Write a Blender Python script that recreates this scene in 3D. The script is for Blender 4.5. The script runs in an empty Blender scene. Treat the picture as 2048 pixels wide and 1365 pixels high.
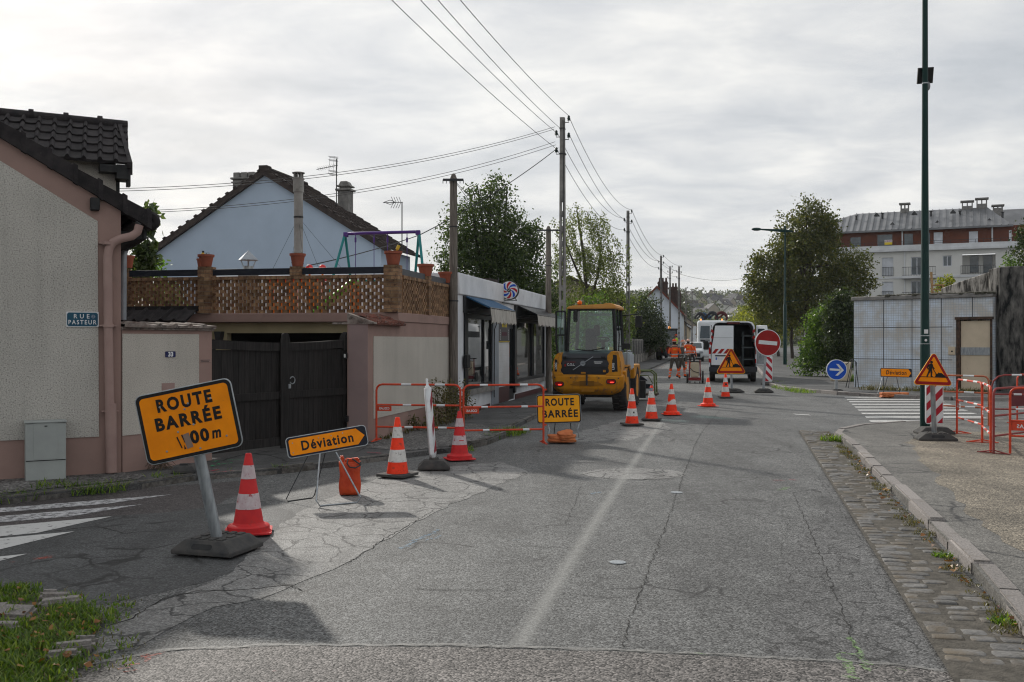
import bpy, bmesh, math, random
import numpy as np
from mathutils import Vector, Matrix, Euler
random.seed(7)
np.random.seed(7)
R = math.radians
S = bpy.context.scene
COL = S.collection
F = 1991.0          # focal length in photo pixels (35 mm lens on a 36 mm sensor, 2048 px wide)
CH = 1.75           # eye height
HY = 682.5          # horizon row
# ------------------------------------------------------------------ camera
cam_d = bpy.data.cameras.new('camera')
cam = bpy.data.objects.new('camera', cam_d)
COL.objects.link(cam)
cam.location = (0, 0, CH)
cam.rotation_euler = (R(90), 0, 0)
cam_d.sensor_width = 36.0
cam_d.lens = 35.0
cam_d.clip_start = 0.1
cam_d.clip_end = 6000
S.camera = cam
S.render.resolution_x = 1024
S.render.resolution_y = 682
# ------------------------------------------------------------------ world and sun
SUN_EL, SUN_AZ = 28.4, -29.0        # azimuth measured from +Y towards +X
sun_dir = Vector((math.sin(R(SUN_AZ)) * math.cos(R(SUN_EL)), math.cos(R(SUN_AZ)) * math.cos(R(SUN_EL)), math.sin(R(SUN_EL))))
world = bpy.data.worlds.new("World")
S.world = world
world.use_nodes = True
wn, wl = world.node_tree.nodes, world.node_tree.links
for n in list(wn):
 wn.remove(n)
def N(nt, typ, **kw):
 n = nt.nodes.new(typ)
 for k, v in kw.items():
  if k.startswith('i_'):
   key = k[2:].replace('_', ' ')
   n.inputs[int(key) if key.isdigit() else key].default_value = v
  else:
   setattr(n, k, v)
 return n
def ramp(nt, stops):
 n = nt.nodes.new('ShaderNodeValToRGB')
 els = n.color_ramp.elements
 while len(els) < len(stops):
  els.new(0.5)
 for e, (p, c) in zip(els, stops):
  e.position = p
  e.color = (c[0], c[1], c[2], 1) if hasattr(c, '__len__') else (c, c, c, 1)
 return n
def build_world():
 nt = world.node_tree
 L = nt.links.new
 out = N(nt, 'ShaderNodeOutputWorld')
 bg = N(nt, 'ShaderNodeBackground', i_Strength=1.0)
 L(bg.outputs[0], out.inputs[0])
 sky = N(nt, 'ShaderNodeTexSky', sky_type='NISHITA')
 sky.sun_disc = False
 sky.sun_elevation = R(SUN_EL)
 sky.sun_rotation = R(SUN_AZ)
 sky.air_density = 1.0
 sky.dust_density = 2.0
 skb = N(nt, 'ShaderNodeMixRGB', blend_type='MULTIPLY', i_Fac=1.0)
 L(sky.outputs[0], skb.inputs[1])
 skb.inputs[2].default_value = (0.09, 0.09, 0.09, 1)
 tc = N(nt, 'ShaderNodeTexCoord')
 sep = N(nt, 'ShaderNodeSeparateXYZ')
 L(tc.outputs['Generated'], sep.inputs[0])
 zc = N(nt, 'ShaderNodeMath', operation='MAXIMUM', i_1=0.0)
 L(sep.outputs[2], zc.inputs[0])
 za = N(nt, 'ShaderNodeMath', operation='ADD', i_1=0.16)
 L(zc.outputs[0], za.inputs[0])
 dx = N(nt, 'ShaderNodeMath', operation='DIVIDE')
 dy = N(nt, 'ShaderNodeMath', operation='DIVIDE')
 L(sep.outputs[0], dx.inputs[0]); L(za.outputs[0], dx.inputs[1])
 L(sep.outputs[1], dy.inputs[0]); L(za.outputs[0], dy.inputs[1])
 cmb = N(nt, 'ShaderNodeCombineXYZ')
 L(dx.outputs[0], cmb.inputs[0]); L(dy.outputs[0], cmb.inputs[1])
 mp = N(nt, 'ShaderNodeMapping')
 mp.inputs['Rotation'].default_value = (0, 0, R(25))
 mp.inputs['Scale'].default_value = (1.0, 1.3, 1)
 mp.inputs['Location'].default_value = (3.1, 1.7, 0)
 L(cmb.outputs[0], mp.inputs[0])
 n1 = N(nt, 'ShaderNodeTexNoise', i_Scale=2.3, i_Detail=8.0, i_Roughness=0.58, i_Distortion=0.25)
 L(mp.outputs[0], n1.inputs['Vector'])
 n2 = N(nt, 'ShaderNodeTexNoise', i_Scale=0.7, i_Detail=3.0, i_Roughness=0.5)
 L(mp.outputs[0], n2.inputs['Vector'])
 mx = N(nt, 'ShaderNodeMixRGB', i_Fac=0.42)
 L(n1.outputs[0], mx.inputs[1]); L(n2.outputs[0], mx.inputs[2])
 cr = ramp(nt, [(0.36, (0.60, 0.63, 0.66)), (0.46, (0.72, 0.74, 0.765)), (0.53, (0.83, 0.84, 0.845)), (0.62, (0.985, 0.98, 0.955))])
 L(mx.outputs[0], cr.inputs[0])
 dot = N(nt, 'ShaderNodeVectorMath', operation='DOT_PRODUCT')
 L(tc.outputs['Generated'], dot.inputs[0])
 dot.inputs[1].default_value = sun_dir
 gl = ramp(nt, [(0.0, 0.86), (0.55, 0.92), (0.85, 0.965), (0.96, 1.03), (1.0, 1.25)])
 L(dot.outputs['Value'], gl.inputs[0])
 mg = N(nt, 'ShaderNodeMixRGB', blend_type='MULTIPLY', i_Fac=1.0)
 L(cr.outputs[0], mg.inputs[1]); L(gl.outputs[0], mg.inputs[2])
 cov = ramp(nt, [(0.30, 0.80), (0.60, 0.97)])
 L(n2.outputs[0], cov.inputs[0])
 fin = N(nt, 'ShaderNodeMixRGB')
 L(cov.outputs[0], fin.inputs[0]); L(skb.outputs[0], fin.inputs[1]); L(mg.outputs[0], fin.inputs[2])
 L(fin.outputs[0], bg.inputs[0])
build_world()
sun_l = bpy.data.lights.new('sun', 'SUN')
sun_l.energy = 3.5
sun_l.angle = R(1.6)
sun_l.color = (1.0, 0.95, 0.87)
sun = bpy.data.objects.new('sun', sun_l)
COL.objects.link(sun)
sun.location = (-30, 40, 40)
sun.rotation_euler = sun_dir.to_track_quat('Z', 'Y').to_euler()
S.view_settings.view_transform = 'Standard'
S.view_settings.look = 'None'
S.view_settings.gamma = 1.0
S.view_settings.exposure = 0.0
S.cycles.use_denoising = True
S.cycles.pixel_filter_type = 'BLACKMAN_HARRIS'
S.cycles.filter_width = 1.15
S.cycles.max_bounces = 6
S.cycles.transparent_max_bounces = 12
S.cycles.sample_clamp_indirect = 6.0
# ------------------------------------------------------------------ photo pixel -> place
def G(px, py, z=0.0):
 """point on level ground (height z) seen at a photo pixel"""
 y = F * (CH - z) / (py - HY)
 return Vector(((px - 1024) * y / F, y, z))
def P(px, py, y):
 return Vector(((px - 1024) * y / F, y, CH - (py - HY) * y / F))
def onwall(px, py, A, d):
 """(distance along, height) where the sight line meets the upright plane through A along d"""
 t = (px - 1024) / F
 s = (t * A[1] - A[0]) / (d[0] - t * d[1])
 y = A[1] + s * d[1]
 return s, CH - (py - HY) * y / F
RD = Vector((0.19988, 0.97982))      # direction of the main road
RR = Vector((0.97982, -0.19988))     # to its right
ROADROT = math.atan2(RR.y, RR.x)     # turn so that local +Y runs along the road
FA = Vector((-2.39, 16.5))           # front corner of the left-hand frontage
def front(y, out=0.0):
 """point of the left frontage line at depth y, 'out' metres towards the road"""
 s = (y - FA.y) / RD.y
 return FA + RD * s + RR * out
# ------------------------------------------------------------------ mesh builder
class MB:
 def __init__(self):
  self.v, self.f, self.mi, self.m, self.T = [], [], [], 0, None
 def add(self, vs, fs):
  o = len(self.v)
  if self.T is not None:
   vs = [self.T @ Vector(v) for v in vs]
  self.v += [tuple(v) for v in vs]
  self.f += [tuple(i + o for i in f) for f in fs]
  self.mi += [self.m] * len(fs)
  return self
 def box(self, x0, x1, y0, y1, z0, z1):
  vs = [(x, y, z) for z in (z0, z1) for y in (y0, y1) for x in (x0, x1)]
  return self.add(vs, [(0, 2, 3, 1), (4, 5, 7, 6), (0, 1, 5, 4), (2, 6, 7, 3), (0, 4, 6, 2), (1, 3, 7, 5)])
 def cbox(self, c, size, rot=(0, 0, 0)):
  M_ = Matrix.Translation(c) @ Euler(rot).to_matrix().to_4x4()
  a, b, d = size[0] / 2, size[1] / 2, size[2] / 2
  vs = [M_ @ Vector((x, y, z)) for z in (-d, d) for y in (-b, b) for x in (-a, a)]
  return self.add(vs, [(0, 2, 3, 1), (4, 5, 7, 6), (0, 1, 5, 4), (2, 6, 7, 3), (0, 4, 6, 2), (1, 3, 7, 5)])
 def bar(self, a, b, w, h):
  """square bar from a to b"""
  a, b = Vector(a), Vector(b)
  d = (b - a)
  L_ = d.length
  q = d.to_track_quat('X', 'Z').to_matrix().to_4x4()
  M_ = Matrix.Translation((a + b) / 2) @ q
  vs = [M_ @ Vector((x, y, z)) for z in (-h / 2, h / 2) for y in (-w / 2, w / 2) for x in (-L_ / 2, L_ / 2)]
  return self.add(vs, [(0, 2, 3, 1), (4, 5, 7, 6), (0, 1, 5, 4), (2, 6, 7, 3), (0, 4, 6, 2), (1, 3, 7, 5)])
 def prism(self, poly, h0, h1, axis='z'):
  """extrude a 2D polygon: 'z' poly=(x,y); 'y' poly=(x,z); 'x' poly=(y,z)"""
  n = len(poly)
  def mk(p, h):
   return (p[0], p[1], h) if axis == 'z' else (p[0], h, p[1]) if axis == 'y' else (h, p[0], p[1])
  vs = [mk(p, h0) for p in poly] + [mk(p, h1) for p in poly]
  fs = [tuple(range(n))[::-1], tuple(range(n, 2 * n))]
  fs += [(i, (i + 1) % n, n + (i + 1) % n, n + i) for i in range(n)]
  return self.add(vs, fs)
 def face(self, pts):
  return self.add(pts, [tuple(range(len(pts)))])
 def tube(self, pts, r, n=8, closed=False, caps=True):
  pts = [Vector(p) for p in pts]
  k = len(pts)
  rs = r if hasattr(r, '__len__') else [r] * k
  vs, fs = [], []
  up = None
  for i in range(k):
   if closed:
    t = (pts[(i + 1) % k] - pts[i - 1]).normalized()
   else:
    t = (pts[min(i + 1, k - 1)] - pts[max(i - 1, 0)])
    t = t.normalized() if t.length > 1e-9 else Vector((0, 0, 1))
   if up is None:
    up = t.orthogonal().normalized()
   else:
    up = (up - t * up.dot(t))
    up = up.normalized() if up.length > 1e-6 else t.orthogonal().normalized()
   b = t.cross(up)
   for j in range(n):
    a = 2 * math.pi * j / n
    vs.append(pts[i] + (up * math.cos(a) + b * math.sin(a)) * rs[i])
  for i in range(k if closed else k - 1):
   i2 = (i + 1) % k
   for j in range(n):
    j2 = (j + 1) % n
    fs.append((i * n + j, i * n + j2, i2 * n + j2, i2 * n + j))
  if caps and not closed:
   fs.append(tuple(range(n))[::-1])
   fs.append(tuple(range((k - 1) * n, k * n)))
  return self.add(vs, fs)
 def lathe(self, prof, n=24, c=(0, 0, 0), axis='z', ph=0.0):
  vs, fs = [], []
  k = len(prof)
  for r, h in prof:
   for j in range(n):
    a = 2 * math.pi * j / n + ph
    x, y = r * math.cos(a), r * math.sin(a)
    p = (x, y, h) if axis == 'z' else (x, h, y) if axis == 'y' else (h, x, y)
    vs.append((p[0] + c[0], p[1] + c[1], p[2] + c[2]))
  for i in range(k - 1):
   for j in range(n):
    j2 = (j + 1) % n
    fs.append((i * n + j, i * n + j2, (i + 1) * n + j2, (i + 1) * n + j))
  if prof[0][0] > 1e-6:
   fs.append(tuple(range(n))[::-1])
  if prof[-1][0] > 1e-6:
   fs.append(tuple(range((k - 1) * n, k * n)))
  return self.add(vs, fs)
 def sphere(self, c, r, n=12, sz=(1, 1, 1)):
  prof = []
  vs, fs = [], []
  k = n // 2 + 1
  for i in range(k):
   a = math.pi * i / (k - 1)
   for j in range(n):
    b = 2 * math.pi * j / n
    vs.append((c[0] + sz[0] * r * math.sin(a) * math.cos(b), c[1] + sz[1] * r * math.sin(a) * math.sin(b), c[2] - sz[2] * r * math.cos(a)))
  for i in range(k - 1):
   for j in range(n):
    fs.append((i * n + j, i * n + (j + 1) % n, (i + 1) * n + (j + 1) % n, (i + 1) * n + j))
  return self.add(vs, fs)
 def wallholes(self, x0, x1, z0, z1, holes, y0, y1):
  """a wall slab with rectangular openings (x0,x1,z0,z1)"""
  xs = sorted(set([x0, x1] + [min(max(h[i], x0), x1) for h in holes for i in (0, 1)]))
  zs = sorted(set([z0, z1] + [min(max(h[i], z0), z1) for h in holes for i in (2, 3)]))
  for i in range(len(xs) - 1):
   run = None
   for j in range(len(zs) - 1):
    cx, cz = (xs[i] + xs[i + 1]) / 2, (zs[j] + zs[j + 1]) / 2
    hole = any(h[0] < cx < h[1] and h[2] < cz < h[3] for h in holes)
    if not hole:
     run = [zs[j], zs[j + 1]] if run is None else [run[0], zs[j + 1]]
    if run and (hole or j == len(zs) - 2):
     self.box(xs[i], xs[i + 1], y0, y1, run[0], run[1])
     run = None
  return self
 def text(self, s, size, org, right, up, align='CENTER', bold=0.0, spacing=1.0, sx=1.0, shear=0.0, fit=None):
  vs, fs = text_geo(s, size, align, bold, spacing, shear)
  if fit:
   xs = [v[0] for v in vs]
   sx = fit / (max(xs) - min(xs))
   o_ = (max(xs) + min(xs)) / 2
   vs = [(v[0] - o_, v[1], v[2]) for v in vs]
  org, right, up = Vector(org), Vector(right), Vector(up)
  return self.add([org + right * (v[0] * sx) + up * v[1] for v in vs], fs)
 def build(self, name, mats, parent=None, bevel=0.0, seg=1, smooth=True, ang=38):
  me = bpy.data.meshes.new(name)
  me.from_pydata(self.v, [], self.f)
  if not isinstance(mats, (list, tuple)):
   mats = [mats]
  for m in mats:
   me.materials.append(m)
  me.polygons.foreach_set('material_index', self.mi)
  if bevel > 0:
   bm = bmesh.new()
   bm.from_mesh(me)
   bmesh.ops.remove_doubles(bm, verts=bm.verts, dist=1e-5)
   es = [e for e in bm.edges if len(e.link_faces) == 2 and e.calc_face_angle(0) > R(28)]
   bmesh.ops.bevel(bm, geom=es, offset=bevel, segments=seg, affect='EDGES', clamp_overlap=True)
   bm.to_mesh(me)
   bm.free()
  if smooth:
   me.polygons.foreach_set('use_smooth', [True] * len(me.polygons))
   me.set_sharp_from_angle(angle=R(ang))
  me.update()
  ob = bpy.data.objects.new(name, me)
  COL.objects.link(ob)
  if parent is not None:
   ob.parent = parent
  return ob
_txt = {}
def text_geo(s, size, align, bold, spacing, shear):
 key = (s, size, align, bold, spacing, shear)
 if key in _txt:
  return _txt[key]
 cu = bpy.data.curves.new('t', 'FONT')
 cu.body = s
 cu.size = size
 cu.align_x = align
 cu.align_y = 'CENTER'
 cu.offset = bold
 cu.space_character = spacing
 cu.shear = shear
 cu.resolution_u = 3
 ob = bpy.data.objects.new('t', cu)
 COL.objects.link(ob)
 dg = bpy.context.evaluated_depsgraph_get()
 me = bpy.data.meshes.new_from_object(ob.evaluated_get(dg))
 vs = [tuple(v.co) for v in me.vertices]
 fs = [tuple(p.vertices) for p in me.polygons]
 bpy.data.objects.remove(ob)
 bpy.data.curves.remove(cu)
 bpy.data.meshes.remove(me)
 _txt[key] = (vs, fs)
 return vs, fs
def tag(o, label=None, cat=None, group=None, kind=None):
 if label: o['label'] = label
 if cat: o['category'] = cat
 if group: o['group'] = group
 if kind: o['kind'] = kind
 return o
def thing(name, label, cat, loc=(0, 0, 0), rotz=0.0, group=None):
 o = bpy.data.objects.new(name, None)
 o.empty_display_size = 0.2
 COL.objects.link(o)
 o.location = (loc[0], loc[1], loc[2] if len(loc) > 2 else 0.0)
 o.rotation_euler = (0, 0, rotz)
 return tag(o, label, cat, group)
def struct(name, mb, mats, **kw):
 return tag(mb.build(name, mats, **kw), kind='structure')
def kids(o):
 return [c for c in bpy.data.objects if c.parent == o]
def copy_tree(o, parent=None):
 c = o.copy()
 COL.objects.link(c)
 if parent is not None:
  c.parent = parent
 for ch in kids(o):
  copy_tree(ch, c)
 return c
def rrect(w, h, r, n=5, cx=0, cy=0):
 out = []
 for sx, sy, a0 in ((1, 1, 0), (-1, 1, 90), (-1, -1, 180), (1, -1, 270)):
  for i in range(n + 1):
   a = R(a0 + 90 * i / n)
   out.append((cx + sx * (w / 2 - r) + r * math.cos(a), cy + sy * (h / 2 - r) + r * math.sin(a)))
 return out
def arcpts(c, r, a0, a1, n, ax='xz'):
 out = []
 for i in range(n + 1):
  a = R(a0 + (a1 - a0) * i / n)
  u, v = r * math.cos(a), r * math.sin(a)
  out.append((c[0] + u, c[1], c[2] + v) if ax == 'xz' else (c[0], c[1] + u, c[2] + v) if ax == 'yz' else (c[0] + u, c[1] + v, c[2]))
 return out
# ------------------------------------------------------------------ materials
def new_mat(name):
 m = bpy.data.materials.new(name)
 m.use_nodes = True
 nt = m.node_tree
 for n in list(nt.nodes):
  nt.nodes.remove(n)
 out = N(nt, 'ShaderNodeOutputMaterial')
 b = N(nt, 'ShaderNodeBsdfPrincipled')
 nt.links.new(b.outputs[0], out.inputs[0])
 return m, nt, b, out
def c4(c):
 return (c[0], c[1], c[2], 1)
def M(name, col, col2=None, ns=6.0, rough=0.6, metal=0.0, bump=0.0, bs=40.0, detail=5.0, contrast=(0.35, 0.65), spec=0.22, island=0.0, stretch=None, bdist=0.01, dirt=None):
 m, nt, b, out = new_mat(name)
 L = nt.links.new
 tc = N(nt, 'ShaderNodeTexCoord')
 vec = tc.outputs['Object']
 if stretch:
  mp = N(nt, 'ShaderNodeMapping')
  mp.inputs['Scale'].default_value = stretch
  L(vec, mp.inputs[0])
  vec = mp.outputs[0]
 if col2 is None:
  col2 = tuple(c * 0.82 for c in col)
 no = N(nt, 'ShaderNodeTexNoise', i_Scale=ns, i_Detail=detail, i_Roughness=0.6)
 L(vec, no.inputs['Vector'])
 cr = ramp(nt, [(contrast[0], col2), (contrast[1], col)])
 L(no.outputs[0], cr.inputs[0])
 cur = cr.outputs[0]
 if dirt:
  n3 = N(nt, 'ShaderNodeTexNoise', i_Scale=dirt[1], i_Detail=6.0, i_Roughness=0.65)
  L(tc.outputs['Object'], n3.inputs['Vector'])
  r3 = ramp(nt, [(dirt[2], 0.0), (dirt[3], 1.0)])
  L(n3.outputs[0], r3.inputs[0])
  mxd = N(nt, 'ShaderNodeMixRGB')
  mxd.inputs[2].default_value = c4(dirt[0])
  L(r3.outputs[0], mxd.inputs[0]); L(cur, mxd.inputs[1])
  cur = mxd.outputs[0]
 if island:
  g = N(nt, 'ShaderNodeNewGeometry')
  hs = N(nt, 'ShaderNodeHueSaturation')
  mr = N(nt, 'ShaderNodeMapRange', i_3=1 - island, i_4=1 + island)
  L(g.outputs['Random Per Island'], mr.inputs[0])
  L(mr.outputs[0], hs.inputs['Value'])
  L(cur, hs.inputs['Color'])
  cur = hs.outputs[0]
 L(cur, b.inputs['Base Color'])
 b.inputs['Roughness'].default_value = rough
 b.inputs['Metallic'].default_value = metal
 b.inputs['Specular IOR Level'].default_value = spec
 if bump:
  n2 = N(nt, 'ShaderNodeTexNoise', i_Scale=bs, i_Detail=4.0)
  L(vec, n2.inputs['Vector'])
  bp = N(nt, 'ShaderNodeBump', i_Strength=bump, i_Distance=bdist)
  L(n2.outputs[0], bp.inputs['Height'])
  L(bp.outputs[0], b.inputs['Normal'])
 return m
def asphalt(name, base, chip=85.0, grain=0.55, crack=0.0, cscale=3.0, tint=(1, 1, 1), mott=0.22, rough=0.72, bump=0.5):
 """stone-chip asphalt: each chip its own grey, mottled wear, optional crazing"""
 m, nt, b, out = new_mat(name)
 L = nt.links.new
 tc = N(nt, 'ShaderNodeTexCoord')
 vo = N(nt, 'ShaderNodeTexVoronoi', i_Scale=chip)
 L(tc.outputs['Object'], vo.inputs['Vector'])
 sp = N(nt, 'ShaderNodeSeparateColor')
 L(vo.outputs['Color'], sp.inputs[0])
 lo = [base * (1 - grain) * t for t in tint]
 mi = [base * t for t in tint]
 hi = [base * (1 + 1.5 * grain) * t for t in tint]
 cr = ramp(nt, [(0.0, lo), (0.55, mi), (0.86, [h * 0.8 for h in hi]), (1.0, hi)])
 L(sp.outputs[0], cr.inputs[0])
 nb = N(nt, 'ShaderNodeTexNoise', i_Scale=0.9, i_Detail=6.0, i_Roughness=0.62)
 L(tc.outputs['Object'], nb.inputs['Vector'])
 rb = ramp(nt, [(0.3, 1 - mott), (0.7, 1 + mott)])
 L(nb.outputs[0], rb.inputs[0])
 mu = N(nt, 'ShaderNodeMixRGB', blend_type='MULTIPLY', i_Fac=1.0)
 L(cr.outputs[0], mu.inputs[1]); L(rb.outputs[0], mu.inputs[2])
 nd = N(nt, 'ShaderNodeTexNoise', i_Scale=5.5, i_Detail=8.0, i_Roughness=0.75)
 L(tc.outputs['Object'], nd.inputs['Vector'])
 rd = ramp(nt, [(0.36, 0.66), (0.52, 1.0)])
 L(nd.outputs[0], rd.inputs[0])
 mu2 = N(nt, 'ShaderNodeMixRGB', blend_type='MULTIPLY', i_Fac=0.8)
 L(mu.outputs[0], mu2.inputs[1]); L(rd.outputs[0], mu2.inputs[2])
 mps = N(nt, 'ShaderNodeMapping')
 mps.inputs['Rotation'].default_value = (0, 0, R(12.5))
 mps.inputs['Scale'].default_value = (1.5, 0.07, 1)
 L(tc.outputs['Object'], mps.inputs[0])
 ns_ = N(nt, 'ShaderNodeTexNoise', i_Scale=1.6, i_Detail=5.0, i_Roughness=0.6)
 L(mps.outputs[0], ns_.inputs['Vector'])
 rs_ = ramp(nt, [(0.32, 0.76), (0.5, 1.0), (0.68, 1.16)])
 L(ns_.outputs[0], rs_.inputs[0])
 mu3 = N(nt, 'ShaderNodeMixRGB', blend_type='MULTIPLY', i_Fac=0.85)
 L(mu2.outputs[0], mu3.inputs[1]); L(rs_.outputs[0], mu3.inputs[2])
 no_ = N(nt, 'ShaderNodeTexNoise', i_Scale=0.55, i_Detail=7.0, i_Roughness=0.7, i_Distortion=0.6)
 L(tc.outputs['Object'], no_.inputs['Vector'])
 ro_ = ramp(nt, [(0.27, 0.55), (0.40, 1.0)])
 L(no_.outputs[0], ro_.inputs[0])
 mu4 = N(nt, 'ShaderNodeMixRGB', blend_type='MULTIPLY', i_Fac=0.7)
 L(mu3.outputs[0], mu4.inputs[1]); L(ro_.outputs[0], mu4.inputs[2])
 cur = mu4.outputs[0]
 hgt = vo.outputs['Distance']
 if crack > 0:
  dn = N(nt, 'ShaderNodeTexNoise', i_Scale=cscale * 1.6, i_Detail=5.0, i_Roughness=0.6)
  L(tc.outputs['Object'], dn.inputs['Vector'])
  dm = N(nt, 'ShaderNodeMixRGB', blend_type='LINEAR_LIGHT', i_Fac=0.12)
  L(tc.outputs['Object'], dm.inputs[1]); L(dn.outputs['Color'], dm.inputs[2])
  vc = N(nt, 'ShaderNodeTexVoronoi', feature='DISTANCE_TO_EDGE', i_Scale=cscale)
  L(dm.outputs[0], vc.inputs['Vector'])
  rc = ramp(nt, [(0.010, 1.0), (0.030, 0.0)])
  L(vc.outputs['Distance'], rc.inputs[0])
  nm = N(nt, 'ShaderNodeTexNoise', i_Scale=0.8, i_Detail=3.0)
  L(tc.outputs['Object'], nm.inputs['Vector'])
  rm = ramp(nt, [(0.62 - crack * 0.4, 0.0), (0.72 - crack * 0.4, 1.0)])
  L(nm.outputs[0], rm.inputs[0])
  mm = N(nt, 'ShaderNodeMath', operation='MULTIPLY')
  L(rc.outputs[0], mm.inputs[0]); L(rm.outputs[0], mm.inputs[1])
  mc = N(nt, 'ShaderNodeMixRGB')
  mc.inputs[2].default_value = c4([base * 0.22] * 3)
  L(mm.outputs[0], mc.inputs[0]); L(cur, mc.inputs[1])
  cur = mc.outputs[0]
 L(cur, b.inputs['Base Color'])
 b.inputs['Roughness'].default_value = rough
 b.inputs['Specular IOR Level'].default_value = 0.35
 bp = N(nt, 'ShaderNodeBump', i_Strength=bump, i_Distance=0.006)
 bp.invert = True
 L(hgt, bp.inputs['Height'])
 L(bp.outputs[0], b.inputs['Normal'])
 return m
def worn(name, col, lo=0.42, hi=0.6, ns=14.0, soft=None, rough=0.7, cover=1.0):
 """thin paint on asphalt, rubbed through by a noise so that the road shows in the gaps"""
 m, nt, b, out = new_mat(name)
 L = nt.links.new
 tc = N(nt, 'ShaderNodeTexCoord')
 no = N(nt, 'ShaderNodeTexNoise', i_Scale=ns, i_Detail=9.0, i_Roughness=0.75)
 L(tc.outputs['Object'], no.inputs['Vector'])
 fac = no.outputs[0]
 if soft:                                     # thinner towards the long edges (generated x)
  sp = N(nt, 'ShaderNodeSeparateXYZ')
  L(tc.outputs['UV'], sp.inputs[0])
  rr = ramp(nt, [(0.0, 0.0), (soft, 1.0), (1 - soft, 1.0), (1.0, 0.0)])
  L(sp.outputs[0], rr.inputs[0])
  ad = N(nt, 'ShaderNodeMath', operation='MULTIPLY')
  L(fac, ad.inputs[0]); L(rr.outputs[0], ad.inputs[1])
  fac = ad.outputs[0]
 cr = ramp(nt, [(lo, 0.0), (hi, cover)])
 L(fac, cr.inputs[0])
 b.inputs['Base Color'].default_value = c4(col)
 b.inputs['Roughness'].default_value = rough
 tr = N(nt, 'ShaderNodeBsdfTransparent')
 mx = N(nt, 'ShaderNodeMixShader')
 L(cr.outputs[0], mx.inputs[0]); L(tr.outputs[0], mx.inputs[1]); L(b.outputs[0], mx.inputs[2])
 L(mx.outputs[0], out.inputs[0])
 return m
def glass(name, tint=(0.8, 0.85, 0.85), refl=0.12, rough=0.02):
 """thin pane: lets tinted light through, mirrors at grazing angles"""
 m, nt, b, out = new_mat(name)
 nt.nodes.remove(b)
 L = nt.links.new
 tr = N(nt, 'ShaderNodeBsdfTransparent')
 tr.inputs[0].default_value = c4(tint)
 gl = N(nt, 'ShaderNodeBsdfGlossy', i_Roughness=rough)
 fr = N(nt, 'ShaderNodeFresnel', i_IOR=1.5)
 mr = N(nt, 'ShaderNodeMapRange', i_3=refl, i_4=1.0)
 L(fr.outputs[0], mr.inputs[0])
 mx = N(nt, 'ShaderNodeMixShader')
 L(mr.outputs[0], mx.inputs[0]); L(tr.outputs[0], mx.inputs[1]); L(gl.outputs[0], mx.inputs[2])
 L(mx.outputs[0], out.inputs[0])
 return m
def leafmat(name, col, col2, trans=0.35, island=0.35):
 m, nt, b, out = new_mat(name)
 L = nt.links.new
 g = N(nt, 'ShaderNodeNewGeometry')
 cr = ramp(nt, [(0.0, [c * (1 - island) for c in col]), (0.5, col), (1.0, col2)])
 L(g.outputs['Random Per Island'], cr.inputs[0])
 L(cr.outputs[0], b.inputs['Base Color'])
 b.inputs['Roughness'].default_value = 0.42
 b.inputs['Specular IOR Level'].default_value = 0.4
 tl = N(nt, 'ShaderNodeBsdfTranslucent')
 br = N(nt, 'ShaderNodeMixRGB', blend_type='MULTIPLY', i_Fac=1.0)
 br.inputs[2].default_value = (1.3, 1.35, 0.5, 1)
 L(cr.outputs[0], br.inputs[1]); L(br.outputs[0], tl.inputs[0])
 mx = N(nt, 'ShaderNodeMixShader', i_0=trans)
 L(b.outputs[0], mx.inputs[1]); L(tl.outputs[0], mx.inputs[2])
 L(mx.outputs[0], out.inputs[0])
 return m
def emit(name, col, s):
 m, nt, b, out = new_mat(name)
 b.inputs['Base Color'].default_value = c4(col)
 b.inputs['Emission Color'].default_value = c4(col)
 b.inputs['Emission Strength'].default_value = s
 return m
def roughcast(name, col, scale=45.0, dark=0.35):
 """thrown-on render: pebbly relief with pits"""
 m, nt, b, out = new_mat(name)
 L = nt.links.new
 tc = N(nt, 'ShaderNodeTexCoord')
 dn = N(nt, 'ShaderNodeTexNoise', i_Scale=scale, i_Detail=3.0, i_Roughness=0.6)
 L(tc.outputs['Object'], dn.inputs['Vector'])
 n2 = N(nt, 'ShaderNodeTexNoise', i_Scale=1.1, i_Detail=5.0)
 L(tc.outputs['Object'], n2.inputs['Vector'])
 cr = ramp(nt, [(0.30, [c * dark * .8 for c in col]), (0.43, [c * 0.82 for c in col]), (0.62, [c * 1.06 for c in col])])
 L(dn.outputs[0], cr.inputs[0])
 rb = ramp(nt, [(0.3, 0.88), (0.7, 1.06)])
 L(n2.outputs[0], rb.inputs[0])
 mu = N(nt, 'ShaderNodeMixRGB', blend_type='MULTIPLY', i_Fac=1.0)
 L(cr.outputs[0], mu.inputs[1]); L(rb.outputs[0], mu.inputs[2])
 mps = N(nt, 'ShaderNodeMapping')
 mps.inputs['Scale'].default_value = (5, 5, 0.35)
 L(tc.outputs['Object'], mps.inputs[0])
 n3 = N(nt, 'ShaderNodeTexNoise', i_Scale=1.0, i_Detail=6.0, i_Roughness=0.65)
 L(mps.outputs[0], n3.inputs['Vector'])
 r3 = ramp(nt, [(0.30, 0.74), (0.48, 1.0)])
 L(n3.outputs[0], r3.inputs[0])
 mu3 = N(nt, 'ShaderNodeMixRGB', blend_type='MULTIPLY', i_Fac=0.4)
 L(mu.outputs[0], mu3.inputs[1]); L(r3.outputs[0], mu3.inputs[2])
 L(mu3.outputs[0], b.inputs['Base Color'])
 b.inputs['Roughness'].default_value = 0.9
 b.inputs['Specular IOR Level'].default_value = 0.2
 bp = N(nt, 'ShaderNodeBump', i_Strength=0.8, i_Distance=0.008)
 L(dn.outputs[0], bp.inputs['Height'])
 L(bp.outputs[0], b.inputs['Normal'])
 return m
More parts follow.
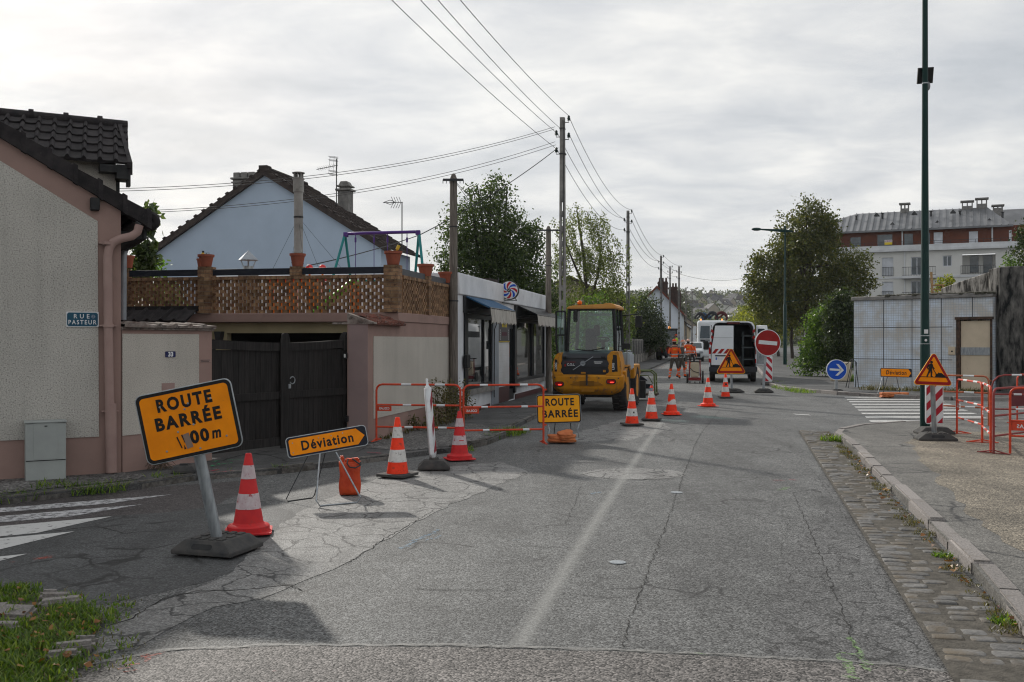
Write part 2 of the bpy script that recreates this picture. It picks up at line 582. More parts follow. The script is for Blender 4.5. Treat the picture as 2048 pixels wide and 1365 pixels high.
def tilegrid(name, col, sx, sz, mortar=0.05, mcol=(0.12, 0.12, 0.12), stain=None):
 """small square wall tiles with joints (grid in object x / z)"""
 m, nt, b, out = new_mat(name)
 L = nt.links.new
 tc = N(nt, 'ShaderNodeTexCoord')
 sp = N(nt, 'ShaderNodeSeparateXYZ')
 L(tc.outputs['Object'], sp.inputs[0])
 mask = None
 for k, s in ((0, sx), (2, sz)):
  a = N(nt, 'ShaderNodeMath', operation='DIVIDE', i_1=s)
  L(sp.outputs[k], a.inputs[0])
  fr = N(nt, 'ShaderNodeMath', operation='FRACT')
  L(a.outputs[0], fr.inputs[0])
  lt = N(nt, 'ShaderNodeMath', operation='LESS_THAN', i_1=mortar)
  L(fr.outputs[0], lt.inputs[0])
  if mask is None:
   mask = lt.outputs[0]
  else:
   mxm = N(nt, 'ShaderNodeMath', operation='MAXIMUM')
   L(mask, mxm.inputs[0]); L(lt.outputs[0], mxm.inputs[1])
   mask = mxm.outputs[0]
 no = N(nt, 'ShaderNodeTexNoise', i_Scale=1.3, i_Detail=6.0, i_Roughness=0.6)
 L(tc.outputs['Object'], no.inputs['Vector'])
 st = stain or [c * 0.7 for c in col]
 cr = ramp(nt, [(0.40, col), (0.62, st)])
 L(no.outputs[0], cr.inputs[0])
 mc = N(nt, 'ShaderNodeMixRGB')
 mc.inputs[2].default_value = c4(mcol)
 L(mask, mc.inputs[0]); L(cr.outputs[0], mc.inputs[1])
 L(mc.outputs[0], b.inputs['Base Color'])
 b.inputs['Roughness'].default_value = 0.42
 return m
MT = {}
m_ = MT
m_['white'] = M('white_paint', (0.78, 0.78, 0.76), (0.62, 0.62, 0.60), ns=3, rough=0.55)
m_['steel'] = M('galvanised_steel', (0.42, 0.45, 0.47), (0.27, 0.29, 0.31), ns=22, rough=0.45, metal=0.75, stretch=(1, 1, 0.25))
m_['darkmetal'] = M('dark_metal', (0.05, 0.052, 0.055), ns=12, rough=0.5, metal=0.3)
m_['black'] = M('black_plastic', (0.016, 0.017, 0.019), (0.03, 0.03, 0.03), ns=10, rough=0.55)
m_['rubber'] = M('recycled_rubber', (0.040, 0.042, 0.045), (0.085, 0.08, 0.075), ns=9, rough=0.85, bump=0.35, bs=160, contrast=(0.35, 0.75))
m_['letter'] = M('sign_black', (0.012, 0.012, 0.013), ns=20, rough=0.5)
m_['orange'] = M('sign_orange', (0.93, 0.29, 0.004), (0.80, 0.235, 0.004), ns=5, rough=0.55, spec=.15, dirt=((0.30, 0.13, 0.03), 26, 0.66, 0.78))
m_['yellow'] = M('sign_yellow', (0.88, 0.38, 0.006), (0.78, 0.33, 0.006), ns=5, rough=0.55, spec=.2)
m_['signred'] = M('sign_red', (0.34, 0.012, 0.012), (0.26, 0.010, 0.010), ns=5, rough=0.45)
m_['signblue'] = M('sign_blue', (0.012, 0.09, 0.52), (0.01, 0.07, 0.42), ns=5, rough=0.45)
m_['signwhite'] = M('sign_white', (0.72, 0.74, 0.76), (0.60, 0.61, 0.62), ns=8, rough=0.45)
m_['conered'] = M('cone_red', (0.95, 0.05, 0.012), (0.82, 0.04, 0.010), ns=9, rough=0.5, spec=.25, dirt=((0.26, 0.05, 0.03), 14, 0.55, 0.72))
m_['coneold'] = M('cone_faded_red', (0.62, 0.03, 0.03), (0.48, 0.025, 0.03), ns=9, rough=0.6, dirt=((0.20, 0.04, 0.04), 9, 0.55, 0.80))
m_['conewhite'] = M('cone_reflective', (0.72, 0.71, 0.68), (0.58, 0.57, 0.55), ns=16, rough=0.4, dirt=((0.25, 0.23, 0.22), 22, 0.56, 0.70))
m_['conescuff'] = M('cone_scuffed', (0.60, 0.53, 0.54), (0.50, 0.38, 0.40), ns=16, rough=0.5, dirt=((0.34, 0.06, 0.07), 20, 0.58, 0.68))
m_['barrier'] = M('barrier_red', (0.66, 0.075, 0.030), (0.50, 0.055, 0.026), ns=14, rough=0.45, dirt=((0.16, 0.05, 0.03), 20, 0.62, 0.75))
m_['bag'] = M('orange_bag', (0.62, 0.085, 0.025), (0.46, 0.05, 0.02), ns=5, rough=0.5, bump=0.5, bs=12, bdist=0.03)
m_['sandbag'] = M('faded_sandbag', (0.60, 0.20, 0.075), (0.42, 0.12, 0.045), ns=6, rough=0.7, bump=0.6, bs=14, bdist=0.03)
m_['wood'] = M('old_pole_wood', (0.21, 0.185, 0.16), (0.085, 0.073, 0.064), ns=9, rough=0.85, stretch=(6, 6, 0.35), bump=0.5, bs=14)
m_['concrete'] = M('pole_concrete', (0.27, 0.26, 0.245), (0.16, 0.155, 0.15), ns=5, rough=0.9, bump=0.3, bs=60)
m_['wire'] = M('wire', (0.03, 0.03, 0.032), ns=5, rough=0.6)
m_['zinc'] = M('zinc', (0.36, 0.39, 0.42), (0.26, 0.28, 0.31), ns=4, rough=0.5, metal=0.4)
m_['glassdark'] = M('window_glass', (0.02, 0.025, 0.028), ns=3, rough=0.02, spec=0.9)
for n_ in m_['glassdark'].node_tree.nodes:
 if n_.type == 'BSDF_PRINCIPLED': n_.inputs['IOR'].default_value = 1.9
m_['terracotta'] = M('terracotta', (0.36, 0.105, 0.06), (0.27, 0.08, 0.05), ns=6, rough=0.75)
m_['soil'] = M('soil', (0.05, 0.035, 0.025), ns=20, rough=0.95)
# ================================================================== GROUND, ROADS, PAVEMENTS
def sheet(name, pts, z, mat, h=None, **kw):
 mb = MB()
 pts = [(p[0], p[1]) for p in pts]
 if h is None:
  mb.face([(x, y, z) for x, y in pts])
 else:
  mb.prism(pts, z - h, z)
 return struct(name, mb, mat, smooth=False, **kw)
def wobble(pts, step=0.12, amp=0.02, closed=True):
 """subdivide a polygon and roughen its edge"""
 out = []
 k = len(pts)
 for i in range(k if closed else k - 1):
  a, b = Vector(pts[i][:2]), Vector(pts[(i + 1) % k][:2])
  n = max(1, int((b - a).length / step))
  for j in range(n):
   p = a.lerp(b, j / n)
   out.append((p.x + random.gauss(0, amp), p.y + random.gauss(0, amp)))
 if not closed:
  out.append(tuple(pts[-1][:2]))
 return out
def gpx(lst, z=0.0):
 return [G(a, b, z) for a, b in lst]
m_['road'] = asphalt('road_asphalt', 0.104, chip=88, grain=0.75, crack=0.16, cscale=1.5, tint=(0.985, 1.0, 0.99))
m_['roadlight'] = asphalt('pale_worn_asphalt', 0.195, chip=90, grain=0.45, crack=0.95, cscale=2.4, tint=(1.0, 0.99, 0.965), mott=0.16)
m_['roadshaded'] = asphalt('dark_shaded_side_road_asphalt', 0.068, chip=85, grain=0.5, crack=0.35, cscale=1.7, tint=(0.97, 1.0, 1.02))  # dark surfacing, deepened further to paint in the corner house's shade
m_['roadlane'] = asphalt('right_lane_asphalt', 0.093, chip=84, grain=0.8, crack=0.22, cscale=1.8, tint=(0.99, 1.0, 0.99))
m_['roadcraze'] = asphalt('crazed_lane_edge_asphalt', 0.090, chip=86, grain=0.7, crack=1.15, cscale=3.6, tint=(1.0, 1.0, 1.0))
m_['roadcoarse'] = asphalt('coarse_reddish_asphalt', 0.105, chip=80, grain=0.9, crack=0.0, tint=(1.05, 0.97, 0.92), bump=0.6)
m_['roadredshaded'] = asphalt('reddish_shaded_side_road_asphalt', 0.068, chip=80, grain=0.6, crack=0.1, tint=(1.08, 0.95, 0.95))  # reddish surfacing, its base lowered to carry the house's shade
m_['pave'] = asphalt('pavement_asphalt', 0.080, chip=100, grain=0.4, crack=0.5, cscale=1.2, mott=0.3)
m_['gravel'] = asphalt('gravel', 0.12, chip=42, grain=0.85, crack=0.0, bump=1.0, tint=(1, 0.97, 0.94))
m_['sandy'] = asphalt('sandy_pavement', 0.150, chip=75, grain=0.75, crack=0.0, tint=(1.13, 0.98, 0.76), mott=0.35, bump=0.7)
m_['earth'] = M('earth', (0.09, 0.10, 0.05), (0.05, 0.05, 0.03), ns=0.7, rough=0.95)
m_['crackfill'] = M('crack_dark', (0.022, 0.021, 0.020), ns=30, rough=0.95)
m_['linepaint'] = worn('worn_line_paint', (0.46, 0.46, 0.44), lo=0.12, hi=0.60, ns=30, soft=0.45, cover=0.42)
m_['zebra'] = worn('worn_zebra_paint', (0.50, 0.50, 0.49), lo=0.33, hi=0.45, ns=9)
m_['zebra2'] = worn('rubbed_zebra_paint', (0.50, 0.50, 0.51), lo=0.36, hi=0.56, ns=12)
m_['granite'] = M('granite_kerb', (0.30, 0.275, 0.26), (0.17, 0.16, 0.155), ns=70, rough=0.8, bump=0.6, bs=55, island=0.18, dirt=((0.14, 0.12, 0.10), 5, 0.55, 0.75), bdist=0.012)
m_['cobble'] = M('cobble_stone', (0.165, 0.16, 0.155), (0.10, 0.098, 0.095), ns=30, rough=0.72, bump=0.5, bs=45, island=0.22, dirt=((0.12, 0.10, 0.075), 3.0, 0.46, 0.62), bdist=0.012)
m_['dirt'] = M('gutter_dirt', (0.11, 0.10, 0.085), (0.06, 0.055, 0.047), ns=14, rough=0.95, bump=0.8, bs=60)
m_['grass'] = leafmat('grass_blades', (0.095, 0.175, 0.025), (0.25, 0.32, 0.06), trans=0.5)
m_['drygrass'] = leafmat('dry_grass', (0.10, 0.095, 0.04), (0.20, 0.165, 0.09), trans=0.35)
m_['litter'] = leafmat('fallen_leaf', (0.22, 0.085, 0.015), (0.30, 0.17, 0.04), trans=0.2)
gmb = MB(); gmb.face([(-2000, -200, -0.06), (2000, -200, -0.06), (2000, 1420, -0.06), (-2000, 1420, -0.06)])
struct('ground', gmb, m_['earth'], smooth=False)
sheet('road', [(-60, -12), (60, -12), (70, 300), (-20, 300)], 0.0, m_['road'])
KL = [(-40, -11), (-14, 5.2), (-8, 9.0), (-5.47, 10.6), (-4.4, 11.75), (-3.96, 12.5), (-3.06, 13.1), (-2.29, 14.05), (-1.66, 14.8), (-0.94, 15.66), (-0.40, 16.8), (-0.08, 18.2), (0.02, 19.6), (0.45, 22.1), (1.04, 25.0), (6.2, 50), (16.4, 100), (57, 300)]
KRN = [(1.2, -2), (3.02, 5.88), (3.45, 7.45), (3.87, 9.23), (4.39, 11.5), (4.99, 14.07), (5.61, 16.8), (5.85, 18.1), (6.19, 18.9), (6.94, 19.9), (8.1, 20.7), (9.5, 21.2), (12, 21.6), (40, 23)]
KRF = [(45, 29.5), (15, 28.9), (13.0, 29.4), (11.6, 30.9), (10.7, 32.4), (10.2, 34.3), (9.95, 36.5), (10.2, 38.9), (12.7, 50), (17.5, 71.5), (68, 300)]
ZL, ZRN, ZRF = 0.08, 0.085, 0.10
sheet('pavement', KL + [(-70, 300), (-70, -11)], ZL - 0.006, m_['pave'], h=0.4)
m_['pave2'] = asphalt('worn_pavement_asphalt', 0.125, chip=85, grain=0.5, crack=0.3, cscale=1.2, tint=(1.03, .99, .91), mott=0.25)
sheet('pavement', KRN + [(45, 15), (45, -2)], ZRN - 0.002, m_['pave2'], h=0.4)
sheet('pavement', KRF + [(120, 300), (120, 29.5)], ZRF - 0.006, m_['pave'], h=0.4)
def kerb(pts, w, ztop, ln, mat, side=1, jit=0.006, skip=0.0, zb=-0.05):
 """row of kerb stones along a polyline; side=+1 puts the stone to the right of the line"""
 mb = MB()
 for i in range(len(pts) - 1):
  a, b = Vector(pts[i]), Vector(pts[i + 1])
  L_ = (b - a).length
  d = (b - a) / L_
  nrm = Vector((d.y, -d.x)) * side
  k = max(1, round(L_ / ln))
  for j in range(k):
   if random.random() < skip:
    continue
   s0, s1 = L_ * j / k + 0.006, L_ * (j + 1) / k - 0.006
   o = random.gauss(0, jit)
   zt = ztop + random.gauss(0, jit * 0.7)
   q = [a + d * s0 + nrm * (o - 0.004), a + d * s1 + nrm * (o - 0.004 + random.gauss(0, jit * .5)), a + d * s1 + nrm * (w + o), a + d * s0 + nrm * (w + o)]
   if side < 0:
    q = q[::-1]
   mb.prism([(p.x, p.y) for p in q], zb, zt)
 return mb
struct('kerb', kerb(KRN[:13], 0.155, ZRN + 0.012, 1.0, m_['granite'], side=1, jit=.009), m_['granite'], bevel=0.022, seg=3)
m_['kerbold'] = M('old_kerb', (0.19, 0.18, 0.165), (0.09, 0.085, 0.08), ns=18, rough=0.9, bump=0.7, bs=40, island=0.25, dirt=((0.06, 0.055, 0.045), 4, 0.5, 0.68), bdist=0.015)
struct('kerb', kerb(KL[1:16], 0.11, ZL + 0.010, 0.8, m_['kerbold'], side=-1, skip=0.10, jit=.012), m_['kerbold'], bevel=0.03, seg=2)
struct('kerb', kerb(KRF[1:10][::-1], 0.14, ZRF + 0.012, 1.0, m_['granite'], side=1), m_['granite'], bevel=0.015)
# --- differing surfacings of the carriageway, the side road's with house shade in their colour (each a sheet a few mm above the one below)
sheet('road', wobble(gpx([(0, 1010), (345, 972), (480, 962), (480, 990), (330, 1048), (0, 1180)]) + [G(-900, 1250), G(-900, 1040)], 0.3, 0.02), 0.001, m_['roadredshaded'])
sheet('road', wobble([G(a, b) for a, b in [(210, 1034), (330, 1026), (520, 1000), (600, 1030), (560, 1100), (420, 1160), (210, 1210), (0, 1200), (-300, 1300), (-1200, 1330), (-1200, 1120), (0, 1062)]], 0.3, 0.02), 0.002, m_['roadshaded'])
sheet('road', wobble(gpx([(500, 1110), (560, 1050), (650, 1000), (760, 955), (880, 935), (1000, 925), (1060, 945), (960, 985), (860, 1030), (760, 1085), (690, 1130), (600, 1165), (520, 1200), (420, 1215), (290, 1290), (180, 1310), (215, 1255), (330, 1200), (440, 1160)]), 0.2, 0.018), 0.003, m_['roadlight'])
sheet('road', wobble(gpx([(1240, 1300), (1300, 1130), (1345, 1010), (1390, 890), (1420, 830), (1520, 830), (1575, 862), (1700, 1050), (1790, 1180), (1880, 1330), (1850, 1345)]), 0.3, 0.008), 0.001, m_['roadlane'])
sheet('road', wobble(gpx([(1560, 1130), (1640, 1040), (1640, 945), (1652, 930), (1815, 1172), (1930, 1366), (1960, 1430), (1480, 1430), (1540, 1280)]), 0.2, 0.02), 0.002, m_['roadcraze'])
sheet('road', wobble(gpx([(-200, 1400), (120, 1345), (330, 1306), (560, 1294), (900, 1296), (1200, 1304), (1460, 1316), (1800, 1335), (1930, 1352), (2300, 1700), (-900, 1700)]), 0.15, 0.008), 0.004, m_['roadcoarse'])
sheet('road', wobble(gpx([(1180, 858), (1250, 838), (1330, 846), (1340, 862), (1260, 880), (1180, 884), (1110, 884)]), 0.3, 0.04), 0.001, m_['roadlight'])
c0 = G(1268, 948)
sheet('road', [(c0.x + 0.68 * math.cos(a), c0.y + 0.55 * math.sin(a)) for a in np.linspace(0, 2 * math.pi, 40)[:-1]], 0.003, m_['roadlight'])
sheet('pavement', wobble([(-30, -3), (-14, 6.1), (-8, 9.6), (-5.5, 11.0), (-4.55, 12.05), (-4.6, 12.3), (-5.0, 12.75), (-6.4, 12.0), (-9, 10.6), (-14, 8.0), (-30, -1)], 0.3, 0.03), ZL, m_['gravel'])
sheet('pavement', wobble([(-2.35, 15.6), (-1.6, 15.2), (-0.95, 15.95), (-0.55, 16.9), (-0.3, 18.3), (-0.6, 20.0), (-1.5, 20.4), (-2.1, 18.1), (-2.35, 16.8)], 0.2, 0.04), ZL, m_['gravel'])
sheet('pavement', wobble([(1.7, -1.5), (3.75, 6.6), (4.4, 9.5), (5.4, 13.0), (6.6, 16.6), (8.0, 18.2), (11.5, 18.6), (20, 18), (20, -1)], 0.3, 0.05), ZRN, m_['sandy'])
# --- cobbled gutter
kd = (Vector((5.85, 18.1)) - Vector((3.02, 5.88))).normalized()
kn = Vector((-kd.y, kd.x))
ko = Vector((3.02, 5.88))
dm = MB()
q = [ko + kd * -4.5 + kn * 0.565, ko + kd * -4.5, ko + kd * 13.6, ko + kd * 13.6 + kn * 0.565]
dm.face([(p.x, p.y, 0.020) for p in q])
struct('gutter', dm, m_['dirt'], smooth=False)
cb = MB()
s = -4.4
while s < 13.5:
 dep = random.uniform(0.11, 0.15)
 ws_ = [random.uniform(.7, 1.3) for _ in range(random.choice((2, 3, 3)))]
 kw = .555 / sum(ws_)
 t = 0.005
 for w_ in ws_:
  wd = w_ * kw - .012
  if random.random() > (0.45 if t < 0.2 else 0.12):
   z = 0.0225 + random.uniform(-.001, 0.004) + (.005 if random.random() < .08 else 0)
   cs, ct = s + dep / 2 + random.gauss(0, .006), t + wd / 2
   tl1, tl2 = random.gauss(0, .004), random.gauss(0, .004)
   ring = []
   for k in range(12):
    a = 2 * math.pi * k / 12
    e = .34
    ca, sa = math.cos(a), math.sin(a)
    ring.append((dep * .5 * math.copysign(abs(ca) ** e, ca) * random.uniform(.9, 1.03), wd * .5 * math.copysign(abs(sa) ** e, sa) * random.uniform(.92, 1.03)))
   vs = []
   for f, zz in ((1.0, .010), (.93, z - .004), (.75, z), (.3, z + .0015)):
    for (u, v) in ring:
     p = ko + kd * (cs + u * f) + kn * (ct + v * f)
     vs.append((p.x, p.y, zz + (tl1 * u / dep + tl2 * v / wd if f < 1 else 0)))
   fs = [(r * 12 + k, r * 12 + (k + 1) % 12, (r + 1) * 12 + (k + 1) % 12, (r + 1) * 12 + k) for r in range(3) for k in range(12)] + [tuple(range(36, 48))]
   cb.add(vs, [f_[::-1] for f_ in fs])
  t += wd + .012
 s += dep + random.uniform(0.004, 0.010)
struct('gutter', cb, m_['cobble'], ang=60)
# --- cracks and joints in the asphalt
def ribbon(mb, pts, w, z, jit=0.02, step=0.07):
 pts = wobble(pts, step, jit, closed=False)
 k = len(pts)
 prev = None
 vs, fs = [], []
 for i, p in enumerate(pts):
  a = Vector(pts[max(i - 1, 0)]); b = Vector(pts[min(i + 1, k - 1)])
  d = (b - a)
  d = d.normalized() if d.length > 1e-6 else Vector((1, 0))
  n = Vector((-d.y, d.x))
  ww = w * random.uniform(0.35, 1.0) * (0.3 if i in (0, k - 1) else 1)
  vs += [(p[0] + n.x * ww, p[1] + n.y * ww, z), (p[0] - n.x * ww, p[1] - n.y * ww, z)]
  if i:
   fs.append((2 * i - 2, 2 * i - 1, 2 * i + 1, 2 * i))
 mb.add(vs, fs)
cm = MB()
for pts, w in [([(1243, 1300), (1268, 1220), (1300, 1130), (1325, 1070), (1360, 970), (1390, 890), (1400, 870), (1440, 820)], 0.009),
               ([(820, 1180), (930, 1181), (1080, 1182), (1250, 1200)], 0.009), ([(1000, 1092), (1130, 1096), (1240, 1105)], 0.005),
               ([(1060, 1003), (1180, 1003), (1240, 1004)], 0.005), ([(1130, 1050), (1150, 1010), (1160, 975), (1230, 962)], 0.006),
               ([(1080, 1062), (1210, 1068), (1310, 1072)], 0.005),
               ([(310, 1203), (400, 1182), (480, 1182), (580, 1171), (605, 1183)], 0.016), ([(210, 1255), (260, 1240), (330, 1198), (360, 1188)], 0.015),
               ([(690, 1130), (730, 1105), (770, 1078), (820, 1050), (870, 1020)], 0.012), ([(330, 1276), (400, 1283), (480, 1263)], 0.007),
               ([(980, 886), (1100, 890), (1330, 884), (1600, 889), (1640, 893)], 0.012), ([(1400, 890), (1640, 880)], 0.006),
               ([(1585, 985), (1640, 1110), (1690, 1240), (1730, 1345)], 0.008), ([(1470, 1130), (1560, 1110), (1580, 1040)], 0.004),
               ([(1400, 1060), (1480, 1050)], 0.004), ([(1560, 870), (1640, 960), (1720, 1080)], 0.004),
               ([(700, 1080), (640, 1056), (560, 1052)], 0.004), ([(60, 1100), (200, 1086), (330, 1090)], 0.004), ([(600, 885), (900, 898), (1100, 888)], 0.006),
               ([(1165, 950), (1210, 941), (1290, 943), (1330, 952), (1280, 962)], 0.018), ([(1290, 950), (1360, 955)], 0.02)]:
 ribbon(cm, gpx(pts), w * .40, 0.0052, 0.009, 0.05)
struct('road', cm, m_['crackfill'], smooth=False)
jm = MB()
ribbon(jm, gpx([(120, 1340), (330, 1302), (560, 1291), (900, 1292), (1200, 1300), (1460, 1312), (1800, 1331), (1930, 1350)]), 0.03, 0.0058, 0.008)
m_['joint'] = worn('pale_joint', (0.22, 0.215, 0.205), lo=0.36, hi=0.6, ns=20)
struct('road', jm, m_['joint'], smooth=False)
# --- painted markings
def strip(name, pts, w, z, mat):
 me = bpy.data.meshes.new(name)
 bm = bmesh.new()
 uv = bm.loops.layers.uv.new('UVMap')
 rows = []
 for i, p in enumerate(pts):
  a = Vector(pts[max(i - 1, 0)][:2]); b = Vector(pts[min(i + 1, len(pts) - 1)][:2])
  d = (b - a).normalized()
  n = Vector((d.y, -d.x)) * w / 2
  rows.append((bm.verts.new((p[0] - n.x, p[1] - n.y, z)), bm.verts.new((p[0] + n.x, p[1] + n.y, z))))
 for i in range(len(rows) - 1):
  f = bm.faces.new((rows[i][0], rows[i][1], rows[i + 1][1], rows[i + 1][0]))
  for l, u in zip(f.loops, ((0, i), (1, i), (1, i + 1), (0, i + 1))):
   l[uv].uv = u
 bm.to_mesh(me); bm.free()
 me.materials.append(mat)
 o = bpy.data.objects.new(name, me)
 COL.objects.link(o)
 return tag(o, kind='structure')
strip('road_marking', gpx([(1035, 1297), (1080, 1225), (1140, 1125), (1190, 1045), (1240, 968), (1262, 935), (1295, 885), (1322, 846)]), 0.23, 0.0055, m_['linepaint'])
zd = Vector((-0.848, -0.530))
zn = Vector((-zd.y, zd.x))
for (px, py), w, mt in (((345, 990), 0.30, 'zebra2'), ((285, 1010), 0.38, 'zebra2'), ((225, 1034), 0.55, 'zebra'), ((150, 1064), 0.60, 'zebra'), ((55, 1109), 0.62, 'zebra')):
 a = Vector(G(px, py)[:2])
 mb = MB()
 mb.face([(v.x, v.y, 0.0055) for v in (a, a + zd * 4.2, a + zd * 4.2 - zn * -w, a + zd * 0.75 + zn * w)])
 struct('zebra_stripe', mb, m_[mt], smooth=False)
for i in range(9):
 f = i / 8.0
 yy = 30.9 + (21.7 - 30.9) * f
 xl = 10.27 + (7.75 - 10.27) * f
 mb = MB()
 mb.face([(xl, yy - 0.2, .0055), (xl + 2.75, yy - 0.19, .0055), (xl + 2.8, yy + 0.2, .0055), (xl + 0.10, yy + 0.2, .0055)])
 struct('zebra_stripe', mb, m_['zebra'], smooth=False)
for p0, p1, w in (((1588, 829), (1620, 831), 0.12),):
 mb = MB()
 a, b = G(*p0), G(*p1)
 mb.face([(a.x, a.y - w, .0055), (b.x, b.y - w, .0055), (b.x, b.y + w, .0055), (a.x, a.y + w, .0055)])
 struct('road_marking', mb, m_['zebra'], smooth=False)
for col, spots in (((0.75, 0.09, 0.03), [((70, 1122), (105, 1116), 0.05), ((72, 1118), (96, 1117), 0.04), ((92, 1114), (106, 1114), .03), ((24, 1126), (36, 1125), 0.03),
                                          ((235, 1342), (262, 1337), 0.045), ((245, 1346), (275, 1342), 0.035), ((255, 1332), (280, 1330), 0.05), ((285, 1318), (330, 1306), 0.03), ((300, 1308), (290, 1326), .03)]),
                   ((0.50, 0.03, 0.07), [((1545, 962), (1570, 962), 0.07), ((1578, 960), (1600, 962), 0.05), ((540, 1346), (553, 1344), 0.04), ((1940, 1218), (2005, 1224), 0.02), ((1950, 1226), (2000, 1212), 0.02)]),
                   ((0.26, 0.48, 0.14), [((1395, 1308), (1418, 1312), 0.025), ((1705, 1275), (1740, 1345), 0.03), ((1680, 1310), (1712, 1352), 0.035), ((1682, 1308), (1714, 1310), .03), ((1682, 1352), (1720, 1360), .03), ((1790, 1340), (1815, 1345), .03), ((1556, 982), (1580, 976), .05)]),
                   ((0.14, 0.33, 0.52), [((800, 1100), (880, 1060), 0.03), ((810, 1085), (832, 1084), .03), ((850, 1084), (884, 1072), 0.02), ((1025, 1082), (1040, 1081), .03), ((1180, 990), (1200, 985), .03)])):
 sm = MB()
 for a, b, w in spots:
  ribbon(sm, [G(*a), G(*b)], w, 0.0065, 0.012, 0.04)
 struct('paint_mark', sm, worn('spray_paint', col, lo=0.44, hi=0.72, ns=34, cover=0.75), smooth=False)
sm = MB()
for a, b in (((425, 925), (440, 922)), ((430, 930), (465, 926)), ((418, 934), (440, 930)), ((450, 922), (480, 920))):
 ribbon(sm, [G(a[0], a[1], ZL), G(b[0], b[1], ZL)], 0.03, ZL + 0.006, 0.02, 0.05)
struct('paint_mark', sm, worn('green_spray', (0.02, 0.33, 0.12), lo=0.42, hi=0.55, ns=30), smooth=False)
sm = MB()
for a, b in (((400, 945), (440, 940)), ((735, 905), (765, 908)), ((420, 948), (470, 942))):
 ribbon(sm, [G(a[0], a[1], ZL), G(b[0], b[1], ZL)], 0.03, ZL + 0.006, 0.02, 0.05)
struct('paint_mark', sm, worn('pink_spray', (0.40, 0.02, 0.06), lo=0.42, hi=0.55, ns=30), smooth=False)
for px, py, r_, lab in ((1235, 1126, .052, 'small round metal valve cover in the road, nearer one'), (1353, 986, .055, 'small round metal valve cover in the road, farther one')):
 g = G(px, py)
 o = thing('valve_cover', lab, 'manhole cover', (g.x, g.y, .002), 0, 'small covers in the carriageway')
 mb = MB(); mb.lathe([(r_ * 1.25, 0), (r_ * 1.25, .005), (r_ * 1.05, .006)], 20); mb.build('ring', m_['steel'], o)
 mb = MB(); mb.lathe([(r_, .004), (r_, .007), (r_ * .3, .008), (0, .008)], 20); mb.build('lid', m_['steel'], o)
g = G(124, 1348)
o = thing('paper_scrap', 'white scrap of paper at the edge of the verge', 'litter', (g.x, g.y, .01), .5)
mb = MB(); mb.face([(-.05, -.015, 0), (.01, -.02, .008), (.06, .0, .0), (.055, .012, .012), (-.01, .016, .004), (-.055, .006, .01)]); mb.build('paper', m_['white'], o, smooth=False)
# --- small plants and litter
def blades(name, spots, mat, label=None, kind='stuff', z=0.0, w=0.006, cat='grass'):
 """spots: (x, y, radius, count, height)"""
 vs, fs = [], []
 for (x, y, r, n, h) in spots:
  for _ in range(n):
   a = random.uniform(0, 2 * math.pi)
   rr = r * math.sqrt(random.random())
   bx, by = x + rr * math.cos(a), y + rr * math.sin(a)
   hh = h * random.uniform(0.4, 1.1)
   d = random.uniform(0, 2 * math.pi)
   lean = random.uniform(0.2, 1.5) * hh
   t = Vector((math.cos(d), math.sin(d)))
   n_ = Vector((-t.y, t.x)) * w * random.uniform(0.7, 1.5)
   o = len(vs)
   vs += [(bx - n_.x, by - n_.y, z), (bx + n_.x, by + n_.y, z), (bx + t.x * lean * .45 + n_.x * .8, by + t.y * lean * .45 + n_.y * .8, z + hh * .65),
                   (bx + t.x * lean * .45 - n_.x * .8, by + t.y * lean * .45 - n_.y * .8, z + hh * .65), (bx + t.x * lean, by + t.y * lean, z + hh)]
   fs += [(o, o + 1, o + 2, o + 3), (o + 3, o + 2, o + 4)]
 mb = MB()
 mb.add(vs, fs)
 o = mb.build(name, mat, smooth=False)
 return tag(o, label, cat, kind=kind)
gp = [G(0, 1180), G(60, 1185), G(150, 1200), G(205, 1240), G(190, 1290), G(120, 1345), G(0, 1420), G(-400, 1420), G(-400, 1180)]
sheet('verge', wobble(gp, 0.15, 0.03), 0.026, m_['dirt'])
spots = []
for _ in range(420):
 px, py = random.uniform(-160, 205), random.uniform(1180, 1420)
 lim = 60 + (py - 1180) * 2.6 if py < 1240 else 215 - (py - 1240) * 0.75
 if px < lim:
  g = G(px, py)
  spots.append((g.x, g.y, 0.11, 40, random.choice((0.02, 0.03, 0.035, 0.04, 0.07))))
for _ in range(60):
 g = G(random.uniform(100, 260), random.uniform(1195, 1350))
 spots.append((g.x, g.y, .05, 9, .03))
blades('verge_straw', [(s_[0], s_[1], .12, 10, .035) for s_ in spots[::2]], m_['drygrass'], 'dry straw mixed through the grass of the corner verge', z=.026, w=.003)
blades('grass', spots, m_['grass'], 'low weedy grass on the verge in the corner', z=0.024, w=0.0045)
em = MB()
for px, py, a, b, r in ((112, 1207, 0.10, 0.05, 0.3), (122, 1217, 0.13, 0.05, 0.3), (100, 1200, 0.06, 0.03, .2), (12, 1240, 0.16, 0.10, .1), (-40, 1238, .15, .12, 0), (8, 1268, 0.09, 0.05, .2), (148, 1308, 0.11, 0.04, 0.35), (126, 1326, 0.09, 0.04, .3), (170, 1296, .07, .03, .4)):
 g = G(px, py)
 em.cbox((g.x, g.y, 0.035), (2 * a, 2 * b, 0.07), (random.gauss(0, .06), random.gauss(0, .06), r))
struct('kerb', em, m_['granite'], bevel=0.02, seg=2)
spots = []
for t in np.arange(-3.5, 13.4, 0.16):
 if random.random() < 0.8:
  p = ko + kd * (t + random.gauss(0, .05)) + kn * random.uniform(0.01, 0.10)
  big = random.random() < 0.28
  spots.append((p.x, p.y, 0.06 if not big else 0.10, 26 if not big else 70, 0.026 if not big else 0.048))
blades('kerb_weeds', spots, m_['drygrass'], 'dry weeds along the foot of the granite kerb', z=0.02, w=0.0032, cat='weeds')
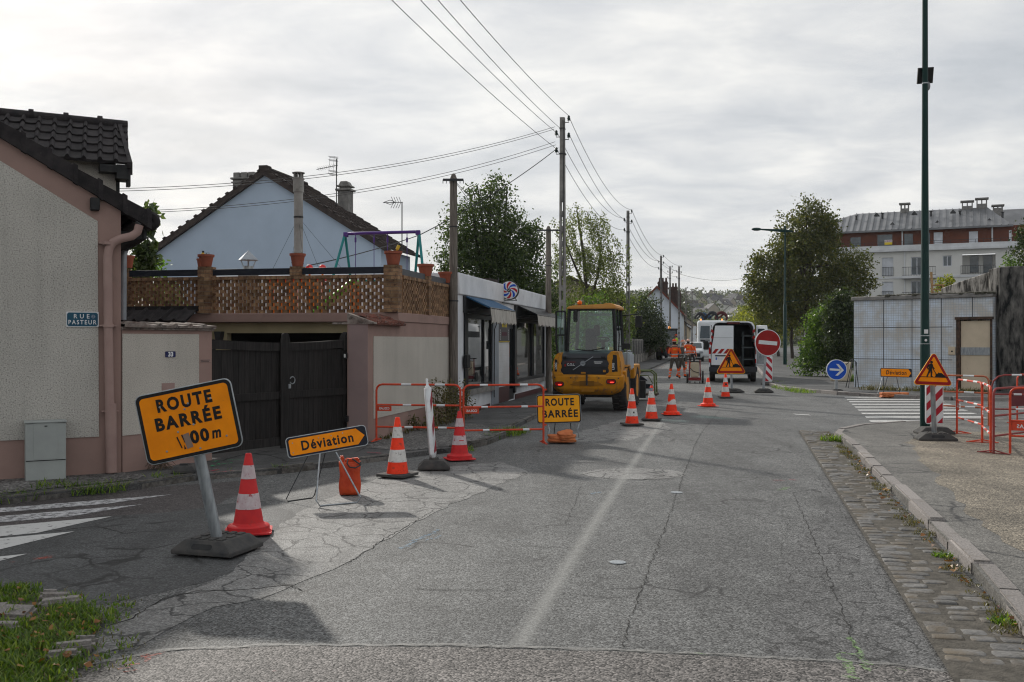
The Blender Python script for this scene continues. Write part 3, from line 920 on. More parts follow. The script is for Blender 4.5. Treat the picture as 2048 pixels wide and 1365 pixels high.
spots = [(G(1665, 884).x, G(1665, 884).y, 0.22, 160, 0.12), (G(1690, 886).x - .1, G(1690, 886).y, 0.12, 60, 0.10), (G(2010, 1252).x, G(2010, 1252).y, .1, 120, .05), (G(1885, 1118).x, G(1885, 1118).y, .08, 90, .045)]
for px, py, r, n, h in ((110, 985, .25, 120, .14), (200, 985, .3, 160, .12), (160, 990, .2, 100, .10), (330, 965, .2, 70, .12), (60, 998, .25, 80, .1), (20, 1004, .25, 80, .1), (260, 975, .2, 60, .08), (560, 945, .12, 60, .1), (700, 925, .1, 30, .07), (1010, 872, .35, 220, .16), (1035, 868, .25, 120, .14), (940, 904, .1, 40, .1), (980, 880, .2, 60, .1), (450, 952, .15, 40, .08)):
 g = G(px, py)
 spots.append((g.x, g.y, r, n, h))
for px, py in ((1560, 777), (1572, 780), (1585, 783), (1598, 785), (1550, 768), (1610, 787)):
 g = G(px, py)
 spots.append((g.x, g.y, .35, 120, .14))
blades('kerb_grass', spots, m_['grass'], 'green grass tufts growing at the road edges', z=0.015, w=0.006, cat='weeds')
lv, lf = [], []
for _ in range(240):
 k = random.random()
 if k < 0.35:
  p = ko + kd * random.uniform(-3.5, 10) + kn * abs(random.gauss(0.05, 0.06)); z = 0.04
 elif k < 0.6:
  g = G(random.uniform(-60, 200), random.uniform(1190, 1360)); p = Vector((g.x, g.y)); z = 0.05
 else:
  yy = random.uniform(28, 75)
  p = Vector((KL[14][0] + (yy - 25) * .2064 + abs(random.gauss(.15, .25)), yy)); z = 0.015
 r = random.uniform(0.012, 0.026) * (2.2 if k > .6 else 1)
 a = random.uniform(0, 6.28)
 o = len(lv)
 for j in range(5):
  b = a + j * 1.256
  lv.append((p.x + r * math.cos(b) * random.uniform(.6, 1.2), p.y + r * math.sin(b), z + random.uniform(0, .03)))
 lf.append(tuple(range(o, o + 5)))
mb = MB(); mb.add(lv, lf)
tag(mb.build('fallen_leaves', m_['litter'], smooth=False), 'orange fallen leaves lying along the kerbs', 'leaves', kind='stuff')
# ================================================================== FAR HILL
def hz(x, y):
 s = min(max((y - 330) / 560, 0), 1)
 s = s * s * (3 - 2 * s)
 return 35 * s * (1 + 0.10 * math.sin(x * 0.006 + 1.0)) + 1.2 * math.sin(x * .021 + y * .013) * s - 0.1
hm = MB()
nx, ny = 70, 50
vs = [(-700 + 2000 * i / nx, 300 + 1100 * j / ny, 0) for j in range(ny + 1) for i in range(nx + 1)]
vs = [(x, y, hz(x, y)) for x, y, _ in vs]
hm.add(vs, [(j * (nx + 1) + i, j * (nx + 1) + i + 1, (j + 1) * (nx + 1) + i + 1, (j + 1) * (nx + 1) + i) for j in range(ny) for i in range(nx)])
struct('hill', hm, M('hill_grass', (0.10, 0.12, 0.06), (0.06, 0.08, 0.04), ns=0.03, rough=0.95))
def hillhit(px, py):
 y = 330.0
 while y < 1300:
  x = (px - 1024) * y / F
  if hz(x, y) >= CH - (py - HY) * y / F:
   return Vector((x, y, hz(x, y)))
  y += 4
 return None
# ================================================================== BUILDINGS
m_['pink'] = M('pink_render', (0.335, 0.225, 0.195), (0.28, 0.19, 0.165), ns=1.6, rough=0.9, bump=0.2, bs=90, dirt=((0.19, 0.14, 0.12), 1.4, 0.60, 0.80))
m_['pinkpipe'] = M('pink_painted_pipe', (0.36, 0.25, 0.22), (0.30, 0.20, 0.18), ns=3, rough=0.6)
m_['cast'] = roughcast('cream_roughcast', (0.50, 0.48, 0.44), scale=62, dark=.38)
m_['castfine'] = roughcast('cream_fine_roughcast', (0.56, 0.525, 0.47), scale=85, dark=0.5)
m_['tile'] = M('dark_roof_tile', (0.038, 0.033, 0.034), (0.020, 0.018, 0.020), ns=9, rough=0.8, island=0.3, dirt=((0.11, 0.105, 0.095), 22, 0.66, 0.76), bump=0.4, bs=50, spec=.2)
m_['tilebrown'] = M('brown_roof_tile', (0.055, 0.043, 0.038), (0.028, 0.023, 0.022), ns=6, rough=0.85, island=0.3, bump=0.3, bs=50)
m_['tilered'] = M('red_coping_tile', (0.22, 0.085, 0.06), (0.12, 0.055, 0.045), ns=8, rough=0.85, island=0.25, dirt=((0.10, 0.09, 0.08), 7, 0.5, 0.7))
m_['tilepale'] = M('weathered_coping_tile', (0.34, 0.30, 0.27), (0.15, 0.11, 0.095), ns=7, rough=0.9, island=0.3, dirt=((0.06, 0.05, 0.045), 10, 0.5, 0.68))
m_['brick'] = M('tan_brick', (0.30, 0.19, 0.105), (0.16, 0.088, 0.055), ns=11, rough=0.85, island=0.35, dirt=((0.07, 0.035, 0.028), 12, 0.56, 0.68))
m_['mortar'] = M('mortar', (0.20, 0.17, 0.14), ns=9, rough=0.95)
m_['navy'] = M('navy_board', (0.022, 0.026, 0.038), (0.016, 0.019, 0.028), ns=4, rough=0.5)
m_['gatewood'] = M('black_gate_wood', (0.030, 0.027, 0.026), (0.012, 0.011, 0.011), ns=5, rough=0.75, stretch=(9, 9, 0.5), bump=0.4, bs=10, island=0.2, dirt=((0.15, 0.145, 0.14), 3.2, 0.70, 0.80))
m_['creamwall'] = M('cream_wall', (0.42, 0.36, 0.22), ns=2, rough=0.9)
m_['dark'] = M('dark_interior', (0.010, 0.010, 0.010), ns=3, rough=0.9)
m_['bluewall'] = M('pale_blue_render', (0.42, 0.505, 0.61), (0.39, 0.47, 0.57), ns=1.3, rough=0.9)
m_['shopwall'] = M('shop_white_render', (0.74, 0.76, 0.79), (0.60, 0.62, 0.65), ns=1.5, rough=0.85, dirt=((0.36, 0.36, 0.35), 1.6, 0.60, 0.82))
m_['greycladding'] = M('grey_blue_panel', (0.34, 0.37, 0.42), ns=3, rough=0.5)
m_['whitetile'] = tilegrid('white_wall_tile', (0.72, 0.73, 0.75), 0.15, 0.15, mortar=0.03, mcol=(0.52, 0.53, 0.54), stain=(0.62, 0.62, 0.62))
m_['redtile'] = M('oxblood_tile', (0.10, 0.022, 0.022), (0.06, 0.016, 0.016), ns=8, rough=0.3, stretch=(6, 6, 0.5))
m_['blackframe'] = M('black_frame', (0.014, 0.016, 0.020), ns=3, rough=0.35)
m_['awnblue'] = M('blue_awning', (0.03, 0.10, 0.20), ns=3, rough=0.7)
m_['awncloth'] = M('dirty_awning_cloth', (0.55, 0.53, 0.49), (0.33, 0.31, 0.28), ns=5, rough=0.85, stretch=(6, 6, 0.6))
m_['stonewall'] = M('old_concrete', (0.46, 0.43, 0.39), (0.06, 0.056, 0.05), ns=4, rough=0.95, stretch=(2.2, 2.2, 0.45), bump=0.6, bs=9, contrast=(0.40, 0.60), dirt=((0.03, 0.03, 0.028), 2.2, 0.55, 0.70))
m_['stonedark'] = M('blackened_concrete', (0.20, 0.19, 0.175), (0.012, 0.013, 0.014), ns=3.2, rough=0.95, stretch=(1.6, 1.6, 0.5), bump=0.7, bs=8, contrast=(0.38, 0.70))
m_['mosaic'] = tilegrid('mosaic_tile', (0.64, 0.73, 0.84), 0.085, 0.085, mortar=0.12, mcol=(0.36, 0.39, 0.43), stain=(0.50, 0.475, 0.43))
m_['joint2'] = M('panel_joint', (0.10, 0.105, 0.115), ns=3, rough=0.9)
m_['doorcream'] = M('cream_door', (0.62, 0.52, 0.39), (0.55, 0.46, 0.34), ns=2, rough=0.6, dirt=((0.25, 0.20, 0.15), 5, 0.66, 0.78))
m_['rust'] = M('rusty_steel', (0.10, 0.06, 0.04), (0.04, 0.03, 0.026), ns=10, rough=0.8)
m_['aptwall'] = M('apartment_render', (0.67, 0.67, 0.645), (0.61, 0.61, 0.59), ns=0.6, rough=0.85)
m_['aptwhite'] = M('apartment_white', (0.66, 0.68, 0.70), (0.52, 0.53, 0.55), ns=0.8, rough=0.8)
m_['aptbrown'] = M('brown_cladding', (0.15, 0.045, 0.022), (0.11, 0.034, 0.02), ns=0.8, rough=0.6)
m_['zincroof'] = M('zinc_roof', (0.22, 0.225, 0.235), (0.16, 0.165, 0.175), ns=0.8, rough=0.5, metal=0.3)
m_['aptglass'] = M('apartment_glass', (0.06, 0.09, 0.11), (0.03, 0.04, 0.05), ns=1.2, rough=0.08, spec=0.8)
m_['shutter'] = M('roller_shutter', (0.62, 0.65, 0.70), ns=2, rough=0.6)
m_['moss'] = M('moss', (0.035, 0.035, 0.022), (0.10, 0.095, 0.08), ns=14, rough=0.95)
def tile_roof(mb, e0, e1, r0, r1, rows, cols, lift=0.028, roll=0.045):
 """roof tiles between eave line e0-e1 and ridge line r0-r1"""
 e0, e1, r0, r1 = map(Vector, (e0, e1, r0, r1))
 nrm = (e1 - e0).cross(r0 - e0).normalized()
 if nrm.z < 0:
  nrm = -nrm
 prof = [(0.0, 0.15), (0.07, 0.75), (0.16, 1.0), (0.25, 0.75), (0.33, 0.1), (0.66, 0.0), (1.0, 0.15)]
 def pt(u, v, h):
  a = e0.lerp(e1, u); b = r0.lerp(r1, u)
  return a.lerp(b, v) + nrm * h
 for i in range(rows):
  v0, v1 = i / rows, min((i + 1.12) / rows, 1.0)
  for j in range(cols):
   j0 = j / cols
   jl = random.gauss(0, 0.003)
   top, low, bot = [], [], []
   for (u, h) in prof:
    uu = min(j0 + u / cols * 0.995, 1)
    low.append(pt(uu, v0, h * roll + lift + jl))
    top.append(pt(uu, v1, h * roll * 0.9 + jl))
    bot.append(pt(uu, v0, -0.005))
   k = len(prof)
   fs = [(q, q + 1, k + q + 1, k + q) for q in range(k - 1)] + [(2 * k + q, 2 * k + q + 1, q + 1, q) for q in range(k - 1)]
   mb.add(low + top + bot, fs)
 mb.face([pt(0, 0, -0.01), pt(1, 0, -0.01), pt(1, 1, -0.01), pt(0, 1, -0.01)])
 return mb
# ------------------------------------------------------------------ corner house
HC = Vector((-4.97, 12.65))
HA = R(28)
HU = Vector((math.cos(HA), math.sin(HA)))
HV = Vector((-math.sin(HA), math.cos(HA)))
house = thing('corner_house', 'cream roughcast corner house with pink trim and dark tiled roof', 'house', (HC.x, HC.y, 0), HA)
def hw(px, py, off=0.0):
 A = HC + HV * off
 return onwall(px, py, A, HU)
z_e = 3.50                       # rake height above the wall corner
sl = 0.585
mb = MB()
mb.prism([(0, 0.02), (0, z_e - 0.02), (-4.6, z_e - 0.02 + 4.6 * sl), (-9.2, z_e - 0.02), (-9.2, 0.02)][::-1], 0.0, 0.28, 'y')
mb.box(-0.28, 0, 0.28, 8, 0.02, z_e - 0.05)
mb.box(-9.2, -8.92, 0.28, 8, 0.02, z_e - 0.05)
mb.box(-9.2, 0, 8, 8.2, 0.02, z_e)
mb.build('wall', m_['pink'], house)
a1, a2 = hw(195, 443), hw(198, 874)
l1 = hw(0, 322)
l2 = hw(0, 881)
k_ = (l1[1] - a1[1]) / (l1[0] - a1[0])
mb = MB()
mb.prism([(a2[0], l2[1] - .005), (a1[0], a1[1]), (-4.6, a1[1] + k_ * (-4.6 - a1[0])), (-7.6, a1[1] + 0.6), (-7.6, l2[1] - .005)][::-1], -0.016, -0.001, 'y')
mb.build('roughcast_panel', m_['cast'], house)
mb = MB()
tl = 0.335
n_t = 16
xr = 0.36
for i in range(n_t):
 x0 = xr - i * tl * math.cos(math.atan(sl))
 x1 = x0 - tl * math.cos(math.atan(sl)) - 0.03
 za, zb = z_e + 0.115 - sl * x0, z_e + 0.115 - sl * x1
 h = 0.215
 mb.prism([(x0, za - h), (x0, za), (x1, zb - 0.03), (x1, zb - h)], -0.075, 0.20, 'y')
 mb.prism([(x0 - 0.0, za - h - .012), (x0, za + 0.018), (x0 - 0.055, za + .05), (x0 - 0.055, za - h + 0.02)], -0.088, 0.21, 'y')
 mb.cbox((x0 - 0.10, -0.077, za - 0.06), (0.012, 0.012, 0.012))
mb.tube(arcpts((xr, 0.06, z_e + 0.0 - sl * xr + 0.01), 0.055, -90, 90, 6), 0.075, 8)
mb.build('verge_tile', m_['tile'], house, bevel=0.012, seg=1)
mb = MB()
mb.T = Matrix.Identity(4)
mb.prism([(0.36, z_e - 0.21), (-4.6, z_e + 4.96 * sl - .21), (-4.6, z_e + 0.08 + 4.6 * sl), (0.36, z_e + 0.06 - 0.36 * sl)][::1], 0.2, 8.2, 'y')
mb.prism([(-9.5, z_e - 0.21), (-4.6, z_e + 4.9 * sl - .21), (-4.6, z_e + 0.08 + 4.6 * sl), (-9.5, z_e + 0.06 - 0.36 * sl)], 0.2, 8.2, 'y')
mb.build('roof', m_['tile'], house)
mb = MB()
for i in range(14):
 mb.box(0.02, 0.33, 0.25 + i * 0.16, 0.29 + i * 0.16, z_e - 0.38 - 0.04, z_e - 0.33)
mb.box(0.30, 0.34, 0.2, 7.8, z_e - 0.42, z_e - 0.15)
mb.build('eave_boards', m_['darkmetal'], house)
bk = hw(189, 405)
mb = MB(); mb.box(bk[0] - 0.055, bk[0] + 0.055, -0.09, 0.0, bk[1] - 0.11, bk[1] + 0.05)
mb.build('rafter_end', m_['black'], house, bevel=0.01)
mb = MB()
gs, gz = hw(284, 437)
for k in range(9):
 a = R(180 + 180 * k / 8)
mb.tube([(gs, 0.02, gz), (gs, 8, gz)], 0.075, 12)
mb.cbox((gs, 0.01, gz + 0.045), (0.19, 0.02, 0.05))
mb.build('gutter', m_['zinc'], house)
pp = [hw(*q) for q in ((277, 452), (273, 466), (262, 474), (240, 479), (225, 486), (217, 498), (214, 515), (215, 640), (217, 760), (219, 830), (221, 945))]
mb = MB()
mb.tube([(s_, -0.075, z_) for s_, z_ in pp], 0.054, 12)
for q in ((215, 652), (219, 822), (214, 488)):
 s_, z_ = hw(*q)
 mb.tube([(s_, -0.075, z_ - 0.02), (s_, -0.075, z_ + 0.02)], 0.066, 12)
 mb.box(s_ - 0.10, s_ + 0.10, -0.085, 0.0, z_ - 0.008, z_ + 0.008)
s_, z_ = hw(220, 815)
mb.tube([(s_, -0.075, z_ + 0.05), (s_ + .01, -0.075, 0.1)], 0.068, 12)
mb.build('downpipe', m_['pinkpipe'], house)
mb = MB()
pp = [hw(q[0], q[1], 2.2) for q in ((272, 470), (268, 486), (252, 497), (247, 510), (246, 640))]
mb.tube([(s_, 2.2, z_) for s_, z_ in pp], 0.05, 10)
mb.build('downpipe', m_['zinc'], house)
ws, _ = hw(232, 360, 2.6)
mb = MB()
mb.wallholes(-6, ws, 3.3, hw(258, 329, 2.35)[1] + .12, [], 2.6, 2.8)
mb.box(ws - 0.2, ws, 2.8, 6.0, 2.0, 4.4)
mb.build('upper_wall', m_['castfine'], house)
er, ez = hw(258, 329, 2.35)
rr_, rz_ = hw(255, 254, 3.75)
mb = MB()
tile_roof(mb, (er - 4.2, 2.35, ez + 0.02), (er, 2.35, ez), (rr_ - 4.2, 3.75, rz_ + 0.02), (rr_, 3.75, rz_), 5, 19, 0.03, 0.055)
mb.tube([(rr_ - 4.2, 3.78, rz_ + 0.03), (rr_, 3.78, rz_ + 0.01)], 0.095, 10)
for i in range(9):
 x_ = rr_ - 0.5 * i - 0.45
 mb.tube([(x_, 3.78, rz_ + 0.03), (x_ + 0.07, 3.78, rz_ + 0.03)], 0.112, 10)
mb.box(er - 0.03, er + 0.03, 2.33, 3.8, ez - 0.06, ez + 0.03)
mb.prism([(2.35, ez - 0.16), (2.35, ez + 0.03), (3.78, rz_ + 0.08), (3.78, rz_ - 0.12)], er - 0.01, er + 0.05, 'x')
mb.build('upper_roof', m_['tile'], house)
mb = MB()
for q in ((er - .40, er - .15, 2.36, 2.6, ez - .13, ez - .02), (er - 1.0, er - .94, 2.36, 2.6, ez - .12, ez - .02), (er - .17, er + .02, 2.36, 2.75, ez - .22, ez - .01), (er - .02, er + .03, 2.4, 2.55, ez - .32, ez - .05), (ws + .005, ws + .06, 2.66, 2.8, 3.3, ez - .2)):
 mb = MB(); mb.box(*q); mb.build('eave_board', m_['black'], house)
s0, z0 = hw(132, 656); s1, z1 = hw(197, 623)
o = thing('street_sign', 'blue enamel street name plate on the cream house wall', 'street sign', (HC.x + HU.x * (s0 + s1) / 2 - HV.x * .017, HC.y + HU.y * (s0 + s1) / 2 - HV.y * .017, (z0 + z1) / 2), HA)
w_, h_ = s1 - s0, z1 - z0 - 0.02
mb = MB(); mb.prism(rrect(w_, h_, 0.01), -0.012, 0.0, 'y'); mb.build('rim', m_['signwhite'], o)
m_['enamel'] = M('blue_enamel', (0.012, 0.062, 0.115), (0.016, 0.085, 0.13), ns=8, rough=0.3)
c_ = 0.018
mb = MB(); mb.prism([(-w_ / 2 + .01 + c_, -h_ / 2 + .01), (w_ / 2 - .01 - c_, -h_ / 2 + .01), (w_ / 2 - .01, -h_ / 2 + .01 + c_), (w_ / 2 - .01, h_ / 2 - .01 - c_), (w_ / 2 - .01 - c_, h_ / 2 - .01), (-w_ / 2 + .01 + c_, h_ / 2 - .01), (-w_ / 2 + .01, h_ / 2 - .01 - c_), (-w_ / 2 + .01, -h_ / 2 + .01 + c_)], -0.015, -0.0125, 'y')
mb.build('plate', m_['enamel'], o)
mb = MB()
def serif_text(mb, word, size, cx, cz, y, spacing):
 mb.text(word, size, (cx, y, cz), (1, 0, 0), (0, 0, 1), spacing=spacing, bold=0.001, fit=w_ * (.48 if len(word) < 4 else .86))
serif_text(mb, 'RUE', h_ * 0.40, -0.01, h_ * 0.19, -0.0165, 1.75)
serif_text(mb, 'PASTEUR', h_ * 0.40, 0.0, -h_ * 0.20, -0.0165, 1.32)
mb.build('lettering', m_['signwhite'], o)
mb = MB(); mb.lathe([(0.024, -0.0185), (0.024, -0.016)], 18, (w_ * 0.33, 0, h_ * 0.19), 'y'); mb.build('sticker', M('pale_sticker', (0.25, 0.30, 0.36), (0.05, 0.09, 0.14), ns=60, rough=0.5), o)
s0, z0 = hw(49, 972); s1, z1 = hw(129, 838)
cx = (s0 + s1) / 2
cab = thing('utility_cabinet', 'pale grey meter cabinet standing against the house wall', 'utility cabinet', (HC.x + HU.x * cx, HC.y + HU.y * cx, 0.06), HA)
w_ = (s1 - s0)
zz = z1 - 0.06
m_['cabinet'] = M('cabinet_grey', (0.36, 0.385, 0.37), (0.31, 0.33, 0.32), ns=2.5, rough=0.55, dirt=((0.30, 0.27, 0.23), 3, 0.62, 0.80))
mb = MB(); mb.box(-w_ / 2, w_ / 2, -0.27, -0.02, 0.0, zz - 0.025); mb.build('plinth_box', m_['cabinet'], cab, bevel=0.006)
mb = MB(); mb.box(-w_ / 2 + .006, w_ / 2 - .006, -0.285, -0.272, zz * 0.355, zz - 0.03); mb.box(-w_ / 2 * .6, w_ / 2 * .6, -0.288, -0.2855, zz * .37, zz * .97); mb.build('door', m_['cabinet'], cab, bevel=0.004)
mb = MB(); mb.box(-w_ / 2 - .012, w_ / 2 + .012, -0.30, -0.02, zz - 0.024, zz); mb.build('lid', m_['cabinet'], cab, bevel=0.008)
mb = MB(); mb.cbox((0, -0.292, zz - 0.06), (0.03, 0.01, 0.012)); mb.build('lock', m_['black'], cab)
mb = MB(); mb.box(-w_ / 2 + .006, w_ / 2 - .006, -0.274, -0.2705, zz * 0.34, zz * .352); mb.build('seam', m_['black'], cab)
# ------------------------------------------------------------------ garden wall with the number 33
WE = Vector((-4.22, 14.02))
wd = (WE - HC); wL = wd.length; wd = wd / wL
wa = math.atan2(wd.y, wd.x)
gw = thing('garden_wall', 'low pink wall with cream panel left of the gate, numbered 33', 'wall', (HC.x, HC.y, 0), wa)
def gwp(px, py):
 return onwall(px, py, HC, wd)
mb = MB(); mb.box(0.02, wL, 0.0, 0.34, 0.0, 1.90); mb.build('wall', m_['pink'], gw, bevel=0.01)
p0, p1 = gwp(244, 872), gwp(397, 669)
mb = MB(); mb.box(p0[0], p1[0], -0.012, -0.001, p0[1], p1[1]); mb.build('roughcast_panel', m_['castfine'], gw)
mb = MB(); tile_roof(mb, (0.0, -0.07, 1.93), (wL + .01, -0.07, 1.93), (0.0, 0.3, 1.99), (wL + .01, 0.3, 1.99), 1, 6, 0.03, 0.03)
mb.box(0.0, wL, -0.04, 0.3, 1.895, 1.93)
mb.build('coping', m_['tilepale'], gw)
c = gwp(322, 770); mb = MB(); mb.box(c[0] - .0, c[0] + 0.22, -0.016, -0.013, c[1] - 0.10, c[1] + .02); mb.build('letter_slot', m_['pinkpipe'], gw)
c0_, c1_ = gwp(329, 715), gwp(349, 703)
nr = thing('house_number', 'small dark blue enamel number 33 plate on the garden wall', 'house number', tuple(HC + wd * (c0_[0] + c1_[0]) / 2) + ((c0_[1] + c1_[1]) / 2,), wa)
w_, h_ = (c1_[0] - c0_[0]), (c1_[1] - c0_[1])
mb = MB(); mb.prism(rrect(w_, h_, 0.012), -0.022, -0.013, 'y'); mb.build('plate', M('number_blue', (0.02, 0.025, 0.10), ns=5, rough=0.3), nr)
mb = MB(); mb.text('33', h_ * 1.05, (0, -0.0235, -0.003), (1, 0, 0), (0, 0, 1), bold=0.004, sx=1.1); mb.build('lettering', m_['signwhite'], nr)
c = gwp(411, 722)
nb_ = thing('wall_plaque', 'tiny worn plaque at the end of the pink wall by the gate', 'plaque', tuple(HC + wd * min(c[0], wL - .12)) + (c[1],), wa)
mb = MB(); mb.box(-0.10, 0.10, -0.006, -0.001, -0.022, 0.022); mb.build('plate', m_['pinkpipe'], nb_)
mb = MB(); mb.box(-0.09, 0.08, -0.0085, -0.0065, 0.006, 0.013); mb.box(-0.09, 0.06, -0.0085, -0.0065, -0.014, -0.008); mb.build('worn_lines', m_['black'], nb_)
# ------------------------------------------------------------------ wooden gate
GA, GB = Vector((-4.32, 14.15)), Vector((-2.77, 16.66))
gd = (GB - GA); gL = gd.length; gd /= gL
gate = thing('double_gate', 'black weathered wooden double gate between the pink walls', 'gate', (GA.x, GA.y, 0), math.atan2(gd.y, gd.x))
def leaf(x0, x1, sag, name):
 L_ = thing(name, None, None)
 w = x1 - x0
 mb = MB()
 nb = int(w / 0.105)
 for i in range(nb):
  a, b = x0 + w * i / nb, x0 + w * (i + 1) / nb - 0.006
  mb.box(a, b, 0.0, 0.035 + random.uniform(0, .004), 0.14, 1.62 + sag * 0)
 return mb
for k, (x0, x1) in enumerate(((0.03, gL * 0.492), (gL * 0.508, gL - 0.03))):
 lf_ = leaf(x0, x1, 0.0, 'tmp')
 bpy.data.objects.remove(bpy.data.objects['tmp'])
 lo = lf_.build('leaf', m_['gatewood'], gate)
 mb = MB()
 n_ = 8
 top = []
 for i in range(n_ + 1):
  f = i / n_
  u = f if k == 0 else 1 - f
  top.append((x0 + (x1 - x0) * f, 1.775 - 0.05 * math.sin(u * math.pi * .5)))
 mb.prism([(p[0], p[1] - 0.13) for p in top] + top[::-1], -0.035, 0.05, 'y')
 mb.box(x0, x1, -0.03, 0.0, 0.86, 0.97)
 mb.box(x0, x1, -0.03, 0.0, 0.14, 0.27)
 xs_ = x0 if k == 0 else x1 - 0.09
 mb.box(xs_, xs_ + 0.09, -0.025, -0.001, 0.27, 0.86)
 mb.box(xs_, xs_ + 0.09, -0.025, -0.001, 0.97, 1.64)
 mb.build('rail', m_['gatewood'], lo)
mb = MB()
xm = gL / 2
mb.prism([(xm - 0.10, 0.10), (xm + 0.10, 0.10), (xm + 0.10, 1.76), (xm + 0.075, 1.85), (xm + .03, 1.875), (xm - .03, 1.875), (xm - 0.075, 1.85), (xm - 0.10, 1.76)], -0.06, -0.036, 'y')
mb.build('meeting_post', m_['gatewood'], gate, bevel=0.006)
mb = MB(); mb.prism([(gL - 0.12, 1.6), (gL - 0.02, 1.6), (gL - 0.02, 1.9), (gL - 0.06, 1.88), (gL - .12, 1.80)], -0.05, 0.05, 'y'); mb.build('end_post', m_['gatewood'], gate)
mb = MB(); mb.tube(arcpts((xm + 0.13, -0.075, 1.14), 0.055, -150, 150, 10), 0.008, 6); mb.cbox((xm + 0.08, -0.062, 1.05), (0.05, 0.012, 0.07))
mb.build('handle', m_['steel'], gate)
# ------------------------------------------------------------------ right-hand garden wall (pillar, cream panel)
ra_ = math.atan2(RD.y, RD.x)
gw2 = thing('garden_wall', 'long cream panelled wall with pink frame right of the gate', 'wall', (FA.x, FA.y, 0), ra_)
def fp(px, py):
 return onwall(px, py, FA, RD)
LW = 5.55
mb = MB(); mb.box(0.0, 1.78, 0.0, 0.36, 0.0, 2.03); mb.box(1.78, LW, 0.001, 0.36, 0.0, 2.097); mb.build('wall', m_['pink'], gw2)
mb = MB(); mb.box(0.26, LW - 0.05, -0.012, -0.001, 0.44, 1.83); mb.build('roughcast_panel', m_['castfine'], gw2)
mb = MB(); tile_roof(mb, (0.12, -0.10, 2.03), (1.75, -0.10, 2.03), (0.12, 0.30, 2.20), (1.75, 0.30, 2.20), 2, 9, 0.03, 0.04); mb.build('coping', m_['tilered'], gw2)
mb = MB(); mb.prism([(-0.03, -0.12), (0.0, 0.62), (0.12, 0.62), (0.12, -0.12)], 2.03, 2.06, 'z'); mb.prism([(-0.12, 2.055), (0.36, 2.055), (0.36, 2.22)], 0.0, 0.115, 'x'); mb.build('cap_slab', m_['tilepale'], gw2)
mb = MB(); mb.prism([(0.001, 0.36), (0.001, 0.0), (0.03, 0.0)], 0, 0.01)
pv = [FA, FA + RD * 0.35, GB + gd * 0.30, GB + Vector((0.05, -0.10))]
for p in pv:
 pass
mb = MB()
inv = Matrix.Rotation(-ra_, 4, 'Z') @ Matrix.Translation((-FA.x, -FA.y, 0))
pl = [(inv @ Vector((p.x, p.y, 0))) for p in pv]
mb.prism([(pl[0].x - .004, pl[0].y - .0), (pl[1].x, pl[1].y + .002), (pl[2].x, pl[2].y), (pl[3].x, pl[3].y)], 0.0, 2.045)
mb.build('pillar', M('grey_pink_render', (0.30, 0.22, 0.21), (0.25, 0.185, 0.18), ns=1.5, rough=0.9), gw2)
pf = (GB + FA) / 2 + Vector((-0.06, -0.02))
pdir = (FA - GB).normalized()
pa = math.atan2(pdir.y, pdir.x)
b_ = GB + pdir * 0.05 + Vector((pdir.y, -pdir.x)) * 0.10
o = thing('video_doorbell', 'black and white doorbell unit on the gate pillar', 'doorbell', (b_.x, b_.y, P(698, 712, 16.5).z), pa)
mb = MB(); mb.prism(rrect(0.07, 0.10, 0.02), -0.03, 0, 'y'); mb.build('case', m_['black'], o)
mb = MB(); mb.prism(rrect(0.035, 0.06, 0.012), -0.033, -0.0305, 'y'); mb.build('panel', m_['white'], o)
o = thing('letter_box', 'small black box low on the gate pillar', 'box', (b_.x + .03, b_.y, P(704, 838, 16.5).z), pa)
mb = MB(); mb.box(-0.025, 0.025, -0.05, 0, -0.05, 0.05); mb.build('case', m_['black'], o, bevel=.006)
mb = MB(); mb.box(-0.02, 0.02, -0.053, -0.0505, 0.02, 0.03); mb.build('slot', m_['darkmetal'], o)
yl = fp(701, 634)
o = thing('gate_lamp', 'small yellow warning lamp on top of the gate pillar', 'lamp', (GB.x + .1, GB.y + .02, 2.05))
mb = MB(); mb.lathe([(0.05, 0), (0.05, 0.03), (0.046, 0.09), (0.034, 0.105), (0, 0.105)], 14); mb.build('lens', M('yellow_plastic', (0.72, 0.38, 0.02), ns=5, rough=0.35), o)
mb = MB(); mb.lathe([(0.055, -0.01), (0.055, 0.004)], 14); mb.build('base', m_['black'], o)
# ------------------------------------------------------------------ garage with roof terrace and lattice brick parapet
TC = Vector((-2.06, 18.1))
ter = thing('garage_terrace', 'garage with roof terrace behind a pierced brick parapet', 'garage', (TC.x, TC.y, 0), ROADROT)
def tp(px, py):
 return onwall(px, py, TC, RR)
xl = tp(248, 600)[0]
ZB0, ZB1 = 2.10, 2.27
mb = MB()
mb.box(xl, 0.02, -0.06, 4.1, ZB0, ZB1)
mb.build('beam', m_['pink'], ter, bevel=0.01)
gl0, gl1 = tp(428, 650)[0], tp(700, 650)[0]
mb = MB()
mb.box(gl0 - 0.4, gl1 + 0.5, 0.12, 0.3, 1.90, ZB0 - .002)
mb.box(gl0 - 0.4, gl0 + 0.20, 0.12, 0.3, 0.05, 1.90)
mb.build('lintel', m_['creamwall'], ter)
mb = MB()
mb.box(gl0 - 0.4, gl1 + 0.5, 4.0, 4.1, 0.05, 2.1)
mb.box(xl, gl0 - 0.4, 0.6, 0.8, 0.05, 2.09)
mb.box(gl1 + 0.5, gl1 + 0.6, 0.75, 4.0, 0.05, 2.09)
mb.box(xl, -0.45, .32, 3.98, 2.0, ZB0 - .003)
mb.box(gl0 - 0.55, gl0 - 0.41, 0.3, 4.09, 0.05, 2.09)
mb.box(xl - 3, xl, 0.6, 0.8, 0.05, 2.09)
mb.build('garage_wall', m_['dark'], ter)
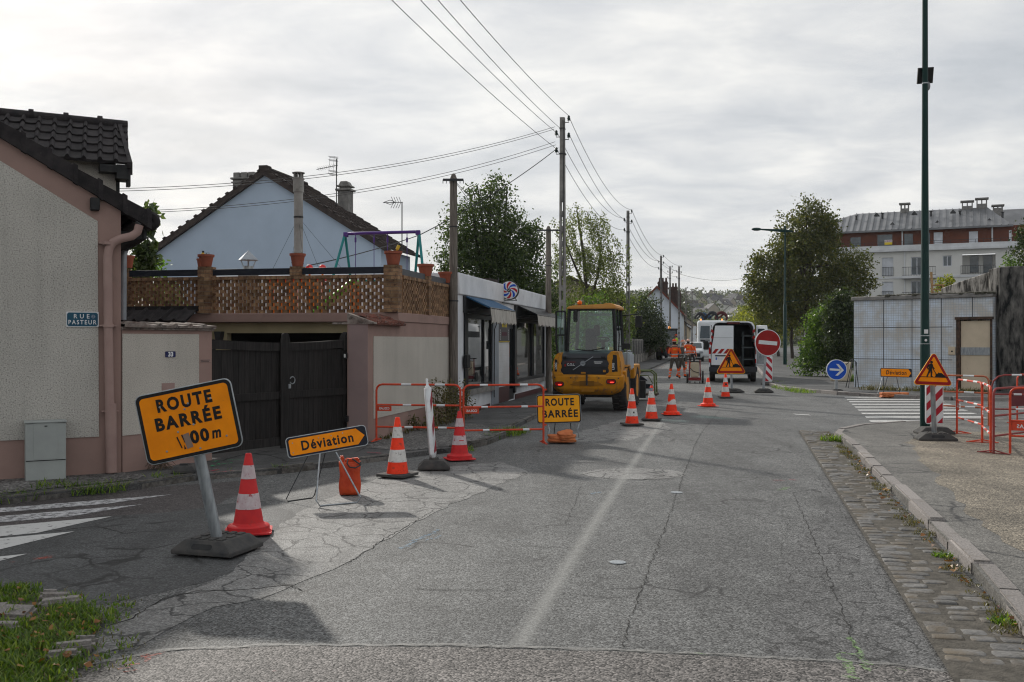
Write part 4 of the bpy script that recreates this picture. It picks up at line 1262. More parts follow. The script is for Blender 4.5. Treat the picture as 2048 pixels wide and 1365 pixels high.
mb = MB(); mb.box(xl + .1, -.1, .3, 4.05, ZB1 - .1, ZB1 - .01); mb.build('terrace_floor', m_['concrete'], ter)
mb = MB(); mb.prism([(gl0 + .02, 1.93), (gl0 + 0.16, 1.93), (gl0 + 0.13, 1.76), (gl0 + 0.05, 1.76)], -0.04, 0.11, 'y'); mb.build('wall_lamp', m_['darkmetal'], ter)
a_, b2 = tp(243, 640)[0], tp(402, 640)[0]
mb = MB(); tile_roof(mb, (a_ - .5, -0.55, 2.10), (b2, -0.55, 2.10), (a_ - .5, -0.12, 2.36), (b2, -0.12, 2.36), 1, 8, 0.03, 0.05)
mb.box(a_ - .5, b2 + .02, -0.16, -0.07, 2.31, 2.41)
mb.build('lean_to_roof', m_['tile'], ter)
PZ0, PZ1 = ZB1, 2.90
def lattice(mb, x0, x1, y0, y1, z0, z1, along='x'):
 rows = 10
 rh = (z1 - z0) / rows
 L0, L1 = (x0, x1) if along == 'x' else (y0, y1)
 per = 0.158
 for r in range(rows):
  off = (r % 2) * per / 2
  q = L0 - per + off
  while q < L1:
   a, b = max(q, L0), min(q + 0.096, L1)
   if b - a > 0.01:
    z = z0 + r * rh
    if along == 'x':
     mb.box(a, b, y0, y1, z + 0.0006, z + rh - 0.0006)
    else:
     mb.box(x0, x1, a, b, z + 0.0006, z + rh - 0.0006)
   q += per
 return mb
def caps(mb, x0, x1, y0, y1, z0, z1, along='x'):
 L0, L1 = (x0, x1) if along == 'x' else (y0, y1)
 k = max(1, round((L1 - L0) / 0.11))
 for i in range(k):
  a, b = L0 + (L1 - L0) * i / k, L0 + (L1 - L0) * (i + 1) / k - 0.007
  if along == 'x':
   mb.box(a, b, y0, y1, z0, z1)
  else:
   mb.box(x0, x1, a, b, z0, z1)
def pier(name, x, y, w, z0, z1):
 mb = MB()
 rows = round((z1 - z0) / 0.066)
 rh = (z1 - z0) / rows
 for r in range(rows):
  z = z0 + r * rh
  if r % 2:
   for (a, b) in ((x - w / 2, x - 0.004), (x + 0.004, x + w / 2)):
    mb.box(a, b, y - w / 2, y + w / 2, z + .004, z + rh - .004)
  else:
   for (a, b) in ((y - w / 2, y - 0.004), (y + 0.004, y + w / 2)):
    mb.box(x - w / 2, x + w / 2, a, b, z + .004, z + rh - .004)
 mb.m = 1
 mb.box(x - w / 2 + .008, x + w / 2 - .008, y - w / 2 + .008, y + w / 2 - .008, z0, z1 - .004)
 return mb.build('pier', [m_['brick'], m_['mortar']], ter)
xp1 = (tp(400, 600)[0] + tp(428, 600)[0]) / 2
xp2 = (tp(582, 600)[0] + tp(606, 600)[0]) / 2
wp = 0.25
PY = 0.0
for (a, b) in ((xl + .1, xp1 - wp / 2), (xp1 + wp / 2, -wp)):
 mb = MB(); lattice(mb, a, b, PY - 0.04, PY + 0.045, PZ0, PZ1); caps(mb, a, b, PY - 0.07, PY + 0.075, PZ1, PZ1 + 0.062)
 mb.build('lattice_panel', m_['brick'], ter)
mb = MB(); lattice(mb, -0.105, 0.0, wp, 1.82, PZ0, PZ1, 'y'); caps(mb, -0.13, 0.02, wp, 1.82, PZ1, PZ1 + .062, 'y'); mb.build('lattice_panel', m_['brick'], ter)
mb = MB(); lattice(mb, -0.105, 0.0, 2.02, 3.9, PZ0, PZ1, 'y'); caps(mb, -0.13, 0.02, 2.02, 3.9, PZ1, PZ1 + .062, 'y'); mb.build('lattice_panel', m_['brick'], ter)
ztop = 3.135
pier('pier', xp1, PY, wp, PZ0, ztop + .02)
pier('pier', -wp / 2 + .01, PY + .02, wp + .02, PZ0, ztop)
pier('pier', xp2, PY + .03, 0.22, PZ1 + .062, ztop)
pier('pier', -0.06, 1.92, 0.19, PZ0, 3.05)
pier('pier', xl + .06, PY, 0.13, PZ0, ztop)
for (a, b) in ((xl + .12, xp1 - wp / 2), (xp1 + wp / 2, xp2 - .11), (xp2 + .11, -wp)):
 mb = MB(); mb.box(a, b, PY - 0.02, PY + 0.015, PZ1 + 0.085, PZ1 + 0.205); mb.build('rail_board', m_['navy'], ter, bevel=.004)
for (a, b) in ((wp + .02, 1.82), (2.02, 3.95)):
 mb = MB(); mb.box(-0.075, -0.04, a, b, PZ1 + 0.07, PZ1 + 0.19); mb.build('rail_board', M('grey_board', (0.10, 0.105, 0.115), ns=4, rough=0.6), ter, bevel=.004)
def T2W(x, y):
 return TC + RR * x + RD * y
def pot(x, y, z, r, h, label, dark=False):
 w = T2W(x, y)
 o = thing('flower_pot', label, 'flower pot', (w.x, w.y, z), 0, 'terracotta pots on the brick parapet')
 mb = MB(); mb.lathe([(r * 0.66, 0), (r * 0.70, 0.01), (r * 0.93, h * 0.80), (r * 1.06, h * 0.81), (r * 1.08, h), (r * 0.98, h), (r * 0.94, h * 0.86), (0, h * .86)], 24)
 mb.build('pot', m_['terracotta'], o)
 mb = MB()
 for _ in range(14):
  a, q = random.uniform(0, 6.28), r * 0.8 * random.random()
  mb.tube([(q * math.cos(a), q * math.sin(a), h * .85), (q * math.cos(a) + random.gauss(0, .02), q * math.sin(a) + random.gauss(0, .02), h + random.uniform(0, .05))], 0.003, 4)
 mb.build('dry_stems', m_['drygrass'], o)
 return o
pot(xp1 - 0.02, PY, ztop + .02, 0.145, 0.23, 'large terracotta pot on the brick pier above the gate left')
pot(xp1 - 0.10, PY - .05, ztop + .02, 0.075, 0.15, 'small terracotta pot nested against the larger pot')
pot(xp2, PY + .03, ztop, 0.14, 0.24, 'terracotta pot in front of the tall grey flue')
pot(-0.11, PY + .02, ztop, 0.155, 0.25, 'terracotta pot on the corner pier holding a yellow bottle')
pot(-0.06, 1.92, 3.05, 0.16, 0.24, 'terracotta pot on the middle of the side parapet')
pot(-0.06, 3.5, 3.0, 0.17, 0.24, 'terracotta pot beside the old wooden pole')
pot(xl + .08, PY, ztop + .02, 0.12, 0.24, 'terracotta pot beside the corner house gutter')
for x_, lab, rr2 in ((-0.07, 'yellow plastic bottle tilted in the corner pot', 25), (xp1 - 0.09, 'short yellow bottle with a black top in a pot', 5)):
 w = T2W(x_, PY)
 o = thing('bottle', lab, 'bottle', (w.x, w.y, ztop + 0.20))
 mb = MB(); mb.T = Matrix.Rotation(R(rr2), 4, 'Y'); mb.lathe([(0.012, 0), (0.012, 0.07), (0.03, 0.09), (0.032, 0.17), (0.0, 0.18)] if rr2 > 10 else [(0.03, 0), (0.03, 0.08), (0.02, .09), (0, .09)], 12)
 mb.build('body', M('yellow_plastic_bottle', (0.70, 0.48, 0.05), ns=4, rough=0.4), o)
 mb = MB(); mb.T = Matrix.Rotation(R(rr2), 4, 'Y'); mb.lathe([(0.022, .16 if rr2 > 10 else .085), (0.022, .20 if rr2 > 10 else .125), (0, .20 if rr2 > 10 else .125)], 10); mb.build('cap', m_['black'], o)
w = T2W(tp(455, 520)[0] * 1.08, 1.4)
o = thing('chimney_cowl', 'shiny metal chimney cowl with pointed hood above the parapet', 'chimney cowl', (w.x, w.y, ZB1), ROADROT)
mb = MB(); mb.box(-0.15, 0.15, -0.15, 0.15, 0.0, 0.92); mb.build('shaft', m_['concrete'], o)
mb = MB(); mb.lathe([(0.20, 1.12), (0.0, 1.32)], 20); mb.lathe([(0.19, 1.117), (0.0, 1.30)], 20); mb.build('hood', m_['zinc'], o)
mb = MB(); mb.lathe([(0.10, 0.92), (0.10, 1.0)], 16)
for k in range(4):
 a = k * 1.571 + .4
 mb.tube([(0.09 * math.cos(a), 0.09 * math.sin(a), 0.98), (0.15 * math.cos(a), 0.15 * math.sin(a), 1.13)], 0.010, 5)
mb.build('strut', m_['steel'], o)
flx = P(597, 500, 23.5)
o = thing('flue_pipe', 'tall grey fibre cement flue pipe with a slotted cap', 'flue', (flx.x, flx.y, ZB1))
zt = P(597, 345, 23.5).z - ZB1
m_['fibro'] = M('fibre_cement', (0.30, 0.295, 0.28), (0.20, 0.195, 0.185), ns=3, rough=0.9, dirt=((0.10, 0.10, 0.09), 4, .58, .75))
mb = MB(); mb.lathe([(0.105, 0), (0.105, zt - 0.42)], 20); mb.build('pipe', m_['fibro'], o)
mb = MB(); mb.lathe([(0.125, zt - 0.47), (0.125, zt - 0.18), (0.145, zt - 0.165), (0.145, zt - 0.145), (0.09, zt - .14), (0, zt - .14)], 20)
for k in range(8):
 a = k * 0.785
 mb.cbox((0.10 * math.cos(a), 0.10 * math.sin(a), zt - 0.085), (0.03, 0.03, 0.12), (0, 0, a))
mb.lathe([(0.145, zt - 0.03), (0.15, zt - .01), (0.12, zt), (0, zt)], 20); mb.lathe([(0.145, zt - .031), (0, zt - .031)], 20)
mb.build('cap', m_['fibro'], o)
mb = MB(); zc = P(597, 435, 23.5).z - ZB1; mb.lathe([(0.113, zc - .02), (0.113, zc + .02)], 20)
for k, (dx, dy) in enumerate(((-1.2, 0.2), (-0.5, .6), (0.9, 0.1), (1.9, .4), (0.5, -1.2))):
 mb.tube([(0, 0, zc), (dx * .5, dy * .5, zc * .52), (dx, dy, 0.15)], 0.004, 4)
mb.build('guy_wire', m_['wire'], o)
m_['purple'] = M('purple_steel', (0.10, 0.045, 0.24), ns=4, rough=0.4)
m_['teal'] = M('teal_steel', (0.02, 0.24, 0.25), ns=4, rough=0.4)
b0, b1 = P(690, 468, 20.9), P(838, 464, 20.6)
swz = ZB1
o = thing('swing_frame', 'purple and teal garden swing frame on the terrace', 'swing', ((b0.x + b1.x) / 2, b0.y, swz))
inv = lambda v: Vector((v.x - o.location.x, v.y - o.location.y, v.z - swz))
mb = MB(); mb.tube([inv(b0), inv(b1)], 0.035, 10)
for b_, s_ in ((b0, 1), (b1, -1)):
 c = inv(b_); mb.cbox((c.x + s_ * 0.02, c.y, c.z - 0.02), (0.10, 0.10, 0.10))
mb.build('top_bar', m_['purple'], o, bevel=.01)
for e_, (x1, x2) in ((b0, (672, 698)), (b1, (832, 845))):
 for q in (x1, x2):
  f_ = P(q, 532, e_.y + (0.25 if q in (698, 832) else -0.25))
  c = inv(e_); t = inv(f_)
  dz = -c.z / (t.z - c.z)
  mb = MB(); mb.tube([c, c + (t - c) * dz], 0.028, 8); mb.build('leg', m_['teal'], o)
for px in (711, 748, 775, 814):
 t = P(px, 466, 20.75)
 mb = MB(); mb.tube([inv(t), inv(t) + Vector((0, 0, -0.10))], 0.01, 5); mb.tube([inv(t) + Vector((0, 0, -0.10)), inv(t) + Vector((0, 0, -0.20))], 0.022, 6); mb.tube([inv(t) + Vector((0, 0, -.2)), inv(t) + Vector((0, 0, -1.0))], 0.008, 5)
 mb.build('rope', m_['purple'], o)
 if px in (711, 775):
  mb = MB(); mb.cbox(inv(t) + Vector((0.19, 0, -1.0)), (0.45, 0.16, 0.03)); mb.build('seat', m_['teal'], o)
def toy(name, label, px, y, z, build, cat='toy'):
 p = P(px, 600, y)
 o = thing(name, label, cat, (p.x, p.y, z), ROADROT)
 build(o)
 return o
m_['toyorange'] = M('orange_plastic', (0.80, 0.20, 0.02), ns=3, rough=0.4)
m_['toygreen'] = M('lime_plastic', (0.16, 0.62, 0.03), ns=3, rough=0.4)
m_['toyred'] = M('red_plastic', (0.70, 0.03, 0.03), ns=3, rough=0.35)
def bslide(o):
 mb = MB(); mb.prism([(-0.5, 0), (-0.42, 0), (0.5, 0.62), (0.5, 0.70), (0.42, .70)], -0.22, 0.22, 'y'); mb.build('chute', m_['toygreen'], o, bevel=.02)
 mb = MB(); mb.box(0.42, 0.5, -0.22, -0.17, 0, 0.62); mb.box(0.42, 0.5, 0.17, 0.22, 0, .62); mb.box(.44, .48, -.17, .17, .2, .24); mb.box(.44, .48, -.17, .17, .42, .46); mb.build('ladder', m_['toyorange'], o)
def bhouse(o):
 mb = MB(); mb.wallholes(-0.55, 0.55, 0, 0.72, [(-0.42, -0.12, 0.28, 0.6), (0.1, 0.4, 0, 0.55)], -0.03, 0.03); mb.build('wall', m_['toyorange'], o)
 mb = MB(); mb.box(-0.6, 0.6, -0.06, 0.4, 0.72, 0.78); mb.build('roof', m_['toyred'], o)
toy('toy_slide', 'lime green and orange toy slide behind the brick lattice', 668, 20.0, ZB1, bslide)
toy('toy_playhouse', 'orange plastic playhouse behind the brick lattice', 585, 20.4, ZB1, bhouse)
for px, lab in ((619, 'left of two red balls peeping over the navy rail'), (645, 'right of two red balls peeping over the navy rail')):
 p = P(px, 535, 19.6)
 o = thing('toy_ball', lab, 'ball', (p.x, p.y, p.z - .02), 0, 'red balls on the terrace')
 mb = MB(); mb.sphere((0, 0, 0), 0.075, 14); mb.build('ball', m_['toyred'], o)
 mb = MB(); mb.lathe([(0.02, -0.9), (0.02, -0.06)], 8); mb.build('stem', m_['toyorange'], o)
# ------------------------------------------------------------------ house with the pale blue gable
BY = 36.0
PK = P(530, 342, BY)
BH = Vector((PK.x, PK.y))
blue = thing('gabled_house', 'pale blue gabled house with dark tiles behind the terrace', 'house', (BH.x, BH.y, 0), ROADROT)
def bp(px, py):
 return onwall(px, py, BH, RR)
le, re_ = bp(300, 508), bp(776, 498)
zp = PK.z
s_end, _ = onwall(612, 371, (PK.x, PK.y), RD)
dep = max(s_end, 3.5)
ze = (le[1] + re_[1]) / 2
kL = (zp - le[1]) / (-le[0]); kR = (zp - re_[1]) / re_[0]
mb = MB()
mb.prism([(le[0] + .25, 0), (re_[0] - .25, 0), (re_[0] - .25, zp - kR * (re_[0] - .25) - .1), (0, zp - .1), (le[0] + .25, zp + kL * (le[0] + .25) - .1)], 0.0, 0.3, 'y')
mb.box(le[0] + .25, le[0] + .5, .3, dep - .3, 0, le[1])
mb.box(re_[0] - .5, re_[0] - .25, .3, dep - .3, 0, re_[1])
mb.build('wall', m_['bluewall'], blue)
mb = MB()
ov = 0.12
mb.m = 0
tile_roof(mb, (re_[0] + .1, dep, re_[1] - .02), (re_[0] + .1, -ov, re_[1] - .02), (0, dep, zp + .05), (0, -ov, zp + .05), 16, 18, 0.03, 0.05)
tile_roof(mb, (le[0] - .1, -ov, le[1] - .02), (le[0] - .1, dep, le[1] - .02), (0, -ov, zp + .05), (0, dep, zp + .05), 16, 18, 0.03, 0.05)
for sgn, e in ((1, re_), (-1, le)):
 x1 = e[0] + .1 * sgn
 mb.prism([(x1, e[1] - .20), (0, zp - .17), (0, zp + .07), (x1, e[1] + .03)], -ov - .05, 0.02, 'y')
 n_ = 15
 for i in range(n_):
  f = (i + .5) / n_
  mb.cbox((x1 * f, -ov, zp + .08 + (e[1] - zp - .03) * f), (0.12, 0.16, 0.08), (0, math.atan((zp - e[1]) / abs(x1)) * sgn, 0))
mb.box(-0.16, 0.16, -ov - .06, .2, zp - .02, zp + .17)
mb.tube([(0, -ov, zp + .08), (0, dep, zp + .08)], 0.10, 8)
mb.build('roof', m_['tilebrown'], blue)
def chim(px0, px1, pyt, pyb, off, par, A, d, dn):
 A2 = A + dn * off
 a = onwall(px0, pyt, A2, d); b = onwall(px1, pyb, A2, d)
 return a[0], b[0], b[1], a[1]
x0, x1, z0, z1 = chim(470, 514, 347, 400, 2.4, blue, BH, RR, RD)
mb = MB(); mb.box(x0, x1, 2.2, 2.7, z0 - 1, z1 - .28); mb.box(x0 - .05, x1 + .05, 2.15, 2.75, z1 - .42, z1 - .36); mb.box(x0 - .07, x1 + .07, 2.12, 2.78, z1 - .28, z1 - .2)
for i in range(3):
 w_ = (x1 - x0) / 3
 mb.box(x0 + w_ * i + .02, x0 + w_ * (i + 1) - .02, 2.2, 2.7, z1 - .2, z1)
mb.build('chimney', m_['concrete'], blue, bevel=.02)
x0, x1, z0, z1 = chim(679, 701, 364, 430, 3.4, blue, BH, RR, RD)
mb = MB(); mb.box(x0, x1, 3.2, 3.7, z0 - 1.5, z1 - .38); mb.box(x0 - .08, x1 + .08, 3.12, 3.78, z1 - .38, z1 - .30); mb.box(x0 - .05, x1 + .05, 3.15, 3.75, z1 - .22, z1 - .16)
mb.prism([(x0, z1 - .16), (x1, z1 - .16), (x1 - .1, z1), (x0 + .1, z1)], 3.25, 3.65, 'y')
mb.box(x0 + .05, x1 - .05, 3.25, 3.65, z1 - .3, z1 - .2)
mb.build('chimney', m_['concrete'], blue, bevel=.015)
a0, a1_ = bp(795, 520), bp(890, 535)
ax = thing('annex', 'low cream annex under the right eave of the blue house', 'house', (BH.x + RR.x * (re_[0] - .2), BH.y + RR.y * (re_[0] - .2), 0), ROADROT)
mb = MB(); mb.wallholes(0, 3.2, 0, 4.0, [(0.3, 0.9, 2.9, 3.5), (2.1, 2.6, 2.9, 3.4)], 2.2, 2.4); mb.build('wall', m_['aptwall'], ax)
mb = MB(); mb.box(0.32, .88, 2.3, 2.34, 2.92, 3.48); mb.box(2.12, 2.58, 2.3, 2.34, 2.92, 3.38); mb.build('window', m_['aptglass'], ax)
mb = MB(); mb.prism([(2.0, 3.95), (3.6, 3.95), (3.6, 4.08), (2.0, 4.05)], -0.2, 3.4, 'x'); mb.build('roof', m_['tilebrown'], ax)
def antenna(label, px, pyb, pyt, y, mode):
 b_, t_ = P(px, pyb, y), P(px, pyt, y)
 o = thing('tv_antenna', label, 'antenna', (b_.x, b_.y, b_.z), 0)
 h = t_.z - b_.z
 k = y / F
 mb = MB(); mb.tube([(0, 0, 0), (0, 0, h)], 0.022, 6); mb.build('mast', m_['darkmetal'], o)
 mb = MB()
 if mode == 0:
  mb.tube([(0.05, 0, h * .88), (-40 * k, 0, h * 0.80)], 0.014, 5)
  for i in range(9):
   x_ = (-4 - 4 * i) * k
   z_ = h * .88 - (h * .08) * (4 + 4 * i) / 40
   mb.tube([(x_, -0.14, z_ + .05), (x_, 0.14, z_ - .05)], 0.007, 4)
  for z_ in (.70, .76, .96, 1.02):
   for q in (-.22, -.11, 0, .11):
    mb.tube([(-0.28, q, h * z_ + .02), (0.05, q, h * z_ - .01)], 0.006, 4)
  for x_ in (-.26, -.1, 0.04):
   mb.tube([(x_, -.2, h * .70), (x_ + .05, -.2, h * 1.03)], 0.006, 4)
 else:
  mb.tube([(0.03, 0, h), (-38 * k, 0, h * .99)], 0.014, 5)
  mb.tube([(-36 * k, 0, h), (-24 * k, 0, h + .08), (-18 * k, 0, h + .05), (-14 * k, 0, h)], 0.012, 5)
  mb.tube([(-36 * k, 0, h), (-24 * k, 0, h - .08), (-18 * k, 0, h - .05), (-14 * k, 0, h)], 0.012, 5)
  for i in range(4):
   x_ = -(2 + 5 * i) * k
   mb.tube([(x_ - .08, 0, h + .20), (x_, 0, h), (x_ - .1, 0, h - .22)], 0.010, 5)
 mb.build('elements', m_['darkmetal'], o)
 return o
antenna('larger rooftop antenna beside the narrow chimney', 673, 425, 318, 38, 0)
antenna('smaller rooftop antenna low on the tiled roof, right one', 804, 500, 405, 37, 1)
# ------------------------------------------------------------------ barber's shop
S0 = front(22.25)
shop = thing('barber_shop', 'low white flat roofed barber shop with two awnings', 'shop', (S0.x, S0.y, 0), ra_)
def sp_(px, py, out=0.0):
 return onwall(px, py, S0 + RR * out, RD)
sL = sp_(1092, 600)[0]
zP0, zP1 = 2.80, 3.28
win = []
for (a, b, zb, zt) in ((933, 981, 0.68, 2.32), (1031, 1087, 0.62, 2.34)):
 win.append((sp_(a, 650)[0], sp_(b, 650)[0], zb, zt))
dr = (sp_(1018, 650)[0], sp_(1028.5, 650)[0], 0.10, 2.25)
mb = MB()
mb.wallholes(0, sL, 0.0, zP0, win + [dr], 0.0, 0.25)
mb.box(0, 0.2, 0.25, 6, 0, zP0); mb.box(sL - .2, sL, .25, 6, 0, zP0); mb.box(0, sL, 6, 6.2, 0, zP0)
mb.build('wall', m_['shopwall'], shop)
mb = MB(); mb.box(-0.03, sL + .03, -0.05, 6.2, zP0, zP1); mb.build('parapet', m_['shopwall'], shop, bevel=.015)
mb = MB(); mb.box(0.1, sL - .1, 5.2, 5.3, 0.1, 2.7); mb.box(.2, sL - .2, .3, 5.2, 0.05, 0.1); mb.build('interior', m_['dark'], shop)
for (a, b, zb, zt), mull in zip(win, ((0.66,), (0.52,))):
 mb = MB()
 mb.wallholes(a - .06, b + .06, zb - .06, zt + .06, [(a + .04, a + (b - a) * mull[0] - .035, zb + .04, zt - .04), (a + (b - a) * mull[0] + .035, b - .04, zb + .04, zt - .04)], -0.035, 0.03)
 mb.box(a - 0.28, a - .061, -0.04, 0.02, zb - .35, zt + .1)
 fo = mb.build('window', m_['blackframe'], shop)
 mb = MB(); mb.box(a + .03, b - .03, 0.0, 0.012, zb + .03, zt - .03); mb.build('pane', m_['glassdark'], fo)
 mb = MB(); mb.box(a - .06, b + .08, -0.10, 0.0, zb - .19, zb - .061); mb.build('sill', m_['concrete'], fo)
mb = MB(); mb.wallholes(dr[0], dr[1], dr[2], dr[3], [(dr[0] + .08, dr[1] - .08, .4, 2.1)], 0.02, 0.08)
do = mb.build('door', m_['blackframe'], shop)
mb = MB(); mb.box(dr[0] + .07, dr[1] - .07, 0.04, 0.05, .38, 2.12); mb.build('pane', m_['glassdark'], do)
pa0, pa1 = sp_(994, 650)[0], sp_(1016.5, 650)[0]
mb = MB(); mb.box(pa0, pa1, -0.028, -0.001, 0.52, 2.5); mb.build('tiled_pier', m_['whitetile'], shop)
mb = MB(); mb.box(pa0, pa1, -0.03, -0.001, 0.1, 0.517); mb.box(0, pa0 - .9, -.02, -.001, .05, .16); mb.box(dr[1] + .1, sL, -.02, -.001, .05, .22); mb.build('plinth', m_['redtile'], shop)
mb = MB(); mb.box(win[0][1] + .07, pa0 - .02, -0.055, -0.001, 0.1, 2.75); mb.build('grey_pier', m_['greycladding'], shop, bevel=.01)
mb = MB(); mb.box(win[1][1] + .10, sL - .05, -0.03, -0.001, 0.1, 2.78); mb.build('end_pier', m_['shopwall'], shop)
m0 = sp_(925, 725)
mb = MB(); mb.box(m0[0] - .06, m0[0] + .22, -0.13, -0.041, m0[1] - .13, m0[1] + .17); mb.build('letter_box', m_['black'], shop, bevel=.01)
for q in ((win[0][0] - .35, win[0][1] + .1, -.06, -.001, 2.40, 2.79), (win[1][0] - .25, win[1][1] + .1, -.06, -.001, 2.42, 2.79)):
 mb = MB(); mb.box(*q); mb.build('fascia', m_['darkmetal'], shop)
for k, (a, b, clr, out) in enumerate(((win[0][0] - .25, win[0][1] + .15, 'awnblue', 0.62), (win[1][0] + .1, win[1][1] + .12, 'blackframe', 0.62))):
 mb = MB()
 n_ = 24
 zt_, zf = 2.76, 2.50
 for i in range(n_):
  u0, u1 = a + (b - a) * i / n_, a + (b - a) * (i + .93) / n_
  mb.prism([(-0.06, zt_), (-out, zf), (-out, zf + .025), (-0.06, zt_ + .025)], u0, u1, 'x')
 mb.prism([(-0.06, zt_ - .012), (-out, zf - .012), (-out, zf - .002), (-0.06, zt_ - .002)], a, b, 'x')
 an = mb.build('awning', m_[clr], shop)
 mb = MB()
 pts = [(a, zf)]
 nsc = 11 if k == 0 else 14
 low = zf - 0.30 if k == 0 else zf - .27
 zz = []
 for i in range(nsc):
  u = a + (b - a) * i / nsc
  w_ = (b - a) / nsc
  zz += [(u, low), (u + w_ * .5, low - .055)]
 zz.append((b, low))
 nseg = len(zz)
 vs, fs = [], []
 for i, (u, z) in enumerate(zz):
  wv = 0.018 * math.sin(u * 9) + (0.03 if i % 2 else 0)
  vs += [(u, -out - .012 - .25 * (zf - z) * .25 + wv, z), (u, -out - .005, zf + .02), (u, -out + .002 - .25 * (zf - z) * .25 + wv, z)]
 for i in range(nseg - 1):
  fs += [(3 * i, 3 * i + 3, 3 * i + 4, 3 * i + 1), (3 * i + 2, 3 * i + 1, 3 * i + 4, 3 * i + 5), (3 * i, 3 * i + 2, 3 * i + 5, 3 * i + 3)]
 mb.add(vs, fs)
 mb.build('valance', m_['awncloth'], an)
 mb = MB()
 for u in (a + .15, b - .15):
  mb.tube([(u, -0.06, 2.45), (u + .2, -out * .55, 2.52), (u, -out + .02, zf)], 0.022, 6)
 mb.tube([(a, -out + .01, zf), (b, -out + .01, zf)], 0.022, 6)
 mb.build('arm', m_['darkmetal'], an)
mb = MB()
mb.tube([(win[0][1] + .3, -.075, 2.74), (win[0][1] + .33, -.09, 2.2), (win[0][1] + .12, -.08, 2.05), (win[0][1] + .12, -.07, 0.3)], 0.012, 5)
mb.tube([(sp_(1000, 600)[0], -.06, 2.78), (sL - 1, -.06, 2.77), (sL, -.06, 2.72)], .012, 5)
mb.build('cable', m_['black'], shop)
q0, q1 = sp_(995, 683), sp_(1016, 635)
pc = S0 + RD * ((pa0 + pa1) / 2) - Vector((-RR.x, -RR.y)) * 0.034
o = thing('poster', 'dark grey price poster with yellow writing on the tiled pier', 'poster', (pc.x, pc.y, 0), ra_)
w_ = pa1 - pa0 - .06
m_['poster'] = M('poster_grey', (0.075, 0.07, 0.075), ns=3, rough=0.4)
mb = MB(); mb.box(-w_ / 2, w_ / 2, -0.012, 0, 1.72, 2.5); mb.build('board', m_['poster'], o)
m_['postyellow'] = M('poster_yellow', (0.55, 0.42, 0.02), ns=20, rough=0.5)
mb = MB(); mb.box(-w_ / 2, w_ / 2, -0.0145, -0.0125, 1.72, 1.745)
for i, x_ in enumerate((-.22, -.1, .02, .14)):
 mb.box(w_ * x_, w_ * x_ + w_ * .08, -0.0145, -.0125, 2.12, 2.22)
 mb.box(w_ * x_, w_ * x_ + w_ * .1, -0.0145, -.0125, 2.22, 2.24)
mb.build('yellow_marks', m_['postyellow'], o)
mb = MB()
for i in range(8):
 mb.cbox((-w_ * .36 + w_ * .10 * i, -.0135, 2.40 + .02 * math.sin(i * 2.3)), (w_ * .05, .002, .10), (0, .2 * math.sin(i), 0))
for sx_ in (-.38, .38):
 for j in range(5):
  mb.cbox((w_ * sx_, -.0135, 1.80 + .06 * j), (w_ * .05, .002, .03), (0, .5, 0))
mb.build('pale_marks', m_['signwhite'], o)
mb = MB(); mb.cbox((0, -.0135, 1.94), (w_ * .46, .002, .10)); mb.build('dark_red_mark', M('poster_red', (0.10, 0.02, 0.04), ns=9, rough=.5), o)
bc = P(1017, 581, 26.9)
o = thing('barber_sign', 'round red white and blue swirl sign above the shop', 'sign', (bc.x + .02, bc.y, bc.z), ROADROT + R(4))
rb = 0.245
mb = MB(); mb.lathe([(rb, -0.03), (rb + .012, -0.02), (rb + .012, 0.14), (rb, 0.15)], 40, axis='y'); mb.build('drum', m_['black'], o)
mb = MB(); mb.lathe([(rb - .008, -.036), (rb - .008, -.031)], 40, axis='y'); mb.build('disc', m_['signwhite'], o)
for k in range(8):
 mb = MB()
 inner, outer = [], []
 for i in range(9):
  r_ = 0.055 + (rb - .02 - .055) * i / 8
  tw = R(55) * (i / 8) ** 0.8
  hw_ = R(8 + 6 * math.sin(math.pi * i / 8 * .9))
  a0 = k * math.pi / 4 - tw
  inner.append((r_ * math.cos(a0 - hw_), r_ * math.sin(a0 - hw_)))
  outer.append((r_ * math.cos(a0 + hw_), r_ * math.sin(a0 + hw_)))
 for i in range(8):
  mb.face([(p[0], -.0385, p[1]) for p in (inner[i], inner[i + 1], outer[i + 1], outer[i])])
 mb.build('swirl_blade', M('swirl_red', (0.45, 0.02, 0.035), ns=4, rough=.4) if k % 2 else m_['signblue'], o)
mb = MB(); mb.lathe([(0.05, -.045), (0.05, -.037)], 20, axis='y'); mb.build('hub', m_['black'], o)
mb = MB(); mb.cbox((0.008, -.046, 0.01), (0.03, .002, 0.012), (0, .7, 0)); mb.cbox((-0.008, -.046, -0.008), (0.03, .002, 0.01), (0, .5, 0)); mb.build('hub_mark', m_['signwhite'], o)
mb = MB(); mb.bar((-0.25, 0.06, -rb - .03), (0.2, 0.06, -rb - .03), .03, .015); mb.bar((-0.30, .05, -rb - .05), (-0.30, .05, rb + .1), .03, .03); mb.bar((-0.30, .05, 0), (-rb, .05, 0), .03, .03); mb.bar((0.2, .06, -rb - .03), (0.12, .06, -rb + .06), .02, .02); mb.build('bracket', m_['black'], o)
